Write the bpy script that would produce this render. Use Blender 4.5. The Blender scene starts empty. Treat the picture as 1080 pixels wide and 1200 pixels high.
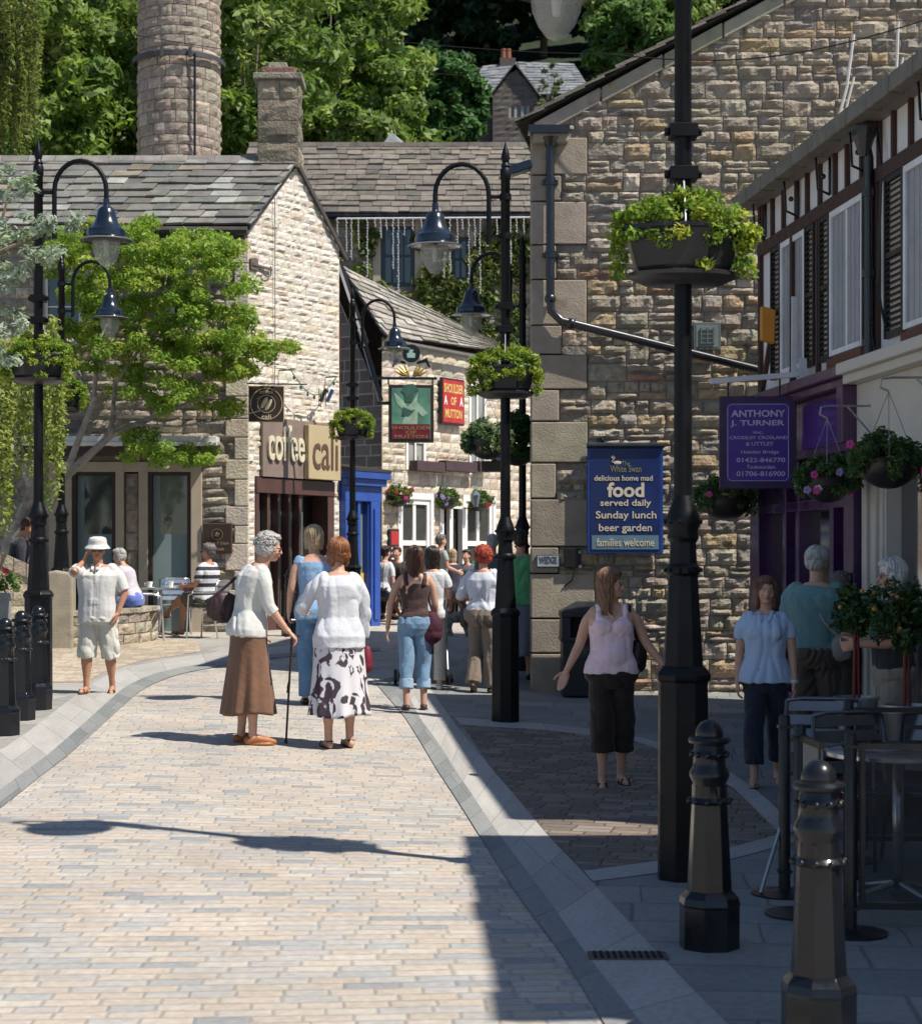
import bpy, bmesh, math, random
import numpy as np
from mathutils import Vector, Matrix, Euler
from math import sin, cos, pi, radians as R

SC = bpy.context.scene
COL = SC.collection
random.seed(7)

# ------------------------------------------------------------------ camera
FPX = 2100.0; CX = 540.0; HY = 657.0; CH = 1.71
cam_d = bpy.data.cameras.new('camera')
cam_d.sensor_fit = 'HORIZONTAL'; cam_d.sensor_width = 36; cam_d.lens = 36 * FPX / 1080
cam_d.shift_y = (HY - 600) / 1080
cam_d.clip_start = .2; cam_d.clip_end = 1500
cam_d.dof.use_dof = True; cam_d.dof.focus_distance = 15.5; cam_d.dof.aperture_fstop = 5.6
cam = bpy.data.objects.new('camera', cam_d); COL.objects.link(cam)
cam.location = (0, 0, CH); cam.rotation_euler = (pi / 2, 0, 0)
SC.camera = cam
# ------------------------------------------------------------------ light
SUN_EL = 56.0; SUN_AZ = 24.0       # azimuth: degrees from +X towards the camera (-Y)
SC.view_settings.view_transform = 'Standard'; SC.view_settings.look = 'None'
SC.view_settings.gamma = 1; SC.view_settings.use_curve_mapping = False
SC.view_settings.exposure = 0.55
w = bpy.data.worlds.new('World'); SC.world = w; w.use_nodes = True
nt = w.node_tree; bg = nt.nodes['Background']
sky = nt.nodes.new('ShaderNodeTexSky'); sky.sky_type = 'NISHITA'; sky.sun_disc = False
sv = Vector((cos(R(SUN_EL)) * cos(R(SUN_AZ)), -cos(R(SUN_EL)) * sin(R(SUN_AZ)), sin(R(SUN_EL))))
sky.sun_elevation = R(SUN_EL); sky.sun_rotation = math.atan2(sv.x, sv.y)
sky.air_density = 1.0; sky.dust_density = .4; sky.ozone_density = 3.0
nt.links.new(sky.outputs[0], bg.inputs[0]); bg.inputs[1].default_value = 0.086
sd = bpy.data.lights.new('sun', 'SUN'); sd.energy = 4.6; sd.angle = R(.53); sd.color = (1, .94, .84)
sun = bpy.data.objects.new('sun', sd); COL.objects.link(sun)
sun.rotation_euler = sv.to_track_quat('Z', 'Y').to_euler()
SC.cycles.max_bounces = 6; SC.cycles.transparent_max_bounces = 12
SC.cycles.use_adaptive_sampling = True

# ------------------------------------------------------------------ places
def sst(t):
    t = min(1, max(0, t)); return t * t * (3 - 2 * t)
_GA = [(-100, 0), (11, 0), (14, .04), (17.4, .14), (20.5, .2), (25, .40), (28, .47), (34, .52), (400, .52)]
def gz(x, y):
    for (a, b), (c, d) in zip(_GA, _GA[1:]):
        if y <= c:
            A = b + (d - b) * (y - a) / (c - a); break
    else: A = .52
    k = min(1, max(0, (y - 7) / 6))
    return A + .13 * sst((1.2 - x) / 4) * k
def wp(px, py, Y):
    return Vector(((px - CX) * Y / FPX, Y, CH + (HY - py) * Y / FPX))
def gp(px, py):                      # where the line of sight meets the ground
    lo, hi = 2.0, 60.0
    for _ in range(50):
        m = (lo + hi) / 2; p = wp(px, py, m)
        if p.z > gz(p.x, p.y): lo = m
        else: hi = m
    p = wp(px, py, lo); p.z = gz(p.x, p.y); return p
def gx(px, Y):
    x = (px - CX) * Y / FPX; return Vector((x, Y, gz(x, Y)))
def frel(Y, py, x=0): return CH + (HY - py) * Y / FPX

class Frame:                          # a vertical plane: U runs along it, N looks out of it
    def __init__(s, o, u):
        s.o = Vector(o); s.U = Vector((u[0], u[1], 0)).normalized(); s.N = Vector((s.U.y, -s.U.x, 0)); s.Z = Vector((0, 0, 1))
    def at(s, u, v, w=0): return s.o + s.U * u + s.Z * v + s.N * w
    def uv(s, px, py):
        d = Vector(((px - CX) / FPX, 1, (HY - py) / FPX)); c = Vector((0, 0, CH))
        t = (s.o - c).dot(s.N) / d.dot(s.N); p = c + d * t - s.o
        return p.dot(s.U), p.z
    def M(s, u=0, v=0, w=0):
        m = Matrix((s.U, s.Z, s.N)).transposed().to_4x4(); m.translation = s.at(u, v, w); return m

# ------------------------------------------------------------------ tags and links
def tag(o, label=None, cat=None, group=None, kind=None):
    if label: o['label'] = label
    if cat: o['category'] = cat
    if group: o['group'] = group
    if kind: o['kind'] = kind
    return o
def thing(name, loc, label, cat, rz=0, group=None):
    o = bpy.data.objects.new(name, None); COL.objects.link(o); o.empty_display_size = .2
    o.location = loc; o.rotation_euler = (0, 0, rz)
    return tag(o, label, cat, group)
def link(name, me, parent=None, world=True, mats=None):
    o = bpy.data.objects.new(name, me); COL.objects.link(o)
    if mats:
        for m in (mats if isinstance(mats, (list, tuple)) else [mats]): me.materials.append(m)
    if parent is not None:
        o.parent = parent
        if world and parent.type == 'EMPTY':
            o.location = parent.rotation_euler.to_matrix().inverted() @ (-parent.location)
            o.rotation_euler = (0, 0, -parent.rotation_euler.z)
    return o
def copy_tree(o, parent=None):
    c = o.copy(); COL.objects.link(c)
    if parent is not None: c.parent = parent
    for ch in list(o.children): copy_tree(ch, c)
    return c

# ------------------------------------------------------------------ mesh builder
class MB:
    def __init__(s): s.v = []; s.f = []; s.c = []; s.m = []; s.cur = (1, 1, 1); s.mi = 0; s.X = None
    def add(s, vs, fs, col=None):
        b = len(s.v)
        if s.X is not None: vs = [s.X @ Vector(p) for p in vs]
        s.v += [tuple(p) for p in vs]
        s.f += [tuple(b + i for i in f) for f in fs]
        c = col or s.cur
        s.c += [c] * len(fs); s.m += [s.mi] * len(fs); return s
    def box(s, c, d, rz=0, col=None, taper=1.0):
        hx, hy, hz = d[0] / 2, d[1] / 2, d[2] / 2; cr, sr = cos(rz), sin(rz); vs = []
        for z in (-1, 1):
            t = taper if z > 0 else 1
            for x, y in ((-1, -1), (1, -1), (1, 1), (-1, 1)):
                X, Y = x * hx * t, y * hy * t
                vs.append((c[0] + X * cr - Y * sr, c[1] + X * sr + Y * cr, c[2] + z * hz))
        return s.add(vs, [(0, 3, 2, 1), (4, 5, 6, 7), (0, 1, 5, 4), (1, 2, 6, 5), (2, 3, 7, 6), (3, 0, 4, 7)], col)
    def hexa(s, p, col=None):          # 8 points: bottom four, top four
        return s.add(p, [(0, 3, 2, 1), (4, 5, 6, 7), (0, 1, 5, 4), (1, 2, 6, 5), (2, 3, 7, 6), (3, 0, 4, 7)], col)
    def fbox(s, fr, u0, u1, v0, v1, w0, w1, col=None):
        a = fr.at
        return s.hexa([a(u0, v0, w0), a(u1, v0, w0), a(u1, v0, w1), a(u0, v0, w1), a(u0, v1, w0), a(u1, v1, w0), a(u1, v1, w1), a(u0, v1, w1)], col)
    def bar(s, a, b, w, h=None, col=None):
        a, b = Vector(a), Vector(b); h = h or w; d = (b - a).normalized()
        up = Vector((0, 0, 1)) if abs(d.z) < .95 else Vector((0, 1, 0))
        x = d.cross(up).normalized() * w / 2; y = d.cross(x).normalized() * h / 2
        return s.hexa([a - x - y, a + x - y, a + x + y, a - x + y, b - x - y, b + x - y, b + x + y, b - x + y], col)
    def tube(s, pts, r, n=8, caps=True, col=None, squash=None):
        pts = [Vector(p) for p in pts]; k = len(pts)
        rs = [r] * k if isinstance(r, (int, float)) else list(r); vs = []; px = None
        for i, p in enumerate(pts):
            d = (pts[min(i + 1, k - 1)] - pts[max(i - 1, 0)])
            if d.length < 1e-9: d = Vector((0, 0, 1))
            d.normalize()
            if px is None:
                px = d.orthogonal().normalized()
            px = (px - d * px.dot(d))
            if px.length < 1e-6: px = d.orthogonal()
            px.normalize(); py = d.cross(px)
            for j in range(n):
                t = 2 * pi * j / n; vs.append(p + (px * cos(t) + py * sin(t)) * rs[i])
        fs = [(i * n + j, i * n + (j + 1) % n, (i + 1) * n + (j + 1) % n, (i + 1) * n + j) for i in range(k - 1) for j in range(n)]
        if caps: fs += [tuple(range(n - 1, -1, -1)), tuple(range((k - 1) * n, k * n))]
        return s.add(vs, fs, col)
    def lathe(s, prof, c=(0, 0, 0), n=16, col=None, rot=0, sx=1, sy=1, caps=True):
        vs = []
        for r, z in prof:
            for j in range(n):
                t = 2 * pi * (j + rot) / n; vs.append((c[0] + r * cos(t) * sx, c[1] + r * sin(t) * sy, c[2] + z))
        k = len(prof)
        fs = [(i * n + j, i * n + (j + 1) % n, (i + 1) * n + (j + 1) % n, (i + 1) * n + j) for i in range(k - 1) for j in range(n)]
        if caps: fs += [tuple(range(n - 1, -1, -1)), tuple(range((k - 1) * n, k * n))]
        return s.add(vs, fs, col)
    def ball(s, c, r, n=10, m=7, col=None, M=None):
        if isinstance(r, (int, float)): r = (r, r, r)
        vs = []
        for i in range(1, m):
            a = pi * i / m
            for j in range(n):
                t = 2 * pi * j / n; p = Vector((r[0] * sin(a) * cos(t), r[1] * sin(a) * sin(t), r[2] * cos(a)))
                vs.append((M @ p if M is not None else p) + Vector(c))
        tp, bt = Vector((0, 0, r[2])), Vector((0, 0, -r[2]))
        if M is not None: tp, bt = M @ tp, M @ bt
        vs += [tp + Vector(c), bt + Vector(c)]; T = len(vs) - 2
        fs = [(i * n + j, (i + 1) * n + j, (i + 1) * n + (j + 1) % n, i * n + (j + 1) % n) for i in range(m - 2) for j in range(n)]
        fs += [(T, j, (j + 1) % n) for j in range(n)] + [(T + 1, (m - 2) * n + (j + 1) % n, (m - 2) * n + j) for j in range(n)]
        return s.add(vs, fs, col)
    def prism(s, fr, poly, w0, w1, col=None):   # polygon in (u,v) of a frame, thick along N
        n = len(poly); vs = [fr.at(u, v, w0) for u, v in poly] + [fr.at(u, v, w1) for u, v in poly]
        fs = [tuple(range(n - 1, -1, -1)), tuple(range(n, 2 * n))] + [(i, (i + 1) % n, n + (i + 1) % n, n + i) for i in range(n)]
        return s.add(vs, fs, col)
    def mesh(s, name='mesh'):
        me = bpy.data.meshes.new(name); me.from_pydata(s.v, [], s.f)
        a = me.attributes.new('Col', 'FLOAT_COLOR', 'FACE')
        a.data.foreach_set('color', np.array([(c[0], c[1], c[2], 1.0) for c in s.c], dtype=np.float32).ravel())
        if any(s.m): me.polygons.foreach_set('material_index', s.m)
        me.update(); return me
    def build(s, name, mats, parent=None, smooth=False, world=True, bevel=0, auto=False, fix=True):
        me = s.mesh(name)
        if fix:
            bm = bmesh.new(); bm.from_mesh(me); bmesh.ops.recalc_face_normals(bm, faces=bm.faces); bm.to_mesh(me); bm.free()
        if smooth or auto: me.polygons.foreach_set('use_smooth', [True] * len(me.polygons))
        o = link(name, me, parent, world, mats)
        if bevel:
            b = o.modifiers.new('bevel', 'BEVEL'); b.width = bevel; b.segments = 2; b.limit_method = 'ANGLE'; b.angle_limit = R(35)
        if auto: me.set_sharp_from_angle(angle=R(38))
        return o

def npmesh(name, V, F, cols, mats, parent=None, smooth=False):   # V (n,3), F (m,k) all same k
    me = bpy.data.meshes.new(name); n, k = F.shape
    me.vertices.add(len(V)); me.vertices.foreach_set('co', V.astype(np.float32).ravel())
    me.loops.add(n * k); me.loops.foreach_set('vertex_index', F.astype(np.int32).ravel())
    me.polygons.add(n); me.polygons.foreach_set('loop_start', np.arange(0, n * k, k, dtype=np.int32))
    me.update(calc_edges=True)
    if smooth: me.polygons.foreach_set('use_smooth', [True] * n)
    if cols is not None:
        a = me.attributes.new('Col', 'FLOAT_COLOR', 'FACE')
        C = np.ones((n, 4), np.float32); C[:, :3] = cols; a.data.foreach_set('color', C.ravel())
    return link(name, me, parent, True, mats)

# ------------------------------------------------------------------ materials
_MC = {}
def mat(name, col=(.5, .5, .5), rough=.6, metal=0, var=.12, scale=6, bump=0, bscale=None, attr=False, coat=0, trans=0, alpha=1, spec=.5, sss=0, stretch=None, emis=None, ior=1.45, det=4, dirt=None, sheen=0, rvar=.12):
    if name in _MC: return _MC[name]
    m = bpy.data.materials.new(name); m.use_nodes = True; _MC[name] = m
    t = m.node_tree; N = t.nodes; L = t.links; b = N['Principled BSDF']
    b.inputs['Roughness'].default_value = rough; b.inputs['Metallic'].default_value = metal
    b.inputs['Coat Weight'].default_value = coat; b.inputs['Coat Roughness'].default_value = .12
    b.inputs['Specular IOR Level'].default_value = spec; b.inputs['IOR'].default_value = ior
    b.inputs['Transmission Weight'].default_value = trans; b.inputs['Alpha'].default_value = alpha
    if sheen: b.inputs['Sheen Weight'].default_value = sheen
    if sss: b.inputs['Subsurface Weight'].default_value = sss; b.inputs['Subsurface Radius'].default_value = (.012, .005, .003); b.inputs['Subsurface Scale'].default_value = 1
    tc = N.new('ShaderNodeTexCoord'); mp = N.new('ShaderNodeMapping'); L.new(tc.outputs['Object'], mp.inputs[0])
    if stretch: mp.inputs['Scale'].default_value = stretch
    nz = N.new('ShaderNodeTexNoise'); nz.inputs['Scale'].default_value = scale; nz.inputs['Detail'].default_value = det; L.new(mp.outputs[0], nz.inputs['Vector'])
    mr = N.new('ShaderNodeMapRange'); L.new(nz.outputs[0], mr.inputs[0])
    mr.inputs[1].default_value = .25; mr.inputs[2].default_value = .75; mr.inputs[3].default_value = 1 - var; mr.inputs[4].default_value = 1 + var
    mx = N.new('ShaderNodeMix'); mx.data_type = 'RGBA'; mx.blend_type = 'MULTIPLY'; mx.inputs[0].default_value = 1
    if attr:
        at = N.new('ShaderNodeAttribute'); at.attribute_name = 'Col'
        m2 = N.new('ShaderNodeMix'); m2.data_type = 'RGBA'; m2.blend_type = 'MULTIPLY'; m2.inputs[0].default_value = 1
        L.new(at.outputs[0], m2.inputs[6]); m2.inputs[7].default_value = (*col, 1); L.new(m2.outputs[2], mx.inputs[6])
    else: mx.inputs[6].default_value = (*col, 1)
    L.new(mr.outputs[0], mx.inputs[7]); out = mx.outputs[2]
    if dirt:                            # (colour, scale, threshold)
        dn = N.new('ShaderNodeTexNoise'); dn.inputs['Scale'].default_value = dirt[1]; dn.inputs['Detail'].default_value = 6; dn.inputs['Roughness'].default_value = .65
        L.new(mp.outputs[0], dn.inputs['Vector'])
        d2 = N.new('ShaderNodeMapRange'); L.new(dn.outputs[0], d2.inputs[0]); d2.inputs[1].default_value = dirt[2]; d2.inputs[2].default_value = dirt[2] + .12; d2.inputs[4].default_value = dirt[3] if len(dirt) > 3 else .7
        m3 = N.new('ShaderNodeMix'); m3.data_type = 'RGBA'; L.new(d2.outputs[0], m3.inputs[0]); L.new(out, m3.inputs[6]); m3.inputs[7].default_value = (*dirt[0], 1); out = m3.outputs[2]
    L.new(out, b.inputs['Base Color'])
    if rvar:
        rr_ = N.new('ShaderNodeMapRange'); L.new(nz.outputs[0], rr_.inputs[0]); rr_.inputs[1].default_value = .3; rr_.inputs[2].default_value = .7; rr_.inputs[3].default_value = max(0, rough - rvar); rr_.inputs[4].default_value = min(1, rough + rvar); L.new(rr_.outputs[0], b.inputs['Roughness'])
    if bump:
        bz = N.new('ShaderNodeTexNoise'); bz.inputs['Scale'].default_value = bscale or scale * 4; bz.inputs['Detail'].default_value = 5; L.new(mp.outputs[0], bz.inputs['Vector'])
        bp = N.new('ShaderNodeBump'); bp.inputs['Strength'].default_value = 1; bp.inputs['Distance'].default_value = bump; L.new(bz.outputs[0], bp.inputs['Height']); L.new(bp.outputs[0], b.inputs['Normal'])
    if emis: b.inputs['Emission Color'].default_value = (*emis, 1); b.inputs['Emission Strength'].default_value = 1
    return m
def leafmat(name, tr=.35, rough=.5):
    if name in _MC: return _MC[name]
    m = bpy.data.materials.new(name); m.use_nodes = True; _MC[name] = m
    t = m.node_tree; N = t.nodes; L = t.links; b = N['Principled BSDF']; out = N['Material Output']
    at = N.new('ShaderNodeAttribute'); at.attribute_name = 'Col'; L.new(at.outputs[0], b.inputs['Base Color'])
    b.inputs['Roughness'].default_value = rough; b.inputs['Specular IOR Level'].default_value = .35
    tb = N.new('ShaderNodeBsdfTranslucent'); hs = N.new('ShaderNodeHueSaturation'); hs.inputs['Value'].default_value = 1.6; hs.inputs['Hue'].default_value = .485
    L.new(at.outputs[0], hs.inputs['Color']); L.new(hs.outputs[0], tb.inputs[0])
    ms = N.new('ShaderNodeMixShader'); ms.inputs[0].default_value = tr; L.new(b.outputs[0], ms.inputs[1]); L.new(tb.outputs[0], ms.inputs[2]); L.new(ms.outputs[0], out.inputs[0])
    return m

BLACK = mat('black_iron', (.006, .007, .010), .30, 0, .3, 5, .0010, 45, coat=.35, spec=.3, dirt=((.035, .03, .028), 9, .66, .3))
POSTBLK = mat('post_black', (.004, .0045, .006), .42, 0, .3, 5, .0008, 60, coat=.0, spec=.25, dirt=((.03, .025, .022), 9, .66, .4))
BLUEBLK = mat('lamp_enamel', (.006, .011, .020), .22, 0, .2, 5, coat=.6)
GALV = mat('dull_metal', (.35, .36, .38), .4, .8, .15)
ALU = mat('aluminium', (.62, .63, .65), .3, .9, .1)
WHITE = mat('white_paint', (.74, .73, .70), .55, 0, .06, 8, .0005, 40)
OFFW = mat('cream_paint', (.62, .58, .50), .6, 0, .06, 8, .0005, 40)
DARKG = mat('dark_glass', (.012, .016, .02), .04, 0, .1, 3, spec=1.0, coat=.6)
STONE = mat('wall_stone', (1, 1, 1), .9, 0, .3, 11, .024, 26, attr=True, dirt=((.055, .048, .04), 4.5, .60, .75))
PALE = mat('lime_washed_stone', (1, 1, 1), .9, 0, .16, 7, .015, 30, attr=True, dirt=((.24, .2, .15), 3.5, .60, .6))
SLATE = mat('stone_slate', (1, 1, 1), .85, 0, .3, 5, .008, 40, attr=True, dirt=((.22, .21, .17), 6, .60, .5))
WOODBR = mat('brown_timber', (.10, .038, .025), .6, 0, .2, 8, .001, 50)
LEAF = leafmat('leaf', .42)
BARK = mat('bark', (.20, .16, .12), .9, 0, .35, 8, .012, 30)
# ------------------------------------------------------------------ ground, road, pavements
def cell_mat(name, bw, bh, pal, joint=(.12, .11, .1), jw=.08, ang=0, rough=.8, bump=.006, rowvar=.35, jmix=.8, coord='Object'):
    m = bpy.data.materials.new(name); m.use_nodes = True; t = m.node_tree; N = t.nodes; L = t.links; b = N['Principled BSDF']
    def mth(op, a, c=None, clamp=False):
        n = N.new('ShaderNodeMath'); n.operation = op; n.use_clamp = clamp
        for i, x in enumerate((a, c)):
            if x is None: continue
            if isinstance(x, (int, float)): n.inputs[i].default_value = x
            else: L.new(x, n.inputs[i])
        return n.outputs[0]
    tc = N.new('ShaderNodeTexCoord'); mp = N.new('ShaderNodeMapping'); mp.inputs['Rotation'].default_value = (0, 0, ang); L.new(tc.outputs[coord], mp.inputs[0])
    wn = N.new('ShaderNodeTexNoise'); wn.inputs['Scale'].default_value = 1.3; L.new(mp.outputs[0], wn.inputs['Vector'])
    ws = N.new('ShaderNodeVectorMath'); ws.operation = 'MULTIPLY_ADD'; L.new(wn.outputs[1], ws.inputs[0]); ws.inputs[1].default_value = (.06, .045, 0); L.new(mp.outputs[0], ws.inputs[2])
    sp = N.new('ShaderNodeSeparateXYZ'); L.new(ws.outputs[0], sp.inputs[0])
    yr = mth('DIVIDE', sp.outputs[1], bh); row = mth('FLOOR', yr); fy = mth('FRACT', yr)
    wr = N.new('ShaderNodeTexWhiteNoise'); wr.noise_dimensions = '1D'; L.new(row, wr.inputs['W'])
    off = mth('MULTIPLY', wr.outputs[0], 7.3)
    bwv = mth('MULTIPLY_ADD', wr.outputs[0], bw * rowvar); N[bwv.node.name].inputs[2].default_value = bw * (1 - rowvar / 2)
    xr = mth('ADD', mth('DIVIDE', sp.outputs[0], bwv), off); cx = mth('FLOOR', xr); fx = mth('FRACT', xr)
    cb = N.new('ShaderNodeCombineXYZ'); L.new(cx, cb.inputs[0]); L.new(row, cb.inputs[1])
    wc = N.new('ShaderNodeTexWhiteNoise'); wc.noise_dimensions = '2D'; L.new(cb.outputs[0], wc.inputs['Vector'])
    cr = N.new('ShaderNodeValToRGB'); cr.color_ramp.interpolation = 'CONSTANT'; L.new(wc.outputs[0], cr.inputs[0])
    els = cr.color_ramp.elements
    for i, (p, c) in enumerate(pal):
        e = els[i] if i < 2 else els.new(p)
        e.position = p; e.color = (*c, 1)
    ex = mth('MINIMUM', fx, mth('SUBTRACT', 1, fx)); ey = mth('MINIMUM', fy, mth('SUBTRACT', 1, fy))
    ex = mth('DIVIDE', ex, jw * bh / bw); ey = mth('DIVIDE', ey, jw); e = mth('MINIMUM', ex, ey, True)
    fn = N.new('ShaderNodeTexNoise'); fn.inputs['Scale'].default_value = 22; fn.inputs['Detail'].default_value = 6; L.new(mp.outputs[0], fn.inputs['Vector'])
    big = N.new('ShaderNodeTexNoise'); big.inputs['Scale'].default_value = .8; big.inputs['Detail'].default_value = 4; L.new(mp.outputs[0], big.inputs['Vector'])
    f1 = N.new('ShaderNodeMapRange'); L.new(fn.outputs[0], f1.inputs[0]); f1.inputs[1].default_value = .3; f1.inputs[2].default_value = .7; f1.inputs[3].default_value = .86; f1.inputs[4].default_value = 1.12
    f2 = N.new('ShaderNodeMapRange'); L.new(big.outputs[0], f2.inputs[0]); f2.inputs[1].default_value = .3; f2.inputs[2].default_value = .7; f2.inputs[3].default_value = .79; f2.inputs[4].default_value = 1.08; big.inputs['Roughness'].default_value = .7; big.inputs['Detail'].default_value = 7
    m1 = N.new('ShaderNodeMix'); m1.data_type = 'RGBA'; m1.blend_type = 'MULTIPLY'; m1.inputs[0].default_value = 1; L.new(cr.outputs[0], m1.inputs[6]); L.new(mth('MULTIPLY', f1.outputs[0], f2.outputs[0]), m1.inputs[7])
    jm = N.new('ShaderNodeMix'); jm.data_type = 'RGBA'; L.new(mth('MULTIPLY', mth('SUBTRACT', 1, e), jmix), jm.inputs[0]); L.new(m1.outputs[2], jm.inputs[6]); jm.inputs[7].default_value = (*joint, 1)
    L.new(jm.outputs[2], b.inputs['Base Color']); b.inputs['Roughness'].default_value = rough
    hh = mth('ADD', mth('MULTIPLY', e, .8), mth('MULTIPLY', wc.outputs[0], .3)); hh = mth('ADD', hh, mth('MULTIPLY', fn.outputs[0], .35))
    bp = N.new('ShaderNodeBump'); bp.inputs['Distance'].default_value = bump; L.new(hh, bp.inputs['Height']); L.new(bp.outputs[0], b.inputs['Normal'])
    return m
SET_PAL = [(0, (.43, .372, .31)), (.17, (.462, .40, .338)), (.34, (.395, .362, .335)), (.47, (.45, .38, .31)), (.60, (.40, .38, .35)), (.72, (.345, .345, .335)), (.82, (.465, .42, .36)), (.94, (.28, .285, .285))]
SETTS = cell_mat('setts', .21, .10, SET_PAL, joint=(.21, .20, .18), jw=.16, ang=R(-4), bump=.006, jmix=.45)
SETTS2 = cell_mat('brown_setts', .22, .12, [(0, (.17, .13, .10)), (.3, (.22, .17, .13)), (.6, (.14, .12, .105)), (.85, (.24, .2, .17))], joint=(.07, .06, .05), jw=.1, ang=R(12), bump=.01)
SETTS3 = cell_mat('sandy_setts', .22, .14, [(0, (.42, .34, .25)), (.3, (.47, .39, .29)), (.6, (.36, .3, .23)), (.85, (.5, .43, .33))], joint=(.2, .17, .13), jw=.1, ang=R(8), bump=.008)
FLAGS = cell_mat('flagstones', .85, .45, [(0, (.20, .205, .20)), (.3, (.235, .235, .225)), (.6, (.18, .188, .19)), (.85, (.26, .25, .235))], joint=(.09, .088, .085), jw=.03, ang=R(6), bump=.004, rowvar=.5)
FLAGS_L = cell_mat('pale_flagstones', .9, .5, [(0, (.30, .285, .26)), (.3, (.34, .32, .29)), (.6, (.27, .26, .24)), (.85, (.37, .345, .31))], joint=(.15, .14, .12), jw=.03, ang=R(12), bump=.004, rowvar=.5)
GRANITE = cell_mat('granite_band', 3.0, .95, [(0, (.37, .355, .33)), (.3, (.40, .385, .36)), (.6, (.35, .335, .315)), (.85, (.42, .40, .375))], joint=(.2, .19, .17), jw=.012, bump=.003, coord='UV')
CHANNEL = cell_mat('grey_channel', 2.0, .62, [(0, (.20, .21, .205)), (.3, (.23, .235, .23)), (.6, (.18, .19, .185)), (.85, (.245, .25, .24))], joint=(.1, .1, .1), jw=.016, bump=.003, coord='UV')

def gridrange(a, b, st):
    n = max(1, int(round((b - a) / st))); return [a + (b - a) * i / n for i in range(n + 1)]
xs = [-400, -150, -60, -25] + gridrange(-14, 10, .3) + [25, 60, 150, 400]
ys = [-60, -20, -5] + gridrange(0, 42, .3) + [60, 100, 160, 300, 600, 1400]
V = np.array([(x, y, gz(x, y) - .004) for y in ys for x in xs]); nx = len(xs)
F = np.array([(j * nx + i, j * nx + i + 1, (j + 1) * nx + i + 1, (j + 1) * nx + i) for j in range(len(ys) - 1) for i in range(nx - 1)])
tag(npmesh('road', V, F, None, SETTS), kind='structure')

def resample(pl, n):
    d = [0]
    for a, b in zip(pl, pl[1:]): d.append(d[-1] + (Vector(b) - Vector(a)).length)
    out = []
    for i in range(n):
        t = d[-1] * i / (n - 1)
        for k in range(len(pl) - 1):
            if t <= d[k + 1] + 1e-9: break
        f = (t - d[k]) / max(1e-9, d[k + 1] - d[k]); out.append(Vector(pl[k]).lerp(Vector(pl[k + 1]), f))
    return out
def smoothpl(pl, it=2):
    for _ in range(it):
        q = [pl[0]]
        for a, b in zip(pl, pl[1:]): q += [a.lerp(b, .25), a.lerp(b, .75)]
        pl = q + [pl[-1]]
    return pl
def strip(name, L1, L2, lift, m, n=90, k=5, px=True):
    A = [gp(*p) if px else Vector((p[0], p[1], 0)) for p in L1]; B = [gp(*p) if px else Vector((p[0], p[1], 0)) for p in L2]
    for p in A + B: p.z = 0
    A = resample(smoothpl(A), n); B = resample(smoothpl(B), n); vs = []
    for a, b in zip(A, B):
        for j in range(k):
            p = a.lerp(b, j / (k - 1)); vs.append((p.x, p.y, gz(p.x, p.y) + lift))
    F = np.array([(i * k + j, i * k + j + 1, (i + 1) * k + j + 1, (i + 1) * k + j) for i in range(n - 1) for j in range(k - 1)])
    o = npmesh(name, np.array(vs), F, None, m)
    dl = [0]
    for i in range(1, n): dl.append(dl[-1] + (A[i] - A[i - 1]).length)
    uvl = o.data.uv_layers.new(name='UVMap'); lv = np.zeros(len(o.data.loops), np.int32); o.data.loops.foreach_get('vertex_index', lv)
    uvl.data.foreach_set('uv', np.array([((vi % k) / (k - 1) * (A[vi // k] - B[vi // k]).length, dl[vi // k]) for vi in lv], np.float32).ravel())
    bm = bmesh.new(); bm.from_mesh(o.data); bmesh.ops.recalc_face_normals(bm, faces=bm.faces)
    if sum(f.normal.z for f in bm.faces) < 0: bmesh.ops.reverse_faces(bm, faces=bm.faces)
    bm.to_mesh(o.data); bm.free()
    return tag(o, kind='structure')
# right side: white band edges in the picture
RG0 = [(440, 800), (470, 835), (487, 860), (515, 907), (559, 974), (607, 1052), (659, 1118), (707, 1200), (790, 1330)]
RG1 = [(470, 790), (488, 838), (512, 868), (539, 911), (581, 974), (641, 1052), (685, 1118), (752, 1200), (850, 1330)]
RG2 = [(480, 760), (511, 818), (533, 850), (585, 911), (637, 974), (696, 1037), (770, 1118), (850, 1200), (990, 1330)]
strip('channel_strip_right', RG0, RG1, .004, CHANNEL)
strip('kerb_band_right', RG1, RG2, .004, GRANITE)
B2 = [gp(*p) for p in RG2]
strip('pavement_right', [(p.x + .0, p.y) for p in B2], [(9, p.y + (i - 4) * .2) for i, p in enumerate(B2)], .002, FLAGS, n=120, k=24, px=False)
strip('pavement_far_right', [(B2[0].x, B2[0].y), (B2[0].x + .2, 30)], [(9, B2[0].y), (9, 30)], .0015, FLAGS, n=30, k=24, px=False)
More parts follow.
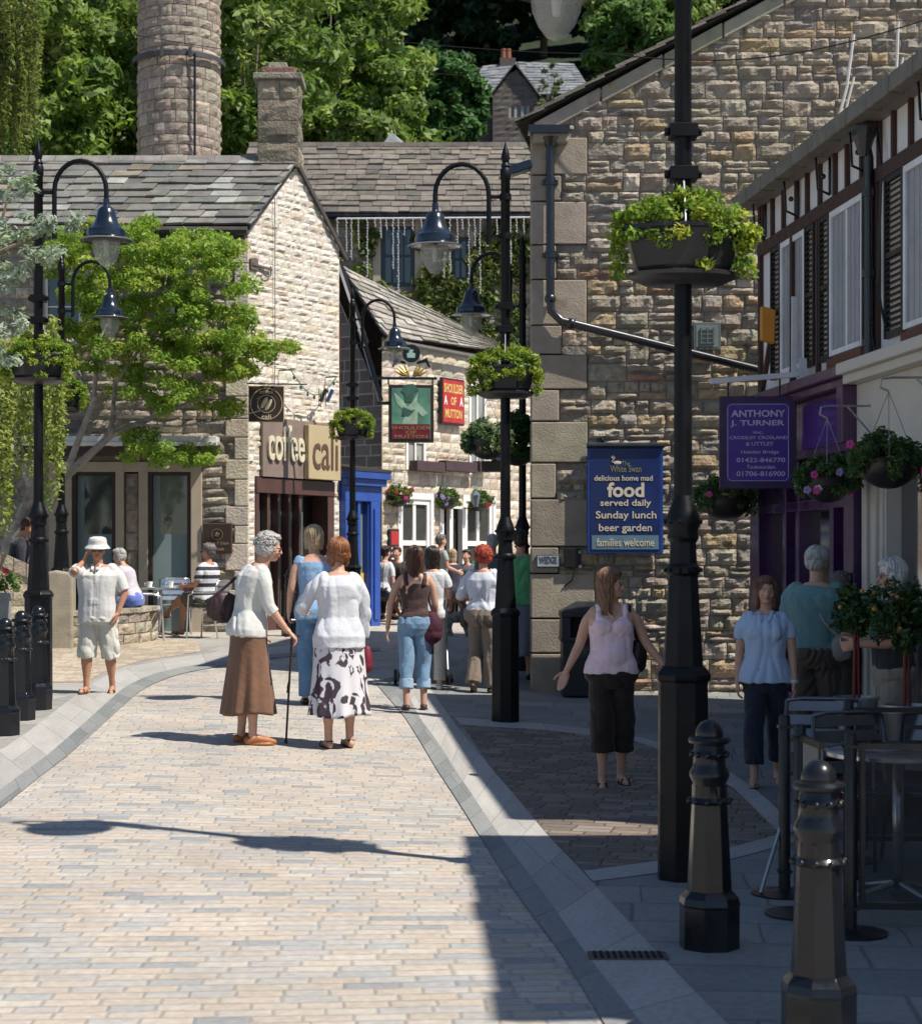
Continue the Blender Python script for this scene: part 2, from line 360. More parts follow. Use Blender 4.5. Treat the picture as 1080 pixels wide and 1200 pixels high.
def patch(name, poly, lift, m):
    P = [gp(*p) for p in poly]; bm = bmesh.new(); bm.faces.new([bm.verts.new((p.x, p.y, 0)) for p in P])
    x0, x1 = min(p.x for p in P), max(p.x for p in P); y0, y1 = min(p.y for p in P), max(p.y for p in P)
    for ax, a, b in ((0, x0, x1), (1, y0, y1)):
        for v in gridrange(a, b, .4)[1:-1]:
            co = (v, 0, 0) if ax == 0 else (0, v, 0); no = (1, 0, 0) if ax == 0 else (0, 1, 0)
            bmesh.ops.bisect_plane(bm, geom=bm.verts[:] + bm.edges[:] + bm.faces[:], plane_co=co, plane_no=no)
    for v in bm.verts: v.co.z = gz(v.co.x, v.co.y) + lift
    bmesh.ops.recalc_face_normals(bm, faces=bm.faces)
    if sum(f.normal.z for f in bm.faces) < 0: bmesh.ops.reverse_faces(bm, faces=bm.faces)
    me = bpy.data.meshes.new(name); bm.to_mesh(me); bm.free()
    return tag(link(name, me, None, True, m), kind='structure')
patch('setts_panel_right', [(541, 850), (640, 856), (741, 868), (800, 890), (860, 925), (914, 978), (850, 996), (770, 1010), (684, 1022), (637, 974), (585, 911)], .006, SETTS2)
strip('band_across_right', [(531, 841), (640, 848), (745, 862), (830, 888), (890, 928), (935, 975)], [(541, 850), (640, 856), (741, 868), (800, 890), (860, 925), (914, 978)], .006, GRANITE, n=50)
strip('band_across_near_right', [(684, 1022), (770, 1010), (850, 996), (914, 978)], [(694, 1034), (775, 1024), (860, 1008), (940, 985)], .006, GRANITE, n=30)
# left side
LW0 = [(-120, 950), (0, 881), (50, 846), (98, 808), (125, 790), (170, 777), (240, 766), (330, 757), (440, 753)]
LW1 = [(-100, 990), (0, 928), (60, 882), (120, 829), (150, 801), (190, 786), (250, 776), (335, 765), (445, 760)]
LW2 = [(-90, 1012), (0, 948), (62, 900), (135, 836), (168, 806), (203, 791), (258, 781), (340, 769), (446, 763)]
strip('kerb_band_left', LW0, LW1, .004, GRANITE)
strip('channel_strip_left', LW1, LW2, .004, CHANNEL)
A0 = [gp(*p) for p in LW0]
strip('pavement_left', [(-14, p.y + (2 if i > 3 else 0)) for i, p in enumerate(A0)], [(p.x, p.y) for p in A0], .002, FLAGS_L, n=100, k=30, px=False)
patch('setts_panel_left', [(-60, 800), (98, 800), (125, 787), (165, 775), (235, 764), (230, 750), (80, 748), (-60, 752)], .006, SETTS3)
# drain
p0 = gp(735, 1122); g = thing('drain_grate', p0, 'small slotted iron drain grate let into the pale kerb band', 'drain')
mb = MB(); mb.box((p0.x, p0.y, p0.z + .004), (.34, .15, .012)); mb.build('grate_frame', mat('old_iron', (.09, .07, .06), .7), g)
mb = MB()
for i in range(11): mb.box((p0.x - .14 + i * .028, p0.y, p0.z + .0125), (.013, .12, .006))
mb.build('grate_slots', mat('void', (.004, .004, .004), 1), g)
for (mx_, my_, rr) in ((505, 988, .16),):
    pass
# hillside: terrain rising behind the town
def hz(x, y):
    t = max(0, y - 52); return .5 + (t * .455 if t < 130 else 59 + (t - 130) * .2) + 1.5 * sin(x * .07) * min(1, t / 20)
xs = gridrange(-160, 160, 5); ys = gridrange(50, 420, 5); nx = len(xs)
V = np.array([(x, y, hz(x, y)) for y in ys for x in xs])
F = np.array([(j * nx + i, j * nx + i + 1, (j + 1) * nx + i + 1, (j + 1) * nx + i) for j in range(len(ys) - 1) for i in range(nx - 1)])
tag(npmesh('hillside_terrain', V, F, None, mat('hill_grass', (.014, .028, .010), .9, 0, .4, .4, .3, 1), smooth=True), kind='structure')
# ------------------------------------------------------------------ masonry and slates
from mathutils import noise as mnoise
def stone_wall(mb, at, u0, u1, v0, top, pal, rng, holes=(), ch=(.14, .24), bw=(.22, .55), gap=.012, depth=.03, bulge=.03, mort=(.2, .18, .15), rough=.012, vmax=None, quoin=None, nx=5, ny=4, lean=0, split=0):
    """blocks laid in courses on a surface at(u,v,w); top(u) is the roof line"""
    vmax = vmax or max(top(u0 + (u1 - u0) * i / 40) for i in range(41))
    # mortar bed
    ub = sorted(set([u0, u1] + [min(max(h[i], u0), u1) for h in holes for i in (0, 1)] + list(np.arange(u0, u1, .5))))
    vb = sorted(set([v0, vmax] + [min(max(h[i], v0), vmax) for h in holes for i in (2, 3)] + list(np.arange(v0, vmax, .6))))
    for a, b in zip(ub, ub[1:]):
        for c, d in zip(vb, vb[1:]):
            m = ((a + b) / 2, (c + d) / 2)
            if any(h[0] < m[0] < h[1] and h[2] < m[1] < h[3] for h in holes): continue
            ta, tb = top(a), top(b)
            if c >= max(ta, tb): continue
            mb.add([at(a, min(c, ta), 0), at(b, min(c, tb), 0), at(b, min(d, tb), 0), at(a, min(d, ta), 0)], [(0, 1, 2, 3)], mort)
    v = v0; k = 0
    while v < vmax - .05:
        h = rng.uniform(*ch); h = min(h, vmax - v)
        edges = [(u0, u1)]
        for hl in holes:
            if hl[2] < v + h * .6 and hl[3] > v + h * .4:
                ne = []
                for a, b in edges:
                    if hl[1] <= a or hl[0] >= b: ne.append((a, b)); continue
                    if hl[0] - a > .04: ne.append((a, hl[0]))
                    if b - hl[1] > .04: ne.append((hl[1], b))
                edges = ne
        for a, b in edges:
            u = a
            while u < b - .03:
                w = rng.uniform(*bw)
                if b - u - w < bw[0] * .7: w = b - u
                w = min(w, b - u)
                subs = [(u, u + w, v, v + h)]
                if split and rng.random() < split and h > .13:
                    t_ = rng.uniform(.38, .62); tw = rng.uniform(.35, .65)
                    subs = [(u, u + w, v, v + h * t_), (u, u + w, v + h * t_, v + h)] if rng.random() < .6 or w < .3 else [(u, u + w, v, v + h * t_), (u, u + w * tw, v + h * t_, v + h), (u + w * tw, u + w, v + h * t_, v + h)]
                for (ua_, ub_, va_, vb_) in subs:
                    c = pal(rng)
                    g = gap * rng.uniform(.6, 1.3); U0, U1, V0, V1 = ua_ + g, ub_ - g, va_ + g, vb_ - g
                    if not (U1 - U0 > .02 and V0 < max(top(U0), top(U1)) and V1 > V0): continue
                    dd = depth * rng.uniform(.6, 1.2); sd = rng.uniform(0, 100); vs = []
                    jit = [rng.uniform(-.3, .3) * g for _ in range(4)]; tl = rng.uniform(-1, 1) * bulge * .35; tv = rng.uniform(-.6, 1) * bulge * .35
                    for j in range(ny):
                        for i in range(nx):
                            fx, fy = i / (nx - 1), j / (ny - 1)
                            uu = U0 + (U1 - U0) * fx; vv = V0 + (V1 - V0) * fy + (jit[0] * (1 - fx) + jit[1] * fx)
                            ed = min(1, min(fx, 1 - fx) * (U1 - U0) / .035, min(fy, 1 - fy) * (V1 - V0) / .035)
                            ww = dd + (bulge * ed * rng.uniform(.35, 1.0) + tl * (fx - .5) + tv * (fy - .5)) if ed > 0 else dd * .45
                            if ed > 0: ww += mnoise.noise((uu * 6, vv * 6, sd)) * rough * 1.5
                            vs.append(at(uu, min(vv, top(uu) - .0), ww))
                    nb = len(vs)
                    ring = [i for i in range(nx)] + [j * nx + nx - 1 for j in range(1, ny)] + [(ny - 1) * nx + i for i in range(nx - 2, -1, -1)] + [j * nx for j in range(ny - 2, 0, -1)]
                    for idx in ring:
                        i, j = idx % nx, idx // nx
                        uu = U0 + (U1 - U0) * i / (nx - 1); vv = V0 + (V1 - V0) * j / (ny - 1) + (jit[0] * (1 - i / (nx - 1)) + jit[1] * i / (nx - 1))
                        vs.append(at(uu, min(vv, top(uu)), -.01))
                    fs = [(j * nx + i, j * nx + i + 1, (j + 1) * nx + i + 1, (j + 1) * nx + i) for j in range(ny - 1) for i in range(nx - 1)]
                    n = len(ring)
                    fs += [(ring[(q + 1) % n], ring[q], nb + q, nb + (q + 1) % n) for q in range(n)]
                    mb.add(vs, fs, c)
                u += w
        v += h; k += 1
def palf(base, dv=.15, dc=.06, alts=()):
    def f(r):
        b = base
        for p, c in alts:
            if r.random() < p: b = c; break
        k = 1 + r.uniform(-dv, dv); return tuple(max(.01, x * k * (1 + r.uniform(-dc, dc))) for x in b)
    return f
def slates(mb, P00, P10, P01, P11, rows, wavg, th, pal, rng, over=.35, flat=1.0):
    P00, P10, P01, P11 = map(Vector, (P00, P10, P01, P11))
    n = (P10 - P00).cross(P01 - P00)
    if n.length < 1e-6: n = (P11 - P10).cross(P01 - P10)
    n.normalize()
    if n.z < 0: n = -n
    def S(u, v): return P00.lerp(P10, u).lerp(P01.lerp(P11, u), v)
    mb.add([S(0, 0), S(1, 0), S(1, 1), S(0, 1)], [(0, 1, 2, 3)], (.03, .028, .025))
    for r in range(rows):
        # rows get a little shallower towards the ridge, as stone slates do
        v0 = r / rows; v1 = min(1.0, (r + 1 + over) / rows)
        L = (S(1, v0) - S(0, v0)).length
        if L < .05: continue
        u = -rng.random() * wavg / L; lift = .01
        while u < 1:
            w = wavg * rng.uniform(.55, 1.45) / L; a, b = max(0, u) + .006 / L, min(1, u + w) - .006 / L
            if b > a:
                t = th * rng.uniform(.7, 1.35); dv = rng.uniform(-.10, .06) / rows; z0 = n * (lift + t + th * .8); q = n * .004
                k1, k2 = rng.uniform(-.25, .25) * th, rng.uniform(-.25, .25) * th
                A, B, C, D = S(a, max(0, v0 + dv)), S(b, max(0, v0 + dv)), S(b, v1), S(a, v1)
                if r == 0: A, B = S(a, dv), S(b, dv)
                mb.hexa([A + z0 - n * t + n * k1, B + z0 - n * t + n * k2, C + q, D + q, A + z0 + n * k1, B + z0 + n * k2, C + q + n * t, D + q + n * t], pal(rng))
            u += w
def text(s, fr, u0, u1, v0, v1, wd, m, parent, name='lettering', bold=0.0, th=.003, keep=False, shear=0):
    cu = bpy.data.curves.new('t', 'FONT'); cu.body = s; cu.align_x = 'CENTER'; cu.offset = bold; cu.resolution_u = 3; cu.extrude = .001; cu.shear = shear
    o = bpy.data.objects.new('t', cu); COL.objects.link(o); bpy.context.view_layer.update()
    me = bpy.data.meshes.new_from_object(o.evaluated_get(bpy.context.evaluated_depsgraph_get()))
    bpy.data.objects.remove(o); bpy.data.curves.remove(cu)
    n = len(me.vertices); co = np.zeros(n * 3, np.float32); me.vertices.foreach_get('co', co); co = co.reshape(-1, 3)
    mn, mxx = co.min(0), co.max(0); sx = (u1 - u0) / (mxx[0] - mn[0]); sy = (v1 - v0) / (mxx[1] - mn[1])
    if keep: sx = min(sx, sy * 1.05)
    c = (mn + mxx) / 2; cu_, cv = (u0 + u1) / 2, (v0 + v1) / 2
    M = np.array([list(fr.U), list(fr.Z), list(fr.N)])
    L = np.stack([(co[:, 0] - c[0]) * sx + cu_, (co[:, 1] - c[1]) * sy + cv, np.where(co[:, 2] > 0, th, 0) + wd], 1)
    W = L @ M + np.array(list(fr.o)); me.vertices.foreach_set('co', W.astype(np.float32).ravel()); me.materials.clear(); me.update()
    return link(name, me, parent, True, m)
def ring_pts(fr, u, v, r, w, n=32): return [fr.at(u + r * cos(2 * pi * i / n), v + r * sin(2 * pi * i / n), w) for i in range(n + 1)]
def window(fr, b, u0, u1, v0, v1, frame_m, glass_m=DARKG, fw=.05, nu=2, nv=2, w0=-.08, name='window', bar=.02):
    mb = MB()
    mb.fbox(fr, u0, u0 + fw, v0, v1, w0, w0 + .07); mb.fbox(fr, u1 - fw, u1, v0, v1, w0, w0 + .07)
    mb.fbox(fr, u0 + fw, u1 - fw, v0, v0 + fw, w0, w0 + .07); mb.fbox(fr, u0 + fw, u1 - fw, v1 - fw, v1, w0, w0 + .07)
    for i in range(1, nu):
        u = u0 + (u1 - u0) * i / nu; mb.fbox(fr, u - bar / 2, u + bar / 2, v0 + fw, v1 - fw, w0 + .012, w0 + .055)
    for i in range(1, nv):
        v = v0 + (v1 - v0) * i / nv; mb.fbox(fr, u0 + fw, u1 - fw, v - bar / 2, v + bar / 2, w0 + .014, w0 + .05)
    o = mb.build(name, frame_m, b)
    g = MB(); g.fbox(fr, u0 + fw, u1 - fw, v0 + fw, v1 - fw, w0 + .01, w0 + .02); g.build('pane', glass_m, o, world=False)
    return o
rng = random.Random(11)
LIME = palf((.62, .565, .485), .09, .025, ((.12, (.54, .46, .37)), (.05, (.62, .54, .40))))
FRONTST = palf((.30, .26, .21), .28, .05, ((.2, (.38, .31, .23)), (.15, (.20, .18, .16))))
SWANP = palf((.285, .243, .188), .2, .04, ((.15, (.325, .245, .15)), (.015, (.27, .17, .11)), (.25, (.22, .195, .165)), (.10, (.36, .315, .255))))
def slpal(base, alts): return palf(base, .25, .04, alts)
GREYSL = slpal((.152, .146, .132), ((.06, (.19, .16, .13)), (.15, (.25, .25, .225)), (.22, (.12, .118, .112))))
BRNSL = slpal((.15, .132, .11), ((.08, (.175, .145, .12)), (.15, (.11, .10, .09))))
PUBSL = slpal((.27, .25, .215), ((.2, (.22, .2, .17)), (.15, (.33, .31, .27))))

# ================================================================== coffee house
A = Vector((-3.33, 28, 0)); CF = Frame((-3.33, 28, 0), (1, 0)); CG = Frame(A, (.62, 1)); GL = 2.44
bld = thing('coffee_house', (-6, 28, .6), 'tall pale coffee house with stone slate roof, chimney stack and whitewashed gable', 'building')
EV = 6.98; PK = 8.14; g0 = .45
def gtop(u): return EV + (PK - EV) * (1 - abs(u - GL / 2) / (GL / 2))
gu0, gv0 = CG.uv(303, 553); gu1, _ = CG.uv(390, 553); shopv = 3.02
mb = MB()
stone_wall(mb, CG.at, .0, GL, g0, gtop, LIME, rng, holes=[(.17, gu1 - .0, g0, shopv + .02)], ch=(.08, .17), bw=(.12, .42), gap=.003, depth=.008, bulge=.013, mort=(.58, .53, .45), rough=.020, split=.3)
for v in np.arange(g0, 3.2, .36): pass
mb.build('gable_wall', PALE, bld)
# front wall
fh = [(-6.2, -5.25, g0, 2.95), (-4.9, -3.6, 99, 99)]
fu = lambda px: CF.uv(px, 600)[0]; fv = lambda py: CF.uv(300, py)[1]
W1 = (fu(85), fu(136), g0, fv(553)); W2 = (fu(174), fu(224), g0, fv(553))
UW1 = (fu(52), fu(96), fv(400), fv(318)); UW2 = (fu(200), fu(238), fv(385), fv(322))
mb = MB()
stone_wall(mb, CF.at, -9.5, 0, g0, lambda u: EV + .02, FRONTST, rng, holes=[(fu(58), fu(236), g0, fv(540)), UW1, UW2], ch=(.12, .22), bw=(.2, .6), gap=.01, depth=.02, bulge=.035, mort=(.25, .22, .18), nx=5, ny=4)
# return walls and a closed back
bk = CG.at(GL, 0, 0)
mb.add([(-12.8, bk.y, g0), (bk.x - .02, bk.y, g0), (bk.x - .02, bk.y, EV), (-12.8, bk.y, EV)], [(0, 1, 2, 3)], (.2, .18, .15))
mb.add([(-12.83, 28, g0), (-12.83, bk.y, g0), (-12.83, bk.y, EV), (-12.83, (28 + bk.y) / 2, PK), (-12.83, 28, EV)], [(0, 1, 2, 3, 4)], (.2, .18, .15))
mb.build('front_wall', STONE, bld)
# corner quoins
mb = MB(); v = g0; k = 0
while v < EV - .1:
    h = rng.uniform(.26, .42); h = min(h, EV - v); a = .34 if k % 2 else .2
    c = palf((.50, .44, .36), .12, .03)(rng)
    mb.hexa([(-3.33 - a, 27.945, v + .006), (-3.315, 27.945, v + .006), (-3.315, 28.05, v + .006), (-3.33 - a, 28.05, v + .006), (-3.33 - a, 27.945, v + h - .006), (-3.315, 27.945, v + h - .006), (-3.315, 28.05, v + h - .006), (-3.33 - a, 28.05, v + h - .006)], c)
    v += h; k += 1
mb.build('corner_quoins', PALE, bld, bevel=.012)
# roof
rp = CG.at(GL / 2, 0, 0); mb = MB(); rgy = rp.y
ev = lambda x: Vector((x, 27.72, EV - .12)); rd = lambda x: Vector((x, rgy, PK + .03))
ga = CG.at(0, 0, .08); gb = CG.at(GL / 2, 0, .08); gc = CG.at(GL, 0, .08)
slates(mb, (-13, 27.72, EV - .10), (ga.x + .02, 27.72, EV - .10), (-13, rgy, PK + .05), (gb.x, gb.y, PK + .05), 10, .38, .035, GREYSL, rng)
slates(mb, (gc.x, gc.y + .2, EV - .15), (-13, gc.y + .2, EV - .15), (gb.x, gb.y, PK + .045), (-13, rgy, PK + .045), 7, .5, .03, GREYSL, rng)
for i in range(24):
    x = -13 + i * .43
    if x > gb.x - .4: break
    c = palf((.2, .19, .17), .2)(rng); mb.hexa([(x, rgy - .14, PK + .02), (x + .42, rgy - .14, PK + .02), (x + .42, rgy + .14, PK + .02), (x, rgy + .14, PK + .02), (x, rgy - .05, PK + .13), (x + .42, rgy - .05, PK + .13), (x + .42, rgy + .05, PK + .13), (x, rgy + .05, PK + .13)], c)
roof = mb.build('roof', SLATE, bld)
mb = MB(); mb.bar(CG.at(-.04, EV - .10, .04), CG.at(GL / 2, PK - .0, .04), .03, .03); mb.bar(CG.at(GL / 2, PK - .0, .05), CG.at(GL + .14, EV - .2, .06), .04, .07)
mb.build('verge_and_shadow_line', mat('verge', (.06, .05, .045), .8, 0, .3), bld)  # near bar is the slates' thin shadow as dark colour, far bar the verge
mb = MB(); mb.tube([(-13, 27.66, EV - .14), (-3.3, 27.66, EV - .17)], .06, 8); mb.box((-8.2, 27.78, EV - .28), (9.7, .1, .1)); mb.build('gutter', mat('old_gutter', (.06, .05, .045), .6, 0, .3), bld)
# chimney stack on the gable peak
cx0, cx1 = wp(303, 170, 29).x, wp(350, 170, 29).x; cz0, cz1 = frel(29, 172), frel(29, 96)
mb = MB(); cc = ((cx0 + cx1) / 2, 29.2); CW = cx1 - cx0
for fr, wd in ((Frame((cx0, 28.85, 0), (1, 0)), CW), (Frame((cx1, 28.85, 0), (0, 1)), .62)):
    stone_wall(mb, fr.at, 0, wd, cz0 - .35, lambda u: cz1, palf((.27, .23, .17), .25, .06, ((.3, (.17, .145, .11)),)), rng, ch=(.3, .4), bw=(.3, .5), gap=.012, depth=.02, bulge=.03, mort=(.2, .18, .14))
mb.box((cc[0], 29.16, (cz0 + cz1) / 2 - .18), (CW - .02, .60, cz1 - cz0 + .3), col=(.2, .18, .15))
ch = mb.build('chimney', STONE, roof, world=False)
mb = MB(); mb.box((cc[0], 29.16, cz1 + .05), (CW + .14, .78, .1), col=(.24, .22, .18)); mb.box((cc[0], 29.16, cz1 + .16), (CW - .1, .52, .13), col=(.20, .11, .085))
mb.box((cc[0] - .02, 29.16, cz1 + .27), (.34, .3, .13), col=(.22, .2, .16), taper=.85); mb.build('chimney_cap', STONE, roof, world=False, bevel=.015)
# shop glazing on the front
mb = MB(); bg_ = (.36, .30, .225)
top = fv(541)
cols_ = [(fu(58), W1[0]), (W1[1], fu(146)), (fu(163), W2[0]), (W2[1], fu(237))]
for a, b in cols_: mb.fbox(CF, a, b, g0, top, -.04, .06)
mb.fbox(CF, fu(58), fu(237), W1[3], top, -.05, .055)
mb.build('shopfront_surround', mat('stone_paint', (.40, .335, .255), .8, 0, .1, 4, .002, 60), bld, bevel=.01)
mb = MB(); stone_wall(mb, CF.at, fu(147), fu(162), g0, lambda u: fv(555), FRONTST, rng, ch=(.25, .4), bw=(.3, .4), depth=.02, bulge=.03)
mb.build('pier', STONE, bld)
GLS = mat('shop_glass', (.03, .045, .045), .03, 0, .1, 2, spec=1, coat=.7)
FROST = mat('frosted_glass', (.17, .23, .235), .3, 0, .08, 1)
for Wn in (W1, W2):
    a, b, c, d = Wn; fr_ = MB(); fr_.fbox(CF, a, a + .06, c, d, -.12, .03); fr_.fbox(CF, b - .06, b, c, d, -.12, .03); fr_.fbox(CF, a + .06, b - .06, d - .05, d, -.12, .03)
    o = fr_.build('window', mat('dark_frame', (.03, .018, .014), .5), bld)
    q = MB(); q.fbox(CF, a + .06, b - .06, fv(626), d - .05, -.10, -.09); q.build('pane', GLS, o, world=False)
    q = MB(); q.fbox(CF, a + .06, b - .06, c, fv(626), -.10, -.088); q.fbox(CF, a + .06, a + .17, fv(626), d - .05, -.088, -.08); q.build('frosted_pane', FROST, o, world=False)
# awning box and fascia
mb = MB(); mb.fbox(CF, fu(20), fu(258), fv(520), fv(513), .06, .42); mb.fbox(CF, fu(20), fu(258), fv(524), fv(520), .30, .46); mb.build('awning', mat('awning_white', (.72, .71, .69), .5), bld, bevel=.01)
mb = MB(); mb.fbox(CF, fu(20), fu(248), fv(535), fv(524), .06, .25); mb.build('awning_box', mat('brown_box', (.05, .03, .025), .5), bld)
for h in (UW1, UW2):
    s = MB(); s.fbox(CF, h[0] - .12, h[0], h[2] - .1, h[3] + .14, -.05, .05); s.fbox(CF, h[1], h[1] + .12, h[2] - .1, h[3] + .14, -.05, .05); s.fbox(CF, h[0], h[1], h[3], h[3] + .14, -.05, .05); s.fbox(CF, h[0] , h[1], h[2] - .1, h[2], -.05, .06)
    s.build('window_surround', mat('stone_trim', (.38, .335, .27), .85, 0, .1, 6, .003, 50), bld, bevel=.01); window(CF, bld, *h, WHITE, nu=2, nv=2)
# gable shopfront
SBR = mat('shop_brown', (.085, .04, .033), .45, 0, .15)
mb = MB(); mb.fbox(CG, .17, .25, g0, shopv, -.3, .03); mb.fbox(CG, gu1 - .18, gu1, g0, shopv, -.3, .03); mb.fbox(CG, .17, gu1, fvv if False else 2.78, shopv, -.3, .045)
n = 5; span = gu1 - .62
for i in range(1, n): u = .25 + (span - .25) * i / n; mb.fbox(CG, u - .035, u + .035, g0, 2.78, -.25, 0)
mb.fbox(CG, .25, span, g0, g0 + .35, -.25, -.02)
mb.build('shopfront', SBR, bld, bevel=.006)
mb = MB(); mb.fbox(CG, .25, gu1 - .18, g0, 2.78, -.34, -.30); mb.build('shop_doorway', mat('deep_brown', (.02, .011, .01), .6), bld)
mb = MB(); mb.fbox(CG, .25, span - .03, g0 + .35, 2.78, -.15, -.14); mb.build('shop_window_pane', mat('green_glass', (.10, .15, .14), .05, 0, .1, 2, spec=1), bld)
mb = MB()
for i in range(3): u = .3 + i * .22; mb.fbox(CG, u, u + .05, g0 + .35, 2.75, -.20, -.16, )
mb.build('curtain', mat('curtain_cream', (.5, .42, .3), .8), bld)
# eyebolts / bracket on gable
mb = MB(); p = CG.at(.35, fv(311), .05); mb.bar(CG.at(.05, 6.35, .05), CG.at(.55, 6.33, .05), .03); mb.fbox(CG, .02, .2, 6.27, 6.43, .0, .05); mb.tube([CG.at(.33, 6.33, .05), CG.at(.33, 6.23, .05), CG.at(.42, 6.2, .05), CG.at(.52, 6.23, .05), CG.at(.52, 6.38, .05)], .012, 6); mb.build('wall_bracket', mat('rust', (.12, .09, .08), .8), bld)
mb = MB(); mb.tube([CG.at(.62, EV + .5, .05), CG.at(.63, 5.2, .05), CG.at(.6, 3.9, .05)], .008, 5); mb.build('wall_cable', GALV, bld)

# signs of the coffee house
BRS = mat('sign_brown', (.035, .018, .013), .5, 0, .1); CRM = mat('sign_cream', (.60, .52, .36), .55, 0, .06); GLD = mat('sign_gold', (.42, .30, .10), .45, 0, .12, 2)
def sgn(name, fr, px0, px1, py0, py1, label, th=.05, frame=None, face=BRS, fm=.02, w=0):
    a, v1 = fr.uv(px0, py0); b, v0 = fr.uv(px1, py1); a2, v1b = fr.uv(px0, py1)
    s = thing(name, fr.at((a + b) / 2, v0, w), label, 'sign')
    mb = MB(); mb.fbox(fr, a, b, v0, v1, w, w + th); mb.build('board', frame or face, s, bevel=.006)
    if frame: mb = MB(); mb.fbox(fr, a + fm, b - fm, v0 + fm, v1 - fm, w + th, w + th + .004); mb.build('sign_face', face, s)
    return s, a, b, v0, v1
# fascia: brown board with raised cream word, cream box with brown word
fa, fb_ = gu0 + .02, gu1; fm_ = CG.uv(352, 500)[0]
s = thing('fascia_sign', CG.at(.3, 3.05, .03), 'long brown and cream fascia sign spelling coffee cali over the dark shopfront', 'sign')
mb = MB(); mb.fbox(CG, fa, fb_, 3.04, 3.98, .03, .07); mb.build('board', mat('mauve_brown', (.22, .165, .14), .5), s)
mb = MB(); mb.fbox(CG, fm_, fb_ - .01, 3.04, 3.92, .075, .17); mb.build('cream_panel', GLD if False else mat('cream_gold', (.46, .37, .22), .4, 0, .1, 1.5), s, bevel=.008)
text('coffee', CG, fa + .10, fm_ - .03, 3.3, 3.88, .08, mat('letter_cream', (.62, .56, .42), .5), s, bold=.01, th=.035)
text('cali', CG, fm_ + .1, fb_ - .1, 3.2, 3.83, .172, mat('letter_brown', (.11, .06, .04), .5), s, bold=.005, th=.01)
SH = Frame(wp(313, 470, 27.2), (1, .12)); SH.o.z = 0
s, a, b, v0, v1 = sgn('hanging_sign', SH, 291, 333, 452, 495, 'square brown hanging sign with coffee bean in a ring at the gable corner', .05, mat('sign_edge', (.42, .33, .16), .5), BRS, .012)
cu_, cv_, r_ = (a + b) / 2, (v0 + v1) / 2, (b - a) * .44
mb = MB(); mb.tube(ring_pts(SH, cu_, cv_, r_, .058), .006, 4, caps=False); mb.tube(ring_pts(SH, cu_, cv_, r_ * .56, .058), .005, 4, caps=False)
Mx = SH.M(cu_, cv_, .06) @ Matrix.Rotation(R(-28), 4, 'Z'); mb.X = Mx
mb.ball((-.035, 0, 0), (.032, .10, .01), 10, 6); mb.ball((.035, 0, 0), (.032, .10, .01), 10, 6); mb.X = None
mb.build('emblem', CRM, s)
text('coffee', SH, cu_ - .1, cu_ + .1, cv_ + .155, cv_ + .215, .056, CRM, s, bold=.01); text('cali', SH, cu_ - .07, cu_ + .07, cv_ - .225, cv_ - .16, .056, CRM, s, bold=.01)
mb = MB(); mb.bar(SH.at(a - .02, v1 + .03, .02), SH.at(b + .35, v1 + .03, .02), .02); mb.build('bracket', BLACK, s)
s, a, b, v0, v1 = sgn('wall_plaque', CF, 238, 273, 613, 649, 'dark brown wall plaque reading Open 7 Days a Week right of the tall windows', .04, mat('plaque_edge', (.10, .055, .04), .5), BRS, .02, .06)
cu_ = (a + b) / 2; mb = MB(); mb.tube(ring_pts(CF, cu_, v0 + .30, .085, .112), .004, 4, caps=False); mb.X = CF.M(cu_, v0 + .30, .112) @ Matrix.Rotation(R(-28), 4, 'Z'); mb.ball((-.016, 0, 0), (.014, .045, .006), 8, 5); mb.ball((.016, 0, 0), (.014, .045, .006), 8, 5); mb.X = None
TAN = mat('plaque_gold', (.30, .21, .12), .5); mb.build('emblem', TAN, s)
text('Open 7 Days', CF, a + .05, b - .05, v0 + .13, v0 + .19, .105, TAN, s, bold=.01); text('a Week', CF, a + .12, b - .12, v0 + .05, v0 + .10, .105, TAN, s, bold=.01)
# string of small lights on gable
mb = MB(); pts = [CG.at(gu0 + .5 + i * .09, 4.75 - .35 * sin(pi * i / 14), .25) for i in range(15)]; mb.tube(pts, .008, 5)
for p in pts[1::2]: mb.ball(p - Vector((0, 0, .04)), (.022, .022, .035), 6, 5)
mb.bar(CG.at(gu0 + .5, 4.75, .02), CG.at(gu0 + .5, 4.75, .26), .02); mb.bar(pts[-1], CG.at(gu0 + 1.76, 4.75, .02), .02)
tag(mb.build('festoon_lights', mat('green_cable', (.02, .09, .07), .5)), 'sagging green string of little bulbs on the whitewashed gable above the fascia sign', 'string lights')
for (px, m_, lab) in ((378, mat('flag_black', (.03, .02, .02), .8), 'small black hooded lamp on a spike on the pale gable'), (386, mat('flag_blue', (.03, .06, .2), .8), 'small furled blue pennant beside the hooded lamp on the gable')):
    g = thing('wall_lamp' if 'lamp' in lab else 'pennant', wp(px, 470, 29.0), lab, 'lamp' if 'lamp' in lab else 'flag'); q = wp(px, 455, 29.3)
    mb = MB(); mb.bar(q + Vector((-.06, 0, .0)), q + Vector((-.06, 0, -.3)), .012); mb.build('spike', BLACK, g)
    mb = MB(); mb.bar(q + Vector((-.04, 0, -.22)), q + Vector((.05, 0, -.02)), .09, .05); mb.build('shade' if 'lamp' in lab else 'cloth', m_, g)

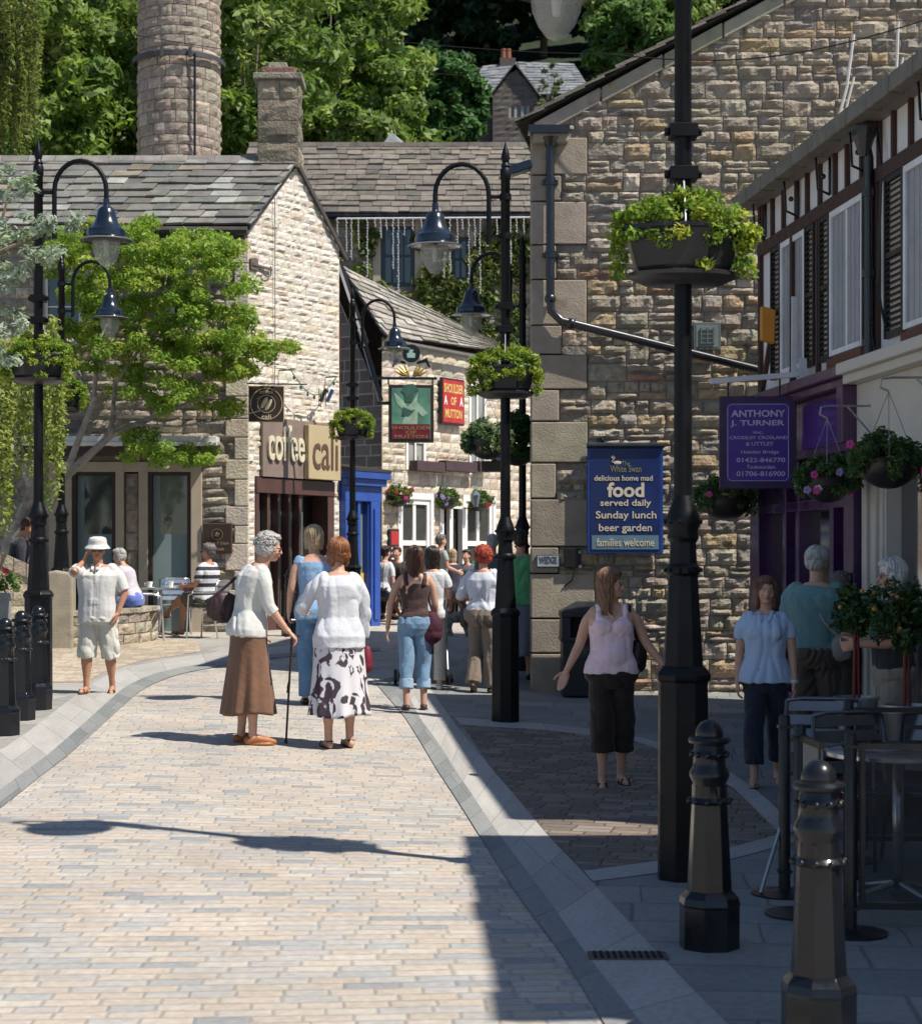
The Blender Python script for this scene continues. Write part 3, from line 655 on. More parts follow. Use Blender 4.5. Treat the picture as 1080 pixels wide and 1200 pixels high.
# ================================================================== round mill chimney
MYc = 46.0; mx0, mx1 = wp(162, 0, MYc).x, wp(258, 0, MYc).x; mcx = (mx0 + mx1) / 2; mr = (mx1 - mx0) / 2
ml = thing('mill_chimney', (mcx, MYc, .5), 'massive round stone mill chimney rising behind the coffee house roof', 'chimney')
mb = MB(); H_ = 20
def cyl(u, v, w):
    rr = mr * (1.0 - (v - 10) * .004) + w; a = -pi / 2 + (u - pi * mr) / mr; return Vector((mcx + rr * cos(a), MYc + rr * sin(a), v))
stone_wall(mb, cyl, 0, 2 * pi * mr, .5, lambda u: H_, palf((.275, .23, .185), .16, .04, ((.15, (.33, .275, .22)),)), rng, ch=(.22, .31), bw=(.3, .62), gap=.010, depth=.01, bulge=.032, mort=(.2, .165, .14), rough=.03)
mb.build('shaft', STONE, ml)
mb = MB(); zb = frel(MYc - mr, 62); mb.lathe([(mr + .10, -.06), (mr + .13, -.06), (mr + .13, .06), (mr + .10, .06)], (mcx, MYc, zb), 32, caps=False); mb.bar((mcx - .25, MYc - mr - .15, zb - .12), (mcx - .25, MYc - mr - .15, zb + .12), .08); mb.bar((mcx + .45, MYc - mr - .1, zb - .12), (mcx + .45, MYc - mr - .1, zb + .12), .08); mb.build('iron_band', mat('band_iron', (.05, .05, .055), .6), ml)
mb = MB(); a0 = R(-62); mb.tube([(mcx + (mr + .12) * cos(a0), MYc + (mr + .12) * sin(a0), z) for z in (zb, zb - 3, zb - 6)], .035, 6); mb.build('conductor_strip', BLACK, ml)
# ================================================================== pub (dark gable end + bright front)
PO = Vector((-1.5, 34, 0)); PF = Frame(PO, (.65, 1)); PS = Frame(PO - PF.N.normalized() * 0, (0, 0) if False else (-PF.N.x * -1, -PF.N.y * -1))
# PS: gable end; U runs towards the front corner so it reads left to right
PS = Frame(PO - PF.N * 2.6, (PF.N.x, PF.N.y))
pub = thing('pub', PO + Vector((0, 0, .5)), 'sunlit pale stone pub with white sash windows and a dark gable end', 'building')
PUBP = palf((.53, .46, .37), .13, .04, ((.15, (.44, .36, .27)), (.1, (.58, .52, .44))))
fe = lambda u: 5.96
pw = lambda x0, x1, y0, y1: (PF.uv(x0, 600)[0], PF.uv(x1, 600)[0], PF.uv((x0 + x1) / 2, y1)[1], PF.uv((x0 + x1) / 2, y0)[1])
pg1, pdo, pg2 = pw(468, 503, 585, 742), pw(516, 541, 590, 742), pw(544, 576, 588, 742)
ps1, ps2 = pw(475, 498, 484, 551), pw(549, 569, 450, 547)
pg1 = (*pg1[:2], 1.2, pg1[3]); pg2 = (*pg2[:2], 1.2, pg2[3]); pdo = (*pdo[:2], .5, pdo[3])
mb = MB(); stone_wall(mb, PF.at, 0, 6.2, .4, fe, PUBP, rng, holes=[pg1, pdo, pg2, ps1, ps2], ch=(.13, .24), bw=(.22, .5), gap=.009, depth=.012, bulge=.022, mort=(.42, .36, .29), rough=.012)
mb.build('front_wall', PALE, pub)
# gable end: corner is at u=2.6
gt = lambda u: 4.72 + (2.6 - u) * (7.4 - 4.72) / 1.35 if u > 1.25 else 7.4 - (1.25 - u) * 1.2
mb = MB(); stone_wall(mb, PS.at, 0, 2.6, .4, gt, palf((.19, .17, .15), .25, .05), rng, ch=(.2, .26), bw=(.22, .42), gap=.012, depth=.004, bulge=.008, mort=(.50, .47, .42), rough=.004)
e = PF.at(6.2, 0, 0); f_ = PF.at(6.2, 0, -2.6)
mb.add([(e.x, e.y, .4), (f_.x, f_.y, .4), (f_.x, f_.y, 5.9), (e.x, e.y, 5.9)], [(0, 1, 2, 3)], (.2, .17, .14)); q0 = PS.at(0, 0, 0)
mb.add([(q0.x, q0.y, .4), (f_.x, f_.y, .4), (f_.x, f_.y, 5.9), (q0.x, q0.y, 5.9)], [(0, 1, 2, 3)], (.2, .17, .14))
mb.build('gable_end_wall', mat('dark_stone', (1, 1, 1), .9, 0, .2, 9, .004, 42, attr=True), pub)  # stones darker than on the front wall, with pale mortar
E1 = PF.at(-.12, 5.92, .15); E2 = PF.uv(579, 413); E2 = PF.at(E2[0], E2[1] - .02, .15); Pp = wp(398, 312, 34.9); E0 = wp(415, 372, 34.2)
T2 = wp(584, 404, E2.y + .2)
mb = MB(); slates(mb, E1, E2, Pp, T2 + Vector((0, .1, .02)), 11, .5, .035, PUBSL, rng)
mb.add([tuple(Pp), tuple(T2), tuple(PF.at(6.2, 5.7, -2.6)), tuple(PF.at(0, 5.7, -2.6))], [(0, 1, 2, 3)], (.2, .18, .15))
mb.build('roof', SLATE, pub)
mb = MB(); mb.bar(wp(395, 306, 33.8), wp(428, 405, 33.8), .04, .05); mb.build('verge_board', mat('verge_white', (.6, .58, .55), .6), pub)
mb = MB(); mb.bar(wp(398, 303, 33.85), wp(431, 402, 33.85), .03, .05); mb.build('verge_flashing', mat('lead', (.035, .03, .03), .6), pub)
mb = MB(); mb.tube([PF.at(-.1, 5.86, .2), PF.at(E2.x * 0 + 3.5, 5.84, .2)], .05, 8); mb.build('gutter', mat('grey_gutter', (.12, .11, .10), .6), pub)
for h in (pg1, pg2):
    s = MB(); s.fbox(PF, h[0] - .1, h[0], h[2], h[3] + .12, -.04, .04); s.fbox(PF, h[1], h[1] + .1, h[2], h[3] + .12, -.04, .04); s.fbox(PF, h[0], h[1], h[3], h[3] + .12, -.04, .04); s.build('window_surround', WHITE, pub)
    window(PF, pub, *h, WHITE, mat('pub_glass', (.05, .05, .045), .05, spec=1), .1, 2, 2, -.06, bar=.10)
for h in (ps1, ps2): window(PF, pub, *h, WHITE, mat('pub_glass_pale', (.30, .30, .28), .08, spec=1), .07, 2, 2, -.05, bar=.05)
s = MB(); s.fbox(PF, pdo[0] - .08, pdo[0] + .05, pdo[2], pdo[3], -.06, .05); s.fbox(PF, pdo[1] - .05, pdo[1] + .08, pdo[2], pdo[3], -.06, .05); s.fbox(PF, pdo[0] + .05, pdo[1] - .05, pdo[3] - .1, pdo[3], -.06, .04); s.fbox(PF, (pdo[0] + pdo[1]) / 2 - .1, (pdo[0] + pdo[1]) / 2 + .02, pdo[2], pdo[3] - .1, -.05, .03); s.build('door_frame', WHITE, pub)
s = MB(); s.fbox(PF, pdo[0] + .05, pdo[1] - .05, pdo[2], pdo[3] - .1, -.12, -.1); s.build('door', mat('dim_inside', (.02, .018, .016), .6), pub)  # flat dark sheet, the dim interior put into its colour
# window boxes: long dark troughs above the ground floor
for a_, b_, lab in ((478, 511, 'long dark plum trough on the pub wall above the ground floor window'), (512, 549, 'long plum trough on the pub wall above the white door'), (552, 566, 'short plum trough below the right sash window of the pub')):
    q = pw(a_, b_, 541, 553); g = thing('window_box', PF.at((q[0] + q[1]) / 2, q[2], .1), lab, 'planter', group='plum troughs on the pub wall')
    mb = MB(); mb.fbox(PF, q[0], q[1], q[2], q[3], .03, .22); mb.build('trough', mat('plum', (.06, .035, .04), .6), g, bevel=.01)
    mb = MB(); 
    for k in range(3): u = q[0] + (q[1] - q[0]) * (k + .5) / 3; mb.bar(PF.at(u, q[3], .12), PF.at(u, q[3] + .1, .12), .012)
    mb.build('spike', BLACK, g)
def hang_frame(px, py, Y, u=(1, 0)):
    f = Frame(wp(px, py, Y), u); f.o.z = 0; return f
# hanging pub sign, plane facing the street
HS = hang_frame(481, 480, 33.2, (1, .05))
s, a, b, v0, v1 = sgn('pub_sign', HS, 455, 508, 451, 519, 'framed hanging pub sign with green picture over maroon lettering SHOULDER OF MUTTON', .06, mat('sign_frame_dark', (.03, .016, .018), .5), mat('sign_green', (.10, .25, .17), .6, 0, .5, 3.2), .06)
mid = v0 + (v1 - v0) * .32
mb = MB(); mb.fbox(HS, a + .07, b - .07, v0 + .07, mid, .064, .07); mb.build('lettering_panel', mat('maroon', (.17, .012, .03), .5), s)
GRN2 = mat('pale_green_paint', (.34, .48, .36), .6, 0, .35, 6); GRN3 = mat('deep_green_paint', (.045, .13, .09), .6, 0, .35, 6)
cu_ = (a + b) / 2; cv_ = (mid + v1) / 2
mb = MB(); mb.prism(HS, [(cu_ + x * .42, cv_ + y * .45) for x, y in ((-.75, .5), (-.4, .2), (-.15, -.1), (.1, .15), (.3, .5), (.25, .1), (.75, -.35), (.5, -.5), (.3, -.3), (.25, -.95), (-.5, -.95), (-.2, -.35), (-.65, .05))], .064, .068); mb.build('painted_figure', GRN2, s)
mb = MB(); mb.prism(HS, [(cu_ + x * .42, cv_ + y * .45) for x, y in ((-.45, .55), (-.3, .8), (.1, .85), (.35, .6), (.15, .5), (.05, .1), (-.25, .1), (-.3, .45))], .068, .072); mb.prism(HS, [(cu_ + x * .42, cv_ + y * .45) for x, y in ((-.35, -.1), (0, -.25), (.2, -.2), (-.1, -.5), (-.4, -.45))], .068, .072); mb.build('painted_shadow', GRN3, s)
GT = mat('sign_gilt', (.36, .25, .09), .5)
for i, t in enumerate(('SHOULDER', 'OF', 'MUTTON')):
    h_ = (mid - v0 - .1) / 3; w_ = (.36, .1, .30)[i]
    text(t, HS, cu_ - w_, cu_ + w_, mid - .03 - h_ * (i + .85), mid - .03 - h_ * (i + .1), .071, GT, s)
mb = MB(); mb.bar(HS.at(a - .35, v1 + .12, .03), HS.at(b + .06, v1 + .12, .03), .05); mb.bar(HS.at(a, v1, .03), HS.at(a, v1 + .12, .03), .03); mb.bar(HS.at(b - .02, v1, .03), HS.at(b - .02, v1 + .12, .03), .03); mb.bar(HS.at(a - .2, v0 + (v1 - v0) * .68, .03), HS.at(a + .05, v0 + (v1 - v0) * .68, .03), .06)
q = HS.at(a - .35, v1 + .6, .03); mb.bar(q + Vector((-.15, 0, .45)), HS.at(a - .12, v0 + (v1 - v0) * .72, .03), .06); mb.build('bracket', BLACK, s)
mb = MB(); mb.bar(HS.at(a - .56, v1 + 1.02, -.02), HS.at(a - .18, v0 + (v1 - v0) * .72, -.02), .025); mb.build('white_stay', WHITE, s)
# crest on the bracket
cr = thing('sign_crest', HS.at(cu_, v1 + .15, .03), 'round black disc with small pale emblem and gilt leaves above the pub sign', 'ornament')
mb = MB(); cvz = v1 + .58; n = 24; mb.prism(HS, [(cu_ + .17 * cos(2 * pi * i / n), cvz + .17 * sin(2 * pi * i / n)) for i in range(n)], 0, .05); mb.build('disc', BLACK, cr)
mb = MB(); mb.prism(HS, [(cu_ - .07, cvz - .08), (cu_ + .07, cvz - .08), (cu_ + .08, cvz), (cu_ + .02, cvz + .02), (cu_ + .05, cvz + .07), (cu_ - .05, cvz + .07), (cu_ - .03, cvz + .02), (cu_ - .08, cvz)], .05, .056); mb.build('emblem', mat('emblem_green', (.35, .55, .45), .6), cr)
mb = MB()
for sg in (-1, 1):
    for k in range(4):
        an = .5 + k * .28; L = .26 + .02 * k; p1 = HS.at(cu_ + sg * L * sin(an), v1 + .2 + L * cos(an) * .8, .03); mb.tube([HS.at(cu_ + sg * .03, v1 + .16, .03), (HS.at(cu_ + sg * .03, v1 + .16, .03) + p1) / 2 + Vector((0, 0, -.02)), p1], [.012, .03, .008], 6)
mb.build('gilt_leaf_spray', mat('gilt', (.5, .34, .1), .35, .5), cr)
mb = MB()
for sg in (-1, 1): mb.tube([HS.at(cu_ + sg * .1, v1 + .4, .02), HS.at(cu_ + sg * .28, v1 + .46, .02), HS.at(cu_ + sg * .34, v1 + .33, .02)], [.02, .05, .02], 6)
mb.build('scroll', BLACK, cr)
# red wall sign
q = pw(512, 538, 444, 498)
s = thing('wall_sign', PF.at(q[0], q[2], .06), 'red wall sign with gilt capitals fixed to the pub front beside the picture sign', 'sign')
mb = MB(); mb.fbox(PF, q[0], q[1], q[2], q[3], .06, .12); mb.build('board', mat('sign_frame_dark'), s)
mb = MB(); mb.fbox(PF, q[0] + .03, q[1] - .03, q[2] + .04, q[3] - .04, .12, .126); mb.build('sign_face', mat('sign_red', (.42, .03, .03), .5), s)
u0, u1 = q[0] + .06, q[1] - .06; H = q[3] - q[2]; YG = mat('gilt_letters', (.65, .48, .16), .5)
text('SHOULDER', PF, u0, u1, q[3] - .32 * H, q[3] - .12 * H, .128, YG, s, bold=.02); text('OF', PF, (u0 + u1) / 2 - .1, (u0 + u1) / 2 + .1, q[3] - .58 * H, q[3] - .40 * H, .128, YG, s, bold=.02)
text('MUTTON', PF, u0 + .04, u1 - .04, q[3] - .86 * H, q[3] - .67 * H, .128, YG, s, bold=.02)
text('A', PF, u0, u0 + .12, q[3] - .58 * H, q[3] - .38 * H, .128, WHITE, s, bold=.03); text('A', PF, u1 - .12, u1, q[3] - .58 * H, q[3] - .38 * H, .128, WHITE, s, bold=.03)
q = pw(453, 464, 620, 668); s = thing('menu_board', PF.at(q[0], q[2], .03), 'tall narrow red and black menu board beside the blue shopfront', 'sign')
mb = MB(); mb.fbox(PF, q[0], q[1], q[2], q[3], .03, .07); mb.build('board', mat('sign_frame_dark'), s); mb = MB(); mb.fbox(PF, q[0] + .05, q[1] - .03, q[3] - .3, q[3] - .04, .07, .075); mb.build('red_header', mat('sign_red'), s)
mb = MB()
for k in range(7): v = q[3] - .38 - k * .1; mb.fbox(PF, q[0] + .06, q[0] + .06 + .1 + .03 * (k % 3), v, v + .03, .07, .074)
mb.build('white_text_line', WHITE, s)
q = pw(547, 557, 655, 672)
# wall lantern
c = PF.at((pdo[1] + pg2[0]) / 2, pdo[3] + .1, .3); s = thing('wall_lantern', c, 'grey wall lantern between the pub door and the right window', 'lamp')
mb = MB(); mb.lathe([(.05, -.16), (.09, .05), (.1, .06), (.1, .08), (.02, .16), (.015, .2)], c, 6); mb.build('lantern_body', mat('lantern_grey', (.12, .15, .18), .3), s); mb = MB(); mb.bar(PF.at((pdo[1] + pg2[0]) / 2, pdo[3] - .1, 0), c - Vector((0, 0, .16)), .02); mb.build('bracket', BLACK, s)

# ================================================================== blue shop
BO = CG.at(GL + .02, 0, 0); BF = Frame(BO, (.62, 1)); bs = thing('blue_shop', BO + Vector((0, 0, .5)), 'bright blue painted wooden shopfront between the coffee house and the pub', 'shop')
BLU = mat('shop_blue', (.025, .075, .33), .4, 0, .1, 4, coat=.2)
mb = MB(); L = 1.08; mb.fbox(BF, -.05, L + .08, 3.10, 3.22, -.1, .26); mb.fbox(BF, 0, L + .04, 2.98, 3.10, -.1, .2); mb.fbox(BF, 0, L, 2.72, 2.98, -.1, .12); mb.build('cornice', BLU, bs, bevel=.01)
mb = MB(); mb.fbox(BF, L - .34, L - .06, .5, 2.72, -.1, .13); mb.fbox(BF, L - .27, L - .13, .7, 2.6, .13, .16); mb.fbox(BF, .0, .12, .5, 2.72, -.1, .12); mb.fbox(BF, .12, L - .34, .5, .95, -.1, .08); mb.fbox(BF, .42, .5, .95, 2.72, -.08, .08); mb.fbox(BF, .72, .78, .95, 2.72, -.08, .08); mb.build('shop_frame', BLU, bs, bevel=.008)
mb = MB(); mb.fbox(BF, .12, L - .34, .95, 2.72, -.04, -.03); mb.build('pane', mat('shop_pane', (.16, .2, .2), .04, spec=1), bs)
mb = MB(); mb.fbox(BF, .55, .7, 1.0, 1.5, -.02, .0); mb.build('window_poster', mat('poster_yellow', (.6, .42, .08), .6), bs)
a_ = [BF.at(0, 0, -.1), BF.at(L, 0, -.1), BF.at(L, 0, -1.4), BF.at(0, 0, -1.4)]
mb = MB(); mb.hexa([(p.x, p.y, .45) for p in a_] + [(p.x, p.y, 3.2) for p in a_], (.13, .12, .11)); mb.build('shop_body', mat('dark_stone'), bs)
mb = MB(); mb.hexa([(p.x, p.y, 3.22) for p in [BF.at(-.05, 0, .27), BF.at(L + .08, 0, .27), BF.at(L, 0, -1.4), BF.at(0, 0, -1.4)]] + [(p.x, p.y, z) for p, z in zip([BF.at(-.05, 0, .27), BF.at(L + .08, 0, .27), BF.at(L, 0, -1.4), BF.at(0, 0, -1.4)], (3.27, 3.27, 3.5, 3.5))]); mb.build('roof', mat('lead'), bs)
# dark red window frame between
mb = MB(); q = [wp(x, y, 33.3) for x, y in ((393, 460), (402, 462), (402, 372), (393, 368))]; 
f2 = Frame((q[0].x, 33.5, 0), (1, 0)); rw = MB(); rw.fbox(f2, -.1, .09, frel(33.5, 470), frel(33.5, 378), 0, .08); o = rw.build('red_window', mat('oxblood', (.12, .025, .02), .5), pub); 

# ================================================================== ivy-clad building behind
BB = Frame((-5.5, 46, 0), (1, 0)); bb = thing('ivy_building', (-1, 46, .6), 'long stone building behind with brown slate roof and ivy over its wall', 'building')
ez = frel(46, 251); bw1 = (BB.uv(446, 300)[0], BB.uv(486, 300)[0], BB.uv(466, 336)[1], BB.uv(466, 262)[1]); bw2 = (BB.uv(528, 300)[0], BB.uv(551, 300)[0], BB.uv(540, 330)[1], BB.uv(540, 276)[1])
mb = MB(); stone_wall(mb, BB.at, 0, 9.6, .5, lambda u: ez, palf((.27, .24, .2), .2, .05), rng, holes=[bw1, bw2], ch=(.2, .32), bw=(.3, .7), nx=3, ny=3)
mb.add([(4.1, 46, .5), (4.1, 52, .5), (4.1, 52, ez), (4.1, 49, ez + 2.3), (4.1, 46, ez)], [(0, 1, 2, 3, 4)], (.25, .22, .18)); mb.add([(-5.5, 46, .5), (-5.5, 52, .5), (-5.5, 52, ez), (-5.5, 49, ez + 2.3), (-5.5, 46, ez)], [(0, 1, 2, 3, 4)], (.25, .22, .18)); mb.add([(-5.5, 52, .5), (4.1, 52, .5), (4.1, 52, ez), (-5.5, 52, ez)], [(0, 1, 2, 3)], (.25, .22, .18))
mb.build('wall', STONE, bb)
rz_ = frel(49, 172); mb = MB(); slates(mb, (-5.8, 45.7, ez - .05), (4.4, 45.7, ez - .05), (-5.8, 49, rz_), (4.4, 49, rz_), 13, .45, .045, BRNSL, rng); slates(mb, (4.4, 52.3, ez - .05), (-5.8, 52.3, ez - .05), (4.4, 49, rz_ - .01), (-5.8, 49, rz_ - .01), 13, .6, .04, BRNSL, rng)
for i in range(22): mb.box((-5.55 + i * .46, 49, rz_ + .04), (.45, .3, .12), col=palf((.24, .21, .18), .2)(rng))
mb.build('roof', SLATE, bb)
mb = MB(); mb.tube([(-5.8, 45.62, ez - .12), (4.4, 45.62, ez - .12)], .07, 8); mb.build('gutter', BLACK, bb)
for h in (bw1, bw2):
    window(BB, bb, *h, mat('green_frame', (.03, .05, .055), .5), DARKG, .12, 3 if h is bw1 else 2, 2, -.1, bar=.06); s = MB(); s.fbox(BB, h[0] - .2, h[0], h[2] - .1, h[3] + .1, -.02, .05); s.fbox(BB, h[1], h[1] + .2, h[2] - .1, h[3] + .1, -.02, .05); s.build('window_surround', mat('stone_trim'), bb)
# icicle lights
mb = MB(); p0 = wp(395, 256, 45.4)
mb.tube([(p0.x, 45.4, p0.z), (4.2, 45.4, p0.z + .05)], .025, 5); rr = random.Random(3)
x = p0.x
while x < 1.95:
    L = rr.choice((.3, .5, .8, 1.2, 1.7, 2.2)) * rr.uniform(.6, 1.0); y = 45.38; k = int(L / .07)
    mb.tube([(x, y, p0.z), (x + .02, y, p0.z - L)], .009, 4)
    for i in range(k): z = p0.z - (i + .5) * .07 * 1.02; mb.ball((x + rr.uniform(-.02, .02), y, z), (.017, .017, .022), 5, 4)
    x += rr.uniform(.12, .24)
tag(mb.build('icicle_lights', mat('light_white', (.5, .5, .5), .4)), 'white icicle light strings hanging along the eaves of the ivy covered building', 'string lights')
# small slate peak just showing over the ridge
p = wp(463, 160, 56); g = thing('dormer_roof', (p.x, 56, p.z - 1.2), 'small grey slate roof peak just showing above the brown ridge', 'roof'); mb = MB(); mb.add([(p.x - .75, 55.3, p.z - .9), (p.x + .75, 55.3, p.z - .9), (p.x + .75, 57.5, p.z - .9), (p.x - .75, 57.5, p.z - .9), (p.x - .1, 55.6, p.z + .05), (p.x + .25, 57, p.z + .05)], [(0, 1, 4), (1, 2, 5, 4), (2, 3, 5), (3, 0, 4, 5)], (.25, .27, .28)); mb.build('slate_covering', SLATE, g); mb = MB(); mb.box((p.x, 56.4, p.z - 1.6), (1.3, 1.9, 1.4), col=(.2, .18, .15)); mb.build('wall', STONE, g)

# ================================================================== house on the hillside
HYY = 110.0; HF = Frame((wp(577, 0, HYY).x, HYY, 0), (1, 0)); hx = lambda px: HF.uv(px, 100)[0]; hv = lambda py: HF.uv(600, py)[1]
hs = thing('hillside_house', (3.5, HYY, hv(175)), 'dark gabled stone house high among the trees on the hillside', 'house')
mb = MB(); gp0, gp1, gpk = hx(577), hx(630), hx(603)
stone_wall(mb, HF.at, gp0, gp1, hv(190), lambda u: hv(112) + (hv(78) - hv(112)) * (1 - abs(u - gpk) / (gp1 - gpk)), palf((.13, .11, .10), .2), rng, holes=[(hx(596), hx(620), hv(140), hv(121))], ch=(.3, .45), bw=(.5, 1.0), nx=3, ny=3)
d = HYY + 1.2; mb.add([(HF.at(hx(551), 0).x, d, hv(190)), (HF.at(hx(690), 0).x, d, hv(190)), (HF.at(hx(690), 0).x, d, hv(108)), (HF.at(hx(551), 0).x, d, hv(108))], [(0, 1, 2, 3)], (.12, .10, .09))
mb.add([(HF.at(gp0, 0).x, HYY, hv(190)), (HF.at(gp0, 0).x, HYY + 6, hv(190)), (HF.at(gp0, 0).x, HYY + 6, hv(112)), (HF.at(gp0, 0).x, HYY, hv(112))], [(0, 1, 2, 3)], (.12, .1, .09)); mb.add([(HF.at(gp1, 0).x, HYY, hv(190)), (HF.at(gp1, 0).x, HYY + 6, hv(190)), (HF.at(gp1, 0).x, HYY + 6, hv(112)), (HF.at(gp1, 0).x, HYY, hv(112))], [(0, 1, 2, 3)], (.12, .1, .09))
mb.build('wall', STONE, hs)
SLG = slpal((.17, .185, .2), ()); mb = MB(); X = lambda px: HF.at(hx(px), 0).x
slates(mb, wp(546, 111, HYY + .9), wp(590, 111, HYY + .9), wp(566, 78, HYY + 5), wp(606, 73, HYY + 5), 10, .7, .05, SLG, rng)
slates(mb, wp(618, 112, HYY + .9), wp(694, 109, HYY + .9), wp(606, 73, HYY + 5), wp(672, 75, HYY + 5), 12, .7, .05, SLG, rng)
zt, zb_ = hv(76), hv(114)
slates(mb, (X(574), HYY + 6, zb_), (X(574), HYY - .3, zb_), (X(603), HYY + 6, zt), (X(603), HYY - .3, zt), 9, .7, .05, SLG, rng)
slates(mb, (X(632), HYY - .3, zb_), (X(632), HYY + 6, zb_), (X(603), HYY - .3, zt), (X(603), HYY + 6, zt), 9, .7, .05, SLG, rng)
hr = mb.build('roof', SLATE, hs)
mb = MB(); mb.box((X(597), HYY + 5, hv(66)), (1.0, 1.0, 2.4), col=(.12, .09, .08)); mb.lathe([(.2, 0), (.16, .7)], (X(592), HYY + 5, hv(66) + 1.2), 8, col=(.25, .1, .06)); mb.lathe([(.2, 0), (.16, .7)], (X(598), HYY + 5, hv(66) + 1.2), 8, col=(.25, .1, .06)); mb.build('chimney', STONE, hr, world=False)
window(HF, hs, hx(596), hx(620), hv(140), hv(121), mat('stone_trim'), DARKG, .14, 3, 1, -.1, bar=.16)
# ================================================================== The Swan: big stone gable facing the street
SY = 20.5; SW = Frame((wp(622, 600, SY).x, SY, 0), (1, 0)); sx_ = lambda px: SW.uv(px, 600)[0]; sv_ = lambda py: SW.uv(700, py)[1]
sw = thing('stone_gable_house', (.85, SY, .2), 'big rough stone gable with large corner blocks behind the pink vest woman', 'building')
s0 = sv_(148); slope = (sv_(0) - sv_(135)) / (sx_(880) - sx_(625)); RU = 4.9
stop = lambda u: s0 + slope * (u if u < RU else 2 * RU - u)
mb = MB(); r3 = random.Random(5)
# quoins: alternate long and short
qs = []; v = .15; k = 0
while v < s0 - .05:
    h = r3.uniform(.40, .56) if k % 2 == 0 else r3.uniform(.3, .42); h = min(h, s0 - v); wq = r3.uniform(.62, .74) if k % 2 == 0 else r3.uniform(.28, .36); qs.append((0, wq, v, v + h)); v += h; k += 1
QP = palf((.30, .255, .195), .12, .03)
stone_wall(mb, SW.at, 0, 9.8, .05, stop, SWANP, rng, holes=qs + [(-1, 0, 0, 0)], ch=(.12, .22), bw=(.15, .46), gap=.008, depth=.016, bulge=.030, mort=(.21, .185, .15), rough=.032, nx=8, ny=5, split=.42)
mb.build('gable_wall', STONE, sw)
mb = MB()
for a, b, c, d in qs: mb.fbox(SW, a + .0, b - .008, c + .008, d - .008, -.25, .035, QP(r3))
SMO = mat('dressed_stone', (1, 1, 1), .85, 0, .2, 5, .006, 55, attr=True, dirt=((.10, .085, .065), 1.8, .60, .6)); mb.build('quoin_stone', SMO, sw, bevel=.012)
mb = MB(); x0 = SW.o.x; sdx = 1.0; W_ = 9.8
mb.add([(x0, SY + .03, .05), (x0 + sdx, SY + 6.5, .05), (x0 + sdx, SY + 6.5, s0), (x0, SY + .03, s0)], [(0, 1, 2, 3)], (.27, .23, .18)); mb.add([(x0 + sdx, SY + 6.5, .05), (x0 + W_, SY + 6.5, .05), (x0 + W_, SY + 6.5, s0), (x0 + RU, SY + 6.5, stop(RU)), (x0 + sdx, SY + 6.5, s0)], [(0, 1, 2, 3, 4)], (.25, .22, .18)); mb.add([(x0 + W_, SY, .05), (x0 + W_, SY + 6.5, .05), (x0 + W_, SY + 6.5, s0), (x0 + W_, SY, s0)], [(0, 1, 2, 3)], (.25, .22, .18))
mb.build('side_wall', STONE, sw)
mb = MB(); dz = .10
slates(mb, (x0 + .9, SY + 6.6, s0 + dz - .1), (x0 - .16, SY - .14, s0 + dz - .1), (x0 + RU, SY + 6.6, stop(RU) + dz), (x0 + RU, SY - .14, stop(RU) + dz), 22, .5, .03, BRNSL, rng)
slates(mb, (x0 + W_ + .2, SY - .14, s0 + dz - .1), (x0 + W_ + .2, SY + 6.6, s0 + dz - .1), (x0 + RU, SY - .14, stop(RU) + dz), (x0 + RU, SY + 6.6, stop(RU) + dz), 22, .5, .03, BRNSL, rng)
mb.build('roof', SLATE, sw)
# smooth raking stones under the verge
mb = MB(); u = .02
while u < RU:
    L_ = r3.uniform(.5, .9); c, s_ = u, min(RU, u + L_)
    mb.prism(SW, [(c + .01, stop(c) - .16), (s_ - .01, stop(s_) - .16), (s_ - .01, stop(s_) + .02), (c + .01, stop(c) + .02)], -.1, .05, palf((.27, .235, .18), .15)(r3)); u += L_
mb.build('raking_stones', SMO, sw, bevel=.01)
mb = MB(); mb.fbox(SW, .02, .42, s0 - .22, s0 - .02, .0, .16, (.27, .24, .19)); mb.build('kneeler', SMO, sw, bevel=.03)
# drainpipe
PIPE = mat('pipe_black', (.010, .011, .014), .3, 0, .3, 7, coat=.3)
p1, p2, p3 = SW.at(sx_(644), sv_(166), .12), SW.at(sx_(644), sv_(352), .12), SW.at(sx_(657), sv_(378), .13)
mb = MB(); mb.tube([p1, p2, SW.at(sx_(645), sv_(366), .125), p3, SW.at(sx_(900), sv_(438), .14)], .05, 10)
for p in (SW.at(sx_(644), sv_(352), .12), SW.at(sx_(668), sv_(381), .13)): mb.ball(p, .068, 10, 6)
for py in (215, 300): p = SW.at(sx_(644), sv_(py), .12); mb.lathe([(.062, -.04), (.062, .04)], p, 10); mb.fbox(SW, sx_(644) - .09, sx_(644) + .09, sv_(py) - .025, sv_(py) + .025, .02, .10)
g = mb.build('drainpipe', PIPE, sw, auto=True)
mb = MB(); mb.fbox(SW, sx_(618), sx_(666), sv_(160), sv_(151), .05, .22); mb.lathe([(.06, -.1), (.10, 0)], SW.at(sx_(644), sv_(164), .12), 10); mb.build('gutter', PIPE, sw)
# floodlight on the corner
c = SW.at(-.12, sv_(195), -.05); g = thing('floodlight', c, 'small dark floodlight jutting from the left corner of the stone gable', 'lamp'); mb = MB(); mb.bar(c + Vector((-.12, 0, -.05)), c + Vector((.12, 0, .03)), .2, .1); mb.build('lamp_body', BLUEBLK, g, bevel=.01); mb = MB(); mb.bar(c + Vector((.1, 0, 0)), c + Vector((.2, .05, -.02)), .03); mb.build('bracket', BLACK, g)
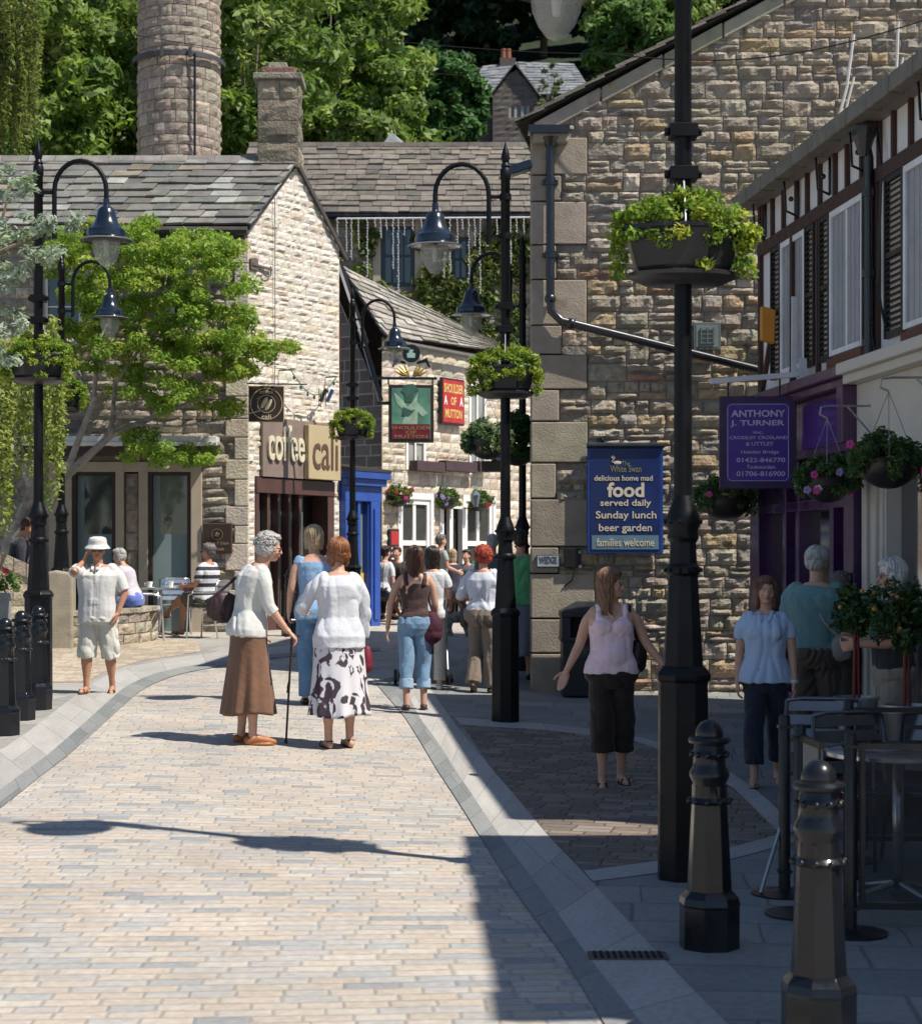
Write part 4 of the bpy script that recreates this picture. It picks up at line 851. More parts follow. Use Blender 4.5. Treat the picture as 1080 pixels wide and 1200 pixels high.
# vent / alarm box
s, a, b, v0, v1 = sgn('vent_grille', SW, 811, 843, 379, 411, 'grey green square vent grille on the stone gable below the drainpipe', .05, mat('vent_frame', (.10, .12, .115), .6), mat('vent_face', (.16, .19, .18), .6), .03, .05); s['category'] = 'vent'
mb = MB()
for k in range(4): mb.fbox(SW, a + .07 + .0 * k, b - .07, v0 + .07 + k * .05, v0 + .085 + k * .05, .1, .115)
for k in range(3): mb.fbox(SW, a + .08 + k * .07, a + .095 + k * .07, v0 + .06, v1 - .06, .1, .118)
mb.build('grille_bar', mat('vent_frame'), s)
s, a, b, v0, v1 = sgn('name_plaque', SW, 628, 655, 650, 665, 'small grey enamel plaque with worn lettering low on the stone corner', .03, mat('plaque_dark', (.05, .05, .06), .5), mat('plaque_grey', (.35, .38, .42), .5, 0, .3, 30), .012, .04)
text('WEDGE', SW, a + .03, b - .03, v0 + .045, v1 - .02, .075, mat('plaque_letter', (.06, .07, .1), .5), s, bold=.02)
s, a, b, v0, v1 = sgn('meter_box', SW, 660, 680, 643, 665, 'small black metal box with two studs beside the grey plaque', .05, None, mat('box_black', (.008, .007, .007), .5), w=.04); s['category'] = 'wall box'
mb = MB(); mb.ball(SW.at(b - .01, v1 - .04, .09), .022, 8, 6); mb.ball(SW.at(b - .01, v0 + .01, .09), .024, 8, 6); mb.build('stud', GALV, s)
mb = MB(); mb.tube([SW.at(sx_(662), sv_(664), .05), SW.at(sx_(673), sv_(668), .06), SW.at(sx_(669), sv_(680), .05), SW.at(sx_(660), sv_(688), .045)], .008, 5); mb.build('cable', BLACK, s)
# blue sign
NAVY = mat('sign_navy', (.008, .022, .105), .35, 0, .2, 2); LET = mat('letters_cream', (.62, .54, .42), .55)
s, a, b, v0, v1 = sgn('food_sign', SW, 687, 775, 525, 649, 'large navy pub board advertising food served daily on the stone gable', .09, mat('navy_frame', (.012, .045, .22), .4), NAVY, .035, .06)
mb = MB(); mb.fbox(SW, a + .05, b - .05, v0 + .05, v0 + .21, .155, .16); mb.build('footer_panel', mat('footer', (.11, .19, .24), .5), s)
WW = b - a; HH = v1 - v0; m = (a + b) / 2
def tx(t, x0, x1, y0, y1, mm=LET, bold=.012): text(t, SW, a + WW * x0, a + WW * x1, v1 - HH * y1, v1 - HH * y0, .157, mm, s, bold=bold)
tx('delicious home mad', .09, .86, .265, .315); tx('food', .26, .75, .33, .47, bold=.03); tx('served daily', .17, .84, .49, .57); tx('Sunday lunch', .11, .91, .60, .69); tx('beer garden', .15, .85, .72, .81)
text('families welcome', SW, a + WW * .12, b - WW * .12, v0 + .085, v0 + .175, .162, LET, s, bold=.008)
DIM = mat('letters_gold_dim', (.2, .19, .12), .5); tx('The', .45, .56, .13, .175, DIM, 0); tx('White Swan', .30, .71, .17, .235, DIM, .005)
mb = MB(); c0, c1 = a + WW * .36, v1 - HH * .15
mb.tube([SW.at(c0 - .02, c1 + .055, .158), SW.at(c0 - .035, c1 + .07, .158), SW.at(c0 - .02, c1 + .085, .158), SW.at(c0 - .0, c1 + .06, .158), SW.at(c0 - .03, c1 + .02, .158), SW.at(c0, c1 - .0, .158)], .006, 5); mb.X = SW.M(c0 + .03, c1 + .005, .158); mb.ball((0, 0, 0), (.05, .022, .004), 10, 5); mb.X = None; mb.build('bird_emblem', LET, s)
mb = MB(); mb.tube([SW.at(a - .01, v1 + .02, .16), SW.at(b + .01, v1 + .02, .16)], .035, 10); mb.build('lamp_trough', mat('trough', (.02, .025, .035), .35), s)
mb = MB(); mb.tube([SW.at(a + .12, v1 + .03, .1), SW.at(a + .12, v1 + .1, .1), SW.at(a + .2, v1 + .12, .1)], .015, 6); mb.ball(SW.at(a + .17, v1 + .08, .12), .03, 8, 6); mb.tube([SW.at(b - .1, v1 + .03, .1), SW.at(b - .06, v1 + .09, .04)], .012, 6); mb.build('lamp_bracket', BLACK, s)
# overhead cables
for i, (a_, b_, lab) in enumerate((((700, 62, 20.2), (1100, 18, 19.6), 'thin black cable sagging across the top of the stone gable'), ((-20, 8, 38), (640, 95, 44), 'thin overhead cable crossing in front of the round chimney'), ((300, 30, 40), (820, 62, 60), 'thin overhead cable crossing in front of the wooded hill'))):
    A_, B_ = wp(*a_[:2], a_[2]), wp(*b_[:2], b_[2]); pts = [A_.lerp(B_, t / 20) - Vector((0, 0, .25 * sin(pi * t / 20))) for t in range(21)]
    mb = MB(); mb.tube(pts, .008 if i == 0 else .009, 5); tag(mb.build('overhead_cable', mat('cable_black', (.02, .02, .02), .9, spec=.1)), lab, 'cable')
for j, (px, py, lab) in enumerate((((975, 165), (1000, 40), 'bent white conduit pipe leaning against the stone gable'), ((1040, 130), (1052, 25), 'pair of white upright conduit pipes at the top right of the stone gable'))):
    A_, B_ = wp(px[0], px[1], 20.2), wp(py[0], py[1], 20.2); mb = MB(); mb.tube([A_, A_.lerp(B_, .5) + Vector((.04, 0, 0)), B_], .018, 6); mb.tube([A_ + Vector((.06, 0, 0)), A_.lerp(B_, .6) + Vector((.1, 0, 0))], .014, 6)
    mb.tube([A_, A_ + Vector((.1, 0, -.2)), A_ + Vector((.3, -.4, -.5))], .012, 6); tag(mb.build('conduit_pipe', mat('conduit', (.55, .53, .5), .5)), lab, 'pipe')
# ================================================================== timbered shop row on the right
FO = Vector((3.07, 18.3, 0))
class LowFrame(Frame):
    def at(s, u, v, w=0): return Frame.at(s, u, v if v < 1.71 else 1.71 + (v - 1.71) * .948, w)
RF = LowFrame(FO, (.50, -4.8)); RLEN = 8.02
rb = thing('timbered_shop_row', FO + Vector((0, 0, .15)), 'black and white timbered building with dark shutters and purple and cream shopfronts on the right', 'building')
ru = lambda px: RF.uv(px, 400)[0]
def rv(px, py): return RF.uv(px, py)[1]
REND = mat('white_render', (.66, .66, .66), .75, 0, .07, 5, .002, 40, dirt=((.4, .38, .35), 3, .62, .5)); GT_ = 5.52
mb = MB(); mb.fbox(RF, 0, RLEN, 3.3, GT_, -.3, 0); mb.build('render_wall', REND, rb)
TIM = mat('timber_red_brown', (.052, .022, .016), .65, 0, .3, 10, .003, 40)
a1, a2 = ru(907), ru(918); a3, a4 = ru(947), ru(958); c1, c2 = ru(964), ru(976); d1, d2 = ru(1015), ru(1026); e1, e2 = ru(1041), ru(1063)
band = 4.98
wins = [(a2, a3 - .02), (c2, d1), (e2, e2 + .95), (e2 + 2.1, e2 + 3.1)]
shs = [(a1, a2), (a3, a4), (c1, c2), (d1, d2), (e1, e2), (e2 + .95, e2 + 1.3), (e2 + 1.75, e2 + 2.1)]
mb = MB(); mb.fbox(RF, 0, RLEN, band, band + .13, 0, .05)
mb.fbox(RF, .0, .07, 3.42, GT_, 0, .045)
posts = [(a2 + a3) / 2 - .05, (a2 + a3) / 2 + .06, (a4 + c1) / 2 - .02, (d2 + e1) / 2 - .08, e2 + 1.5]
for p in posts[2:]: mb.fbox(RF, p, p + .055, 3.42, band, 0, .045)
mb.fbox(RF, posts[0], posts[0] + .07, 3.42, band, 0, .05)
u = .1
k = 0
while u < RLEN - .2:
    mb.fbox(RF, u, u + .05, band + .13, GT_, 0, .04); u += .34 + .05 * (k % 3); k += 1
for (x0, x1, z0, z1) in ((.08, a1 - .02, 3.5, 4.1),):
    mb.bar(RF.at(x0, z0, .02), RF.at(x1, z1, .02), .05)
mb.build('timber_frame', TIM, rb, bevel=.006)
for q0_, q1_ in ((c2 - .02, d1 + .02), (e2, e2 + .95)): mb = MB(); mb.fbox(RF, q0_, q1_, 3.43, 3.60, 0, .06); mb.build('timber_panel', mat('panel_brown', (.12, .045, .025), .6, 0, .3, 6, .002, 30), rb, bevel=.006)
CURT = mat('net_curtain', (.55, .57, .62), .9, 0, .1, 6, .02, 9, stretch=(1, 1, .02))
WHT2 = mat('window_white', (.68, .69, .71), .5)
for (x0, x1) in wins:
    o = MB(); o.fbox(RF, x0, x0 + .05, 3.62, band, -.02, .04); o.fbox(RF, x1 - .05, x1, 3.62, band, -.02, .04); o.fbox(RF, x0 + .05, x1 - .05, 3.62, 3.67, -.02, .05); o.fbox(RF, x0 + .05, x1 - .05, band - .06, band, -.02, .04)
    if x1 - x0 > .6: m_ = (x0 + x1) / 2; o.fbox(RF, m_ - .02, m_ + .02, 3.67, band - .06, -.01, .03)
    ww = o.build('window', WHT2, rb, bevel=.004)
    q = MB(); n = 14
    for i in range(n):
        ua, ub_ = x0 + .05 + (x1 - x0 - .1) * i / n, x0 + .05 + (x1 - x0 - .1) * (i + 1) / n; z = .004 + .009 * (i % 2)
        q.fbox(RF, ua, ub_, 3.67, band - .06, .0, z)
    q.build('curtain', CURT, ww, world=False); q = MB(); q.fbox(RF, x0 + .05, x1 - .05, 3.67, band - .06, .018, .022); q.build('pane', mat('upper_pane', (.02, .025, .03), .04, alpha=.16, spec=1), ww, world=False)
for (x0, x1) in shs:
    o = MB(); o.fbox(RF, x0, x0 + .035, 3.60, band, .005, .045); o.fbox(RF, x1 - .035, x1, 3.60, band, .005, .045); o.fbox(RF, x0 + .035, x1 - .035, 3.60, 3.66, .005, .04); o.fbox(RF, x0 + .035, x1 - .035, band - .05, band, .005, .04); o.fbox(RF, x0 + .035, x1 - .035, 4.28, 4.33, .005, .04)
    v = 3.68
    while v < band - .07:
        A_, B_ = x0 + .036, x1 - .036; o.hexa([RF.at(A_, v, .036), RF.at(B_, v, .036), RF.at(B_, v + .03, .01), RF.at(A_, v + .03, .01), RF.at(A_, v + .008, .040), RF.at(B_, v + .008, .040), RF.at(B_, v + .038, .014), RF.at(A_, v + .038, .014)]); v += .052
    o.build('shutter', mat('shutter_black', (.013, .012, .012), .5), rb)
# roof, soffit, gutter
mb = MB(); ov = .17; P = lambda u, v, w: RF.at(u, v, w)
slates(mb, P(-.15, GT_ + .06, ov), P(RLEN + .1, GT_ + .06, ov), P(-.15, GT_ + .62, -1.3), P(RLEN + .1, GT_ + .62, -1.3), 14, .5, .03, GREYSL, rng)
slates(mb, P(RLEN + .1, GT_ + .06, -2.75), P(-.15, GT_ + .06, -2.75), P(RLEN + .1, GT_ + .62, -1.3), P(-.15, GT_ + .62, -1.3), 14, .5, .03, GREYSL, rng)
mb.build('roof', SLATE, rb)
mb = MB(); mb.fbox(RF, -.15, RLEN + .1, GT_ - .01, GT_ + .03, -.28, ov - .02); mb.build('soffit', mat('soffit_wood', (.17, .15, .13), .7, 0, .2, 5), rb)
mb = MB(); mb.fbox(RF, -.2, RLEN + .1, GT_ - .03, GT_ + .12, ov - .01, ov + .11); 
for k in range(16): u = k * .52 - .1; mb.fbox(RF, u, u + .02, GT_ - .045, GT_ + .13, ov - .02, ov + .12)
mb.build('gutter', mat('old_box_gutter', (.16, .145, .12), .7, 0, .3, 9), rb, bevel=.01)
for u in (.25, 1.35, 2.35, 3.3, 4.9, 6.2):
    mb = MB(); mb.tube([P(u, 5.15, .03), P(u, 5.2, .14), P(u, 5.36, .15), P(u, 5.5, .16)], .012, 6); mb.tube([P(u, 5.15, .03), P(u, 5.5, .03)], .014, 6); mb.ball(P(u, 5.32, .09), .025, 8, 6); mb.build('eaves_bracket', BLACK, rb)
mb = MB(); dp = ru(1030); mb.tube([P(dp, 5.5, .2), P(dp, 5.35, .12), P(dp, 5.2, .09), P(dp, 3.4, .09)], .042, 10); mb.lathe([(.04, -.16), (.09, .0), (.1, .02), (.1, .1)], P(dp, 5.38, .13), 8)
for v in (4.9, 4.2, 3.6): mb.lathe([(.055, -.03), (.055, .03)], P(dp, v, .09), 10)
mb.build('downpipe', PIPE, rb, auto=True)
mb = MB(); mb.tube([P(dp + .12, 5.45, .06), P(dp + .2, 5.1, .05), P(dp + .15, 4.6, .05), P(dp + .1, 4.1, .05), P(dp + .18, 3.9, .05), P(dp + .3, 3.7, .05)], .012, 6); mb.build('wall_cable', BLACK, rb)
# back and end walls
mb = MB(); b0, b1, b2, b3 = P(0, 0, -.02), P(RLEN, 0, -.02), P(RLEN, 0, -2.5), P(0, 0, -2.5)
def wallq(mb, p, q, z0, z1, col): mb.add([(p.x, p.y, z0), (q.x, q.y, z0), (q.x, q.y, z1), (p.x, p.y, z1)], [(0, 1, 2, 3)], col)
wallq(mb, b0, b3, 0, GT_, (.4, .38, .35)); wallq(mb, b1, b2, 0, GT_, (.4, .38, .35)); wallq(mb, b2, b3, 0, GT_, (.4, .38, .35))
for e_ in (0, RLEN): mb.add([P(e_, GT_, -.02), P(e_, GT_, -2.5), P(e_, GT_ + .55, -1.3)], [(0, 1, 2)], (.4, .38, .35))
mb.build('end_wall', mat('plain_render', (1, 1, 1), .85, attr=True), rb)
# purple shop
PUR = mat('purple_paint', (.045, .012, .07), .35, 0, .12, 4, coat=.3); PUR2 = mat('purple_fascia', (.075, .03, .075), .35, 0, .1, 4, coat=.2); CRS = mat('shop_cream', (.50, .48, .43), .45, 0, .06)
ps = ru(1019)
mb = MB(); mb.fbox(RF, -.03, ps, 3.34, 3.44, -.05, .26); mb.fbox(RF, -.02, ps - .01, 3.26, 3.34, -.05, .20); mb.fbox(RF, ps - .16, ps, 2.75, 3.26, -.05, .24); mb.fbox(RF, -.02, .2, 2.75, 3.26, -.05, .2); mb.fbox(RF, .2, ps - .16, 2.70, 3.26, -.05, .10); mb.build('shop_fascia', PUR2, rb, bevel=.012)
mb = MB(); mb.fbox(RF, -.02, .3, .1, 2.72, -.2, .12); mb.fbox(RF, ps - .2, ps - .02, .0, 2.72, -.2, .14)
for q in (.3 + .62, .3 + 1.05, ps - .95, ps - .55): mb.fbox(RF, q, q + .1, .05, 2.70, -.2, .05)
mb.fbox(RF, .3, ps - .2, .05, .45, -.2, .04); mb.fbox(RF, .3, ps - .2, 2.2, 2.3, -.15, .045); mb.build('shop_front', PUR, rb, bevel=.008)
mb = MB(); mb.fbox(RF, .3, ps - .2, .45, 2.70, -.08, -.06); mb.build('pane', mat('shop_reflect', (.015, .015, .02), .02, 0, .05, 2, spec=1, coat=1), rb)
mb = MB(); mb.fbox(RF, .95, ps - .3, 2.78, 3.2, .10, .12); mb.build('name_board', mat('violet_board', (.06, .015, .16), .25, 0, .3, 3, coat=.5), rb)
# cream shop
cs = ps + .01
mb = MB(); mb.fbox(RF, cs, RLEN, 3.34, 3.44, -.05, .30); mb.fbox(RF, cs, RLEN, 3.26, 3.34, -.05, .24); mb.fbox(RF, cs, RLEN, 2.62, 3.26, -.05, .12); mb.fbox(RF, cs, RLEN, 2.55, 2.62, -.05, .18); mb.build('shop_fascia', CRS, rb, bevel=.01)
mb = MB()
for k in range(5): q = cs + .04 + k * .11; mb.fbox(RF, q, q + .07, .35, 2.55, -.1, .09 + .02 * (k % 2))
mb.fbox(RF, cs, cs + .58, 2.45, 2.55, -.1, .15); mb.fbox(RF, cs, cs + .58, 0, .35, -.1, .13)
mb.fbox(RF, cs, cs + .58, .35, 2.45, -.1, .07); mb.fbox(RF, cs + 2.6, cs + 2.9, 0, 2.55, -.1, .12); mb.fbox(RF, cs + .58, RLEN, 0, .5, -.1, .08); mb.build('pilaster', CRS, rb, bevel=.006)
mb = MB(); mb.fbox(RF, cs + .58, RLEN - .1, .5, 2.55, -.08, -.06); mb.build('pane', mat('shop_reflect'), rb)
# low link and the next building towards the camera (out of frame, casts the street's shade)
L0 = P(RLEN + .02, 0, -.4)
g = thing('link_wall', P(RLEN + .15, .05, -.5), 'low rendered wall linking the timbered row and the next shop', 'wall')
mb = MB(); mb.fbox(RF, RLEN + .01, RLEN + 1.2, 0, 4.2, -2.4, -.05); mb.build('wall', REND, g)
NF = Frame((3.70, 9.45, 0), (.15, -4.5)); P2 = NF.at; nb = thing('next_shop', P2(.1, .05, 0), 'plain stone shop continuing the row towards the camera', 'building'); N2 = 0; N3 = 4.25
mb = MB(); mb.fbox(NF, N2, N3, 0, GT_ + .1, -6, 0, (.35, .3, .24)); mb.build('wall', STONE, nb)
mb = MB(); slates(mb, P2(N2 - .02, GT_ + .12, ov), P2(N3 + .1, GT_ + .12, ov), P2(N2 - .02, GT_ + .62, -3), P2(N3 + .1, GT_ + .62, -3), 12, .6, .03, GREYSL, rng); slates(mb, P2(N3 + .1, GT_ + .12, -6.2), P2(N2 - .02, GT_ + .12, -6.2), P2(N3 + .1, GT_ + .62, -3), P2(N2 - .02, GT_ + .62, -3), 12, .6, .03, GREYSL, rng); mb.build('roof', SLATE, nb)
for k in range(2): window(NF, nb, N2 + .8 + k * 2.2, N2 + 1.8 + k * 2.2, 3.5, 4.9, WHITE, w0=-.02)
window(NF, nb, N2 + .6, N2 + 4.4, .7, 2.6, WHITE, nu=3, nv=1, w0=-.02)
# alarm box
q0, q1 = ru(893), ru(908); c = P(.02, rv(896, 382), .06)
AF = Frame(wp(891, 380, 17.6), (1, 0)); AF.o.z = 0; g = thing('alarm_box', AF.at(.07, frel(17.6, 403), 0), 'orange alarm box high on the far corner of the timbered building', 'alarm box')
mb = MB(); z0, z1 = frel(17.6, 402), frel(17.6, 359); mb.prism(AF, [(.0, z0 + .03), (.13, z0 - .01), (.14, z1 - .04), (.0, z1)], -.06, .06); mb.build('case', mat('alarm_orange', (.55, .22, .02), .5), g, bevel=.012)
# hanging purple sign
TS = Frame(wp(887, 515, 16.6), (1, -.04)); TS.o.z = 0
s, a, b, v0, v1 = sgn('solicitor_sign', TS, 842, 932, 465, 573, 'purple hanging sign with white serif lettering and phone numbers over the purple shop', .06, mat('sign_plum', (.028, .008, .06), .4), mat('sign_violet', (.055, .018, .24), .4, 0, .06), .065, 0)
SLV = mat('letters_lilac', (.48, .42, .62), .55); W_ = b - a; H_ = v1 - v0; i_ = .075; c_ = .03
pl = [(a + i_ + c_, v0 + i_), (b - i_ - c_, v0 + i_), (b - i_, v0 + i_ + c_), (b - i_, v1 - i_ - c_), (b - i_ - c_, v1 - i_), (a + i_ + c_, v1 - i_), (a + i_, v1 - i_ - c_), (a + i_, v0 + i_ + c_), (a + i_ + c_, v0 + i_)]
mb = MB(); mb.tube([TS.at(x, y, .066) for x, y in pl], .003, 4, caps=False); mb.build('border_line', SLV, s)
def tx(t, x0, x1, y0, y1, bold=.008): text(t, TS, a + W_ * x0, a + W_ * x1, v1 - H_ * y1, v1 - H_ * y0, .066, SLV, s, bold=bold)
tx('ANTHONY', .15, .85, .15, .225, .02); tx('J. TURNER', .14, .84, .26, .335, .02); tx('inc.', .44, .57, .375, .405); tx('CROSSLEY CROSLAND', .13, .885, .43, .465); tx('& UTTLEY', .34, .70, .495, .535)
tx('Hebden Bridge', .28, .77, .585, .63); tx('01422-846770', .22, .85, .665, .715, .012); tx('Todmorden', .35, .72, .745, .785); tx('01706-816900', .22, .85, .81, .865, .012)
mb = MB(); z = v1 + .17; mb.bar(TS.at(a - .08, z - .03, .03), TS.at(b + .12, z + .04, .03), .05); mb.bar(TS.at(b + .06, z - .2, .03), TS.at(b + .06, z + .18, .03), .07, .05); mb.bar(TS.at(b - .02, z + .02, .03), TS.at(b - .02, z + .75, .05), .05, .03); mb.build('sign_arm', mat('arm_white', (.55, .56, .6), .5), s, bevel=.004)
for x in (a + .08, b - .15): mb = MB(); mb.bar(TS.at(x, v1, .03), TS.at(x, z - .01, .03), .014); mb.build('hanger', BLACK, s)
# ================================================================== leaves
def leaves(name, centres, spread, n, size, pal, parent=None, m=None, seed=0, flat=0.6, up=.4, world=True, droop=0.0):
    """n leaf blades scattered round each centre; pal = list of colours"""
    r = np.random.RandomState(seed); C = np.asarray(centres, float); k = len(C); sp = np.asarray(spread, float)
    if sp.ndim == 0: sp = np.full((k, 3), float(sp))
    elif sp.ndim == 1 and len(sp) == 3 and k != 3: sp = np.tile(sp, (k, 1))
    elif sp.ndim == 1: sp = np.tile(sp, (k, 1)) if len(sp) == 3 else sp[:, None] * np.ones(3)
    T = k * n; ci = np.repeat(np.arange(k), n); d = r.normal(size=(T, 3)); rad = r.uniform(.25, 1.0, T) ** .6
    d /= np.linalg.norm(d, axis=1)[:, None]; P = C[ci] + d * rad[:, None] * sp[ci]
    if droop: P[:, 2] -= droop * r.uniform(0, 1, T) ** 2
    N_ = d * flat + r.normal(size=(T, 3)) * .55 + np.array([0, 0, up]); N_ /= np.linalg.norm(N_, axis=1)[:, None]
    t = np.cross(N_, r.normal(size=(T, 3))); t /= np.linalg.norm(t, axis=1)[:, None]; b = np.cross(N_, t)
    s = size * r.uniform(.45, 1.6, T)[:, None]
    a0 = P - t * s; a1 = P + b * s * .42 + N_ * s * .12; a2 = P + t * s; a3 = P - b * s * .42 + N_ * s * .12
    V = np.stack([a0, a1, a2, a3], 1).reshape(-1, 3); F = np.arange(T * 4).reshape(T, 4)
    pa = np.array(pal); ck = r.randint(0, len(pa), k); base = np.where(r.uniform(size=T)[:, None] < .6, pa[ck[ci]], pa[r.randint(0, len(pa), T)])
    cols = base * r.uniform(.7, 1.3, T)[:, None]
    o = npmesh(name, V, F, cols, m or LEAF, parent)
    if parent is not None and not world: o.location = (0, 0, 0); o.rotation_euler = (0, 0, 0)
    return o
def shell(c, rad, k, r, thr=.55):
    out = []
    while len(out) < k:
        d = Vector((r.gauss(0, 1), r.gauss(0, 1), r.gauss(0, 1))).normalized(); q = r.uniform(thr, 1.0)
        out.append((c[0] + d.x * rad[0] * q, c[1] + d.y * rad[1] * q, c[2] + d.z * rad[2] * q))
    return out
G_BRIGHT = [(.15, .24, .035), (.11, .19, .03), (.20, .28, .06), (.08, .15, .025), (.24, .31, .10)]
G_MID = [(.06, .13, .03), (.045, .10, .025), (.08, .16, .04), (.035, .08, .025)]
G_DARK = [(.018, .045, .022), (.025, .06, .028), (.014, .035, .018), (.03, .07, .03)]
G_MAPLE = [(.19, .31, .035), (.25, .36, .05), (.14, .25, .03), (.30, .37, .07), (.18, .30, .045)]
G_IVY = [(.08, .14, .03), (.13, .19, .04), (.20, .25, .06), (.05, .09, .02), (.34, .36, .14)]
def big_tree(name, loc, crown, ncl, nl, size, pal, label, seed, trunk=.3, group=None, sub=.24, cat='tree'):
    r = random.Random(seed); t = thing(name, loc, label, cat, group=group); L = Vector(loc)
    cl = []
    for (c, rad, k) in crown: cl += [(L.x + x, L.y + y, L.z + z) for x, y, z in shell(c, rad, k, r)]
    rs = [(q := crown[0][1][0] * sub * r.uniform(.7, 1.35), q, q * .7) for _ in cl]
    leaves('crown', cl, np.array(rs), nl, size, pal, t, seed=seed)
    mb = MB(); c0 = Vector(crown[0][0]); top = L + Vector((c0.x, c0.y, c0.z))
    mb.tube([L - Vector((0, 0, .3)), L.lerp(top, .3) + Vector((.1, 0, 0)), L.lerp(top, .7), top], [trunk, trunk * .8, trunk * .5, trunk * .2], 8)
    for q in r.sample(cl, min(12, len(cl))):
        s0_ = L.lerp(top, r.uniform(.4, .85)); mb.tube([s0_, s0_.lerp(Vector(q), .5) + Vector((0, 0, .2)), Vector(q)], [trunk * .35, trunk * .2, trunk * .06], 5)
    mb.build('trunk', BARK, t); return t
# trees behind the roofs, left: sunlit broadleaves
def tz(px, py, Y): p = wp(px, py, Y); return p
specs = [('broadleaf_tree', 20, 120, 62, 4.2, G_BRIGHT, 'sunlit bright green tree at the far left behind the weeping foliage'),
         ('broadleaf_tree', 125, 95, 66, 4.6, G_BRIGHT, 'sunlit bright green tree just left of the round mill chimney'),
         ('broadleaf_tree', 215, 60, 72, 4.4, G_BRIGHT, 'bright green tree directly behind the round mill chimney'),
         ('broadleaf_tree', 285, 85, 64, 4.2, G_BRIGHT, 'sunlit yellow green tree just right of the round mill chimney'),
         ('broadleaf_tree', 385, 60, 76, 4.0, G_BRIGHT, 'bright yellow green tree right of the chimney stack with a ragged edge'),
         ('broadleaf_tree', 405, 158, 60, 1.8, G_BRIGHT, 'low yellow green crown above the left end of the brown roof')]
for i, (nm, px, py, Y, rad, pal, lab) in enumerate(specs):
    c = wp(px, py, Y); z0 = hz(c.x, Y); h = c.z - z0
    big_tree(nm, (c.x, Y, z0), [((0, 0, h), (rad, rad * .8, rad * (1.35 if rad > 3 else .8)), 95 if rad > 3 else 40), ((rad * .5, -.5, h - rad * .9), (rad * .7, rad * .6, rad * .8), 35)], 95, 170, .19, pal, lab, 20 + i, .3, 'sunlit trees behind the roofs', .20)
c = wp(500, 118, 84); big_tree('domed_tree', (c.x, 84, hz(c.x, 84)), [((-.2, 0, c.z - hz(c.x, 84)), (3.0, 2.8, 2.9), 150), ((-3.0, 1, c.z - hz(c.x, 84) - 1.2), (2.4, 2.2, 2.5), 80), ((.9, -1, c.z - hz(c.x, 84) - 2.0), (1.7, 1.6, 1.4), 60)], 150, 170, .2, [(.045, .12, .03), (.06, .15, .04), (.035, .09, .025), (.08, .18, .05)], 'large domed green tree left of the hillside house above the brown roof', 40, .35, None, .17)
c = wp(415, 110, 92); big_tree('dark_tree', (c.x, 92, hz(c.x, 92)), [((0, 0, c.z - hz(c.x, 92)), (3.0, 3.0, 3.4), 120)], 120, 150, .2, G_MID, 'darker green tree between the yellow green tree and the domed tree', 41, .3, None, .2)
c = wp(642, 110, 100); big_tree('birch_tree', (c.x, 100, hz(c.x, 100)), [((0, 0, c.z - hz(c.x, 100)), (.8, .7, 1.8), 24)], 24, 30, .12, [(.12, .17, .07), (.16, .2, .1)], 'slender pale birch in front of the hillside house roof', 42, .12, None, .22)
for j, (px, py) in enumerate(((748, 55), (800, 25), (735, 10))):
    c = wp(px, py, 80 + j * 4); big_tree('bright_tree', (c.x, 80 + j * 4, hz(c.x, 80)), [((0, 0, c.z - hz(c.x, 80)), (2.4, 2.2, 2.0), 80)], 80, 130, .2, G_BRIGHT if j else [(.09, .18, .04), (.12, .21, .05), (.06, .13, .03)], ['bright green tree above the low end of the gable roof', 'bright green tree peeping over the gable roof behind the tall lamp post', 'bright green tree beside the top lamp bowl, left of the tall post'][j], 45 + j, .25, 'bright trees above the gable', .2)
# dark wood on the slope: three kinds copied
protos = []
for i in range(3):
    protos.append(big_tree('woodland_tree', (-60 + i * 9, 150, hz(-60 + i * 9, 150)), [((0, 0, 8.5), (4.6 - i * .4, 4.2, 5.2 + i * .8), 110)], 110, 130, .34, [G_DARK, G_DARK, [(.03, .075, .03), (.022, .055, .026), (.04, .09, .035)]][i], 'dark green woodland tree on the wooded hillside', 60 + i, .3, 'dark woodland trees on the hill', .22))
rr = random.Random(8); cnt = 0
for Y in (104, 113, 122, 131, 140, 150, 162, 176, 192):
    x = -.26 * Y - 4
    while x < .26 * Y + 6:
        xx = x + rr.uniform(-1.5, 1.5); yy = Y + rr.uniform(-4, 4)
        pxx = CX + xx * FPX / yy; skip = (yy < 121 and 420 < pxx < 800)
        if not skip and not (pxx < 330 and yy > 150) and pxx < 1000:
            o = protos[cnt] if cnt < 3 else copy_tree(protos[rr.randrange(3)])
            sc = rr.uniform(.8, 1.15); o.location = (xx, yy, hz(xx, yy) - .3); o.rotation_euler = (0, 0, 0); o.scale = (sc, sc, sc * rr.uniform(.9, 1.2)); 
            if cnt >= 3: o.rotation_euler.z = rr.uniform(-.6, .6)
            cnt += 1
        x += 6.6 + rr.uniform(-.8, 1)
# ivy on the far building
rr = random.Random(4); cl = []
def ivy_ok(u, v): return not any(h[0] - .1 < u < h[1] + .1 and h[2] - .1 < v < h[3] + .15 for h in (bw1, bw2))
while len(cl) < 330:
    u = rr.uniform(.9, 8.6); v = rr.uniform(5.2, ez - .2)
    if ivy_ok(u, v) and (rr.random() < .9 if v < frel(46, 335) or u > 4.8 else rr.random() < .42): cl.append(tuple(BB.at(u, v, .14)))
g = thing('ivy', BB.at(4, 5, 0), 'dense green and yellow ivy climbing around the windows of the far building', 'ivy'); leaves('foliage', cl, np.array([(.28, .14, .28)] * len(cl)), 95, .085, G_IVY, g, seed=4)
mb = MB()
for k in range(9): u = 1.5 + k * .8; mb.tube([BB.at(u, .6, .06), BB.at(u + rr.uniform(-.4, .4), 4, .06), BB.at(u + rr.uniform(-.6, .6), 9, .06)], [.05, .03, .015], 5)
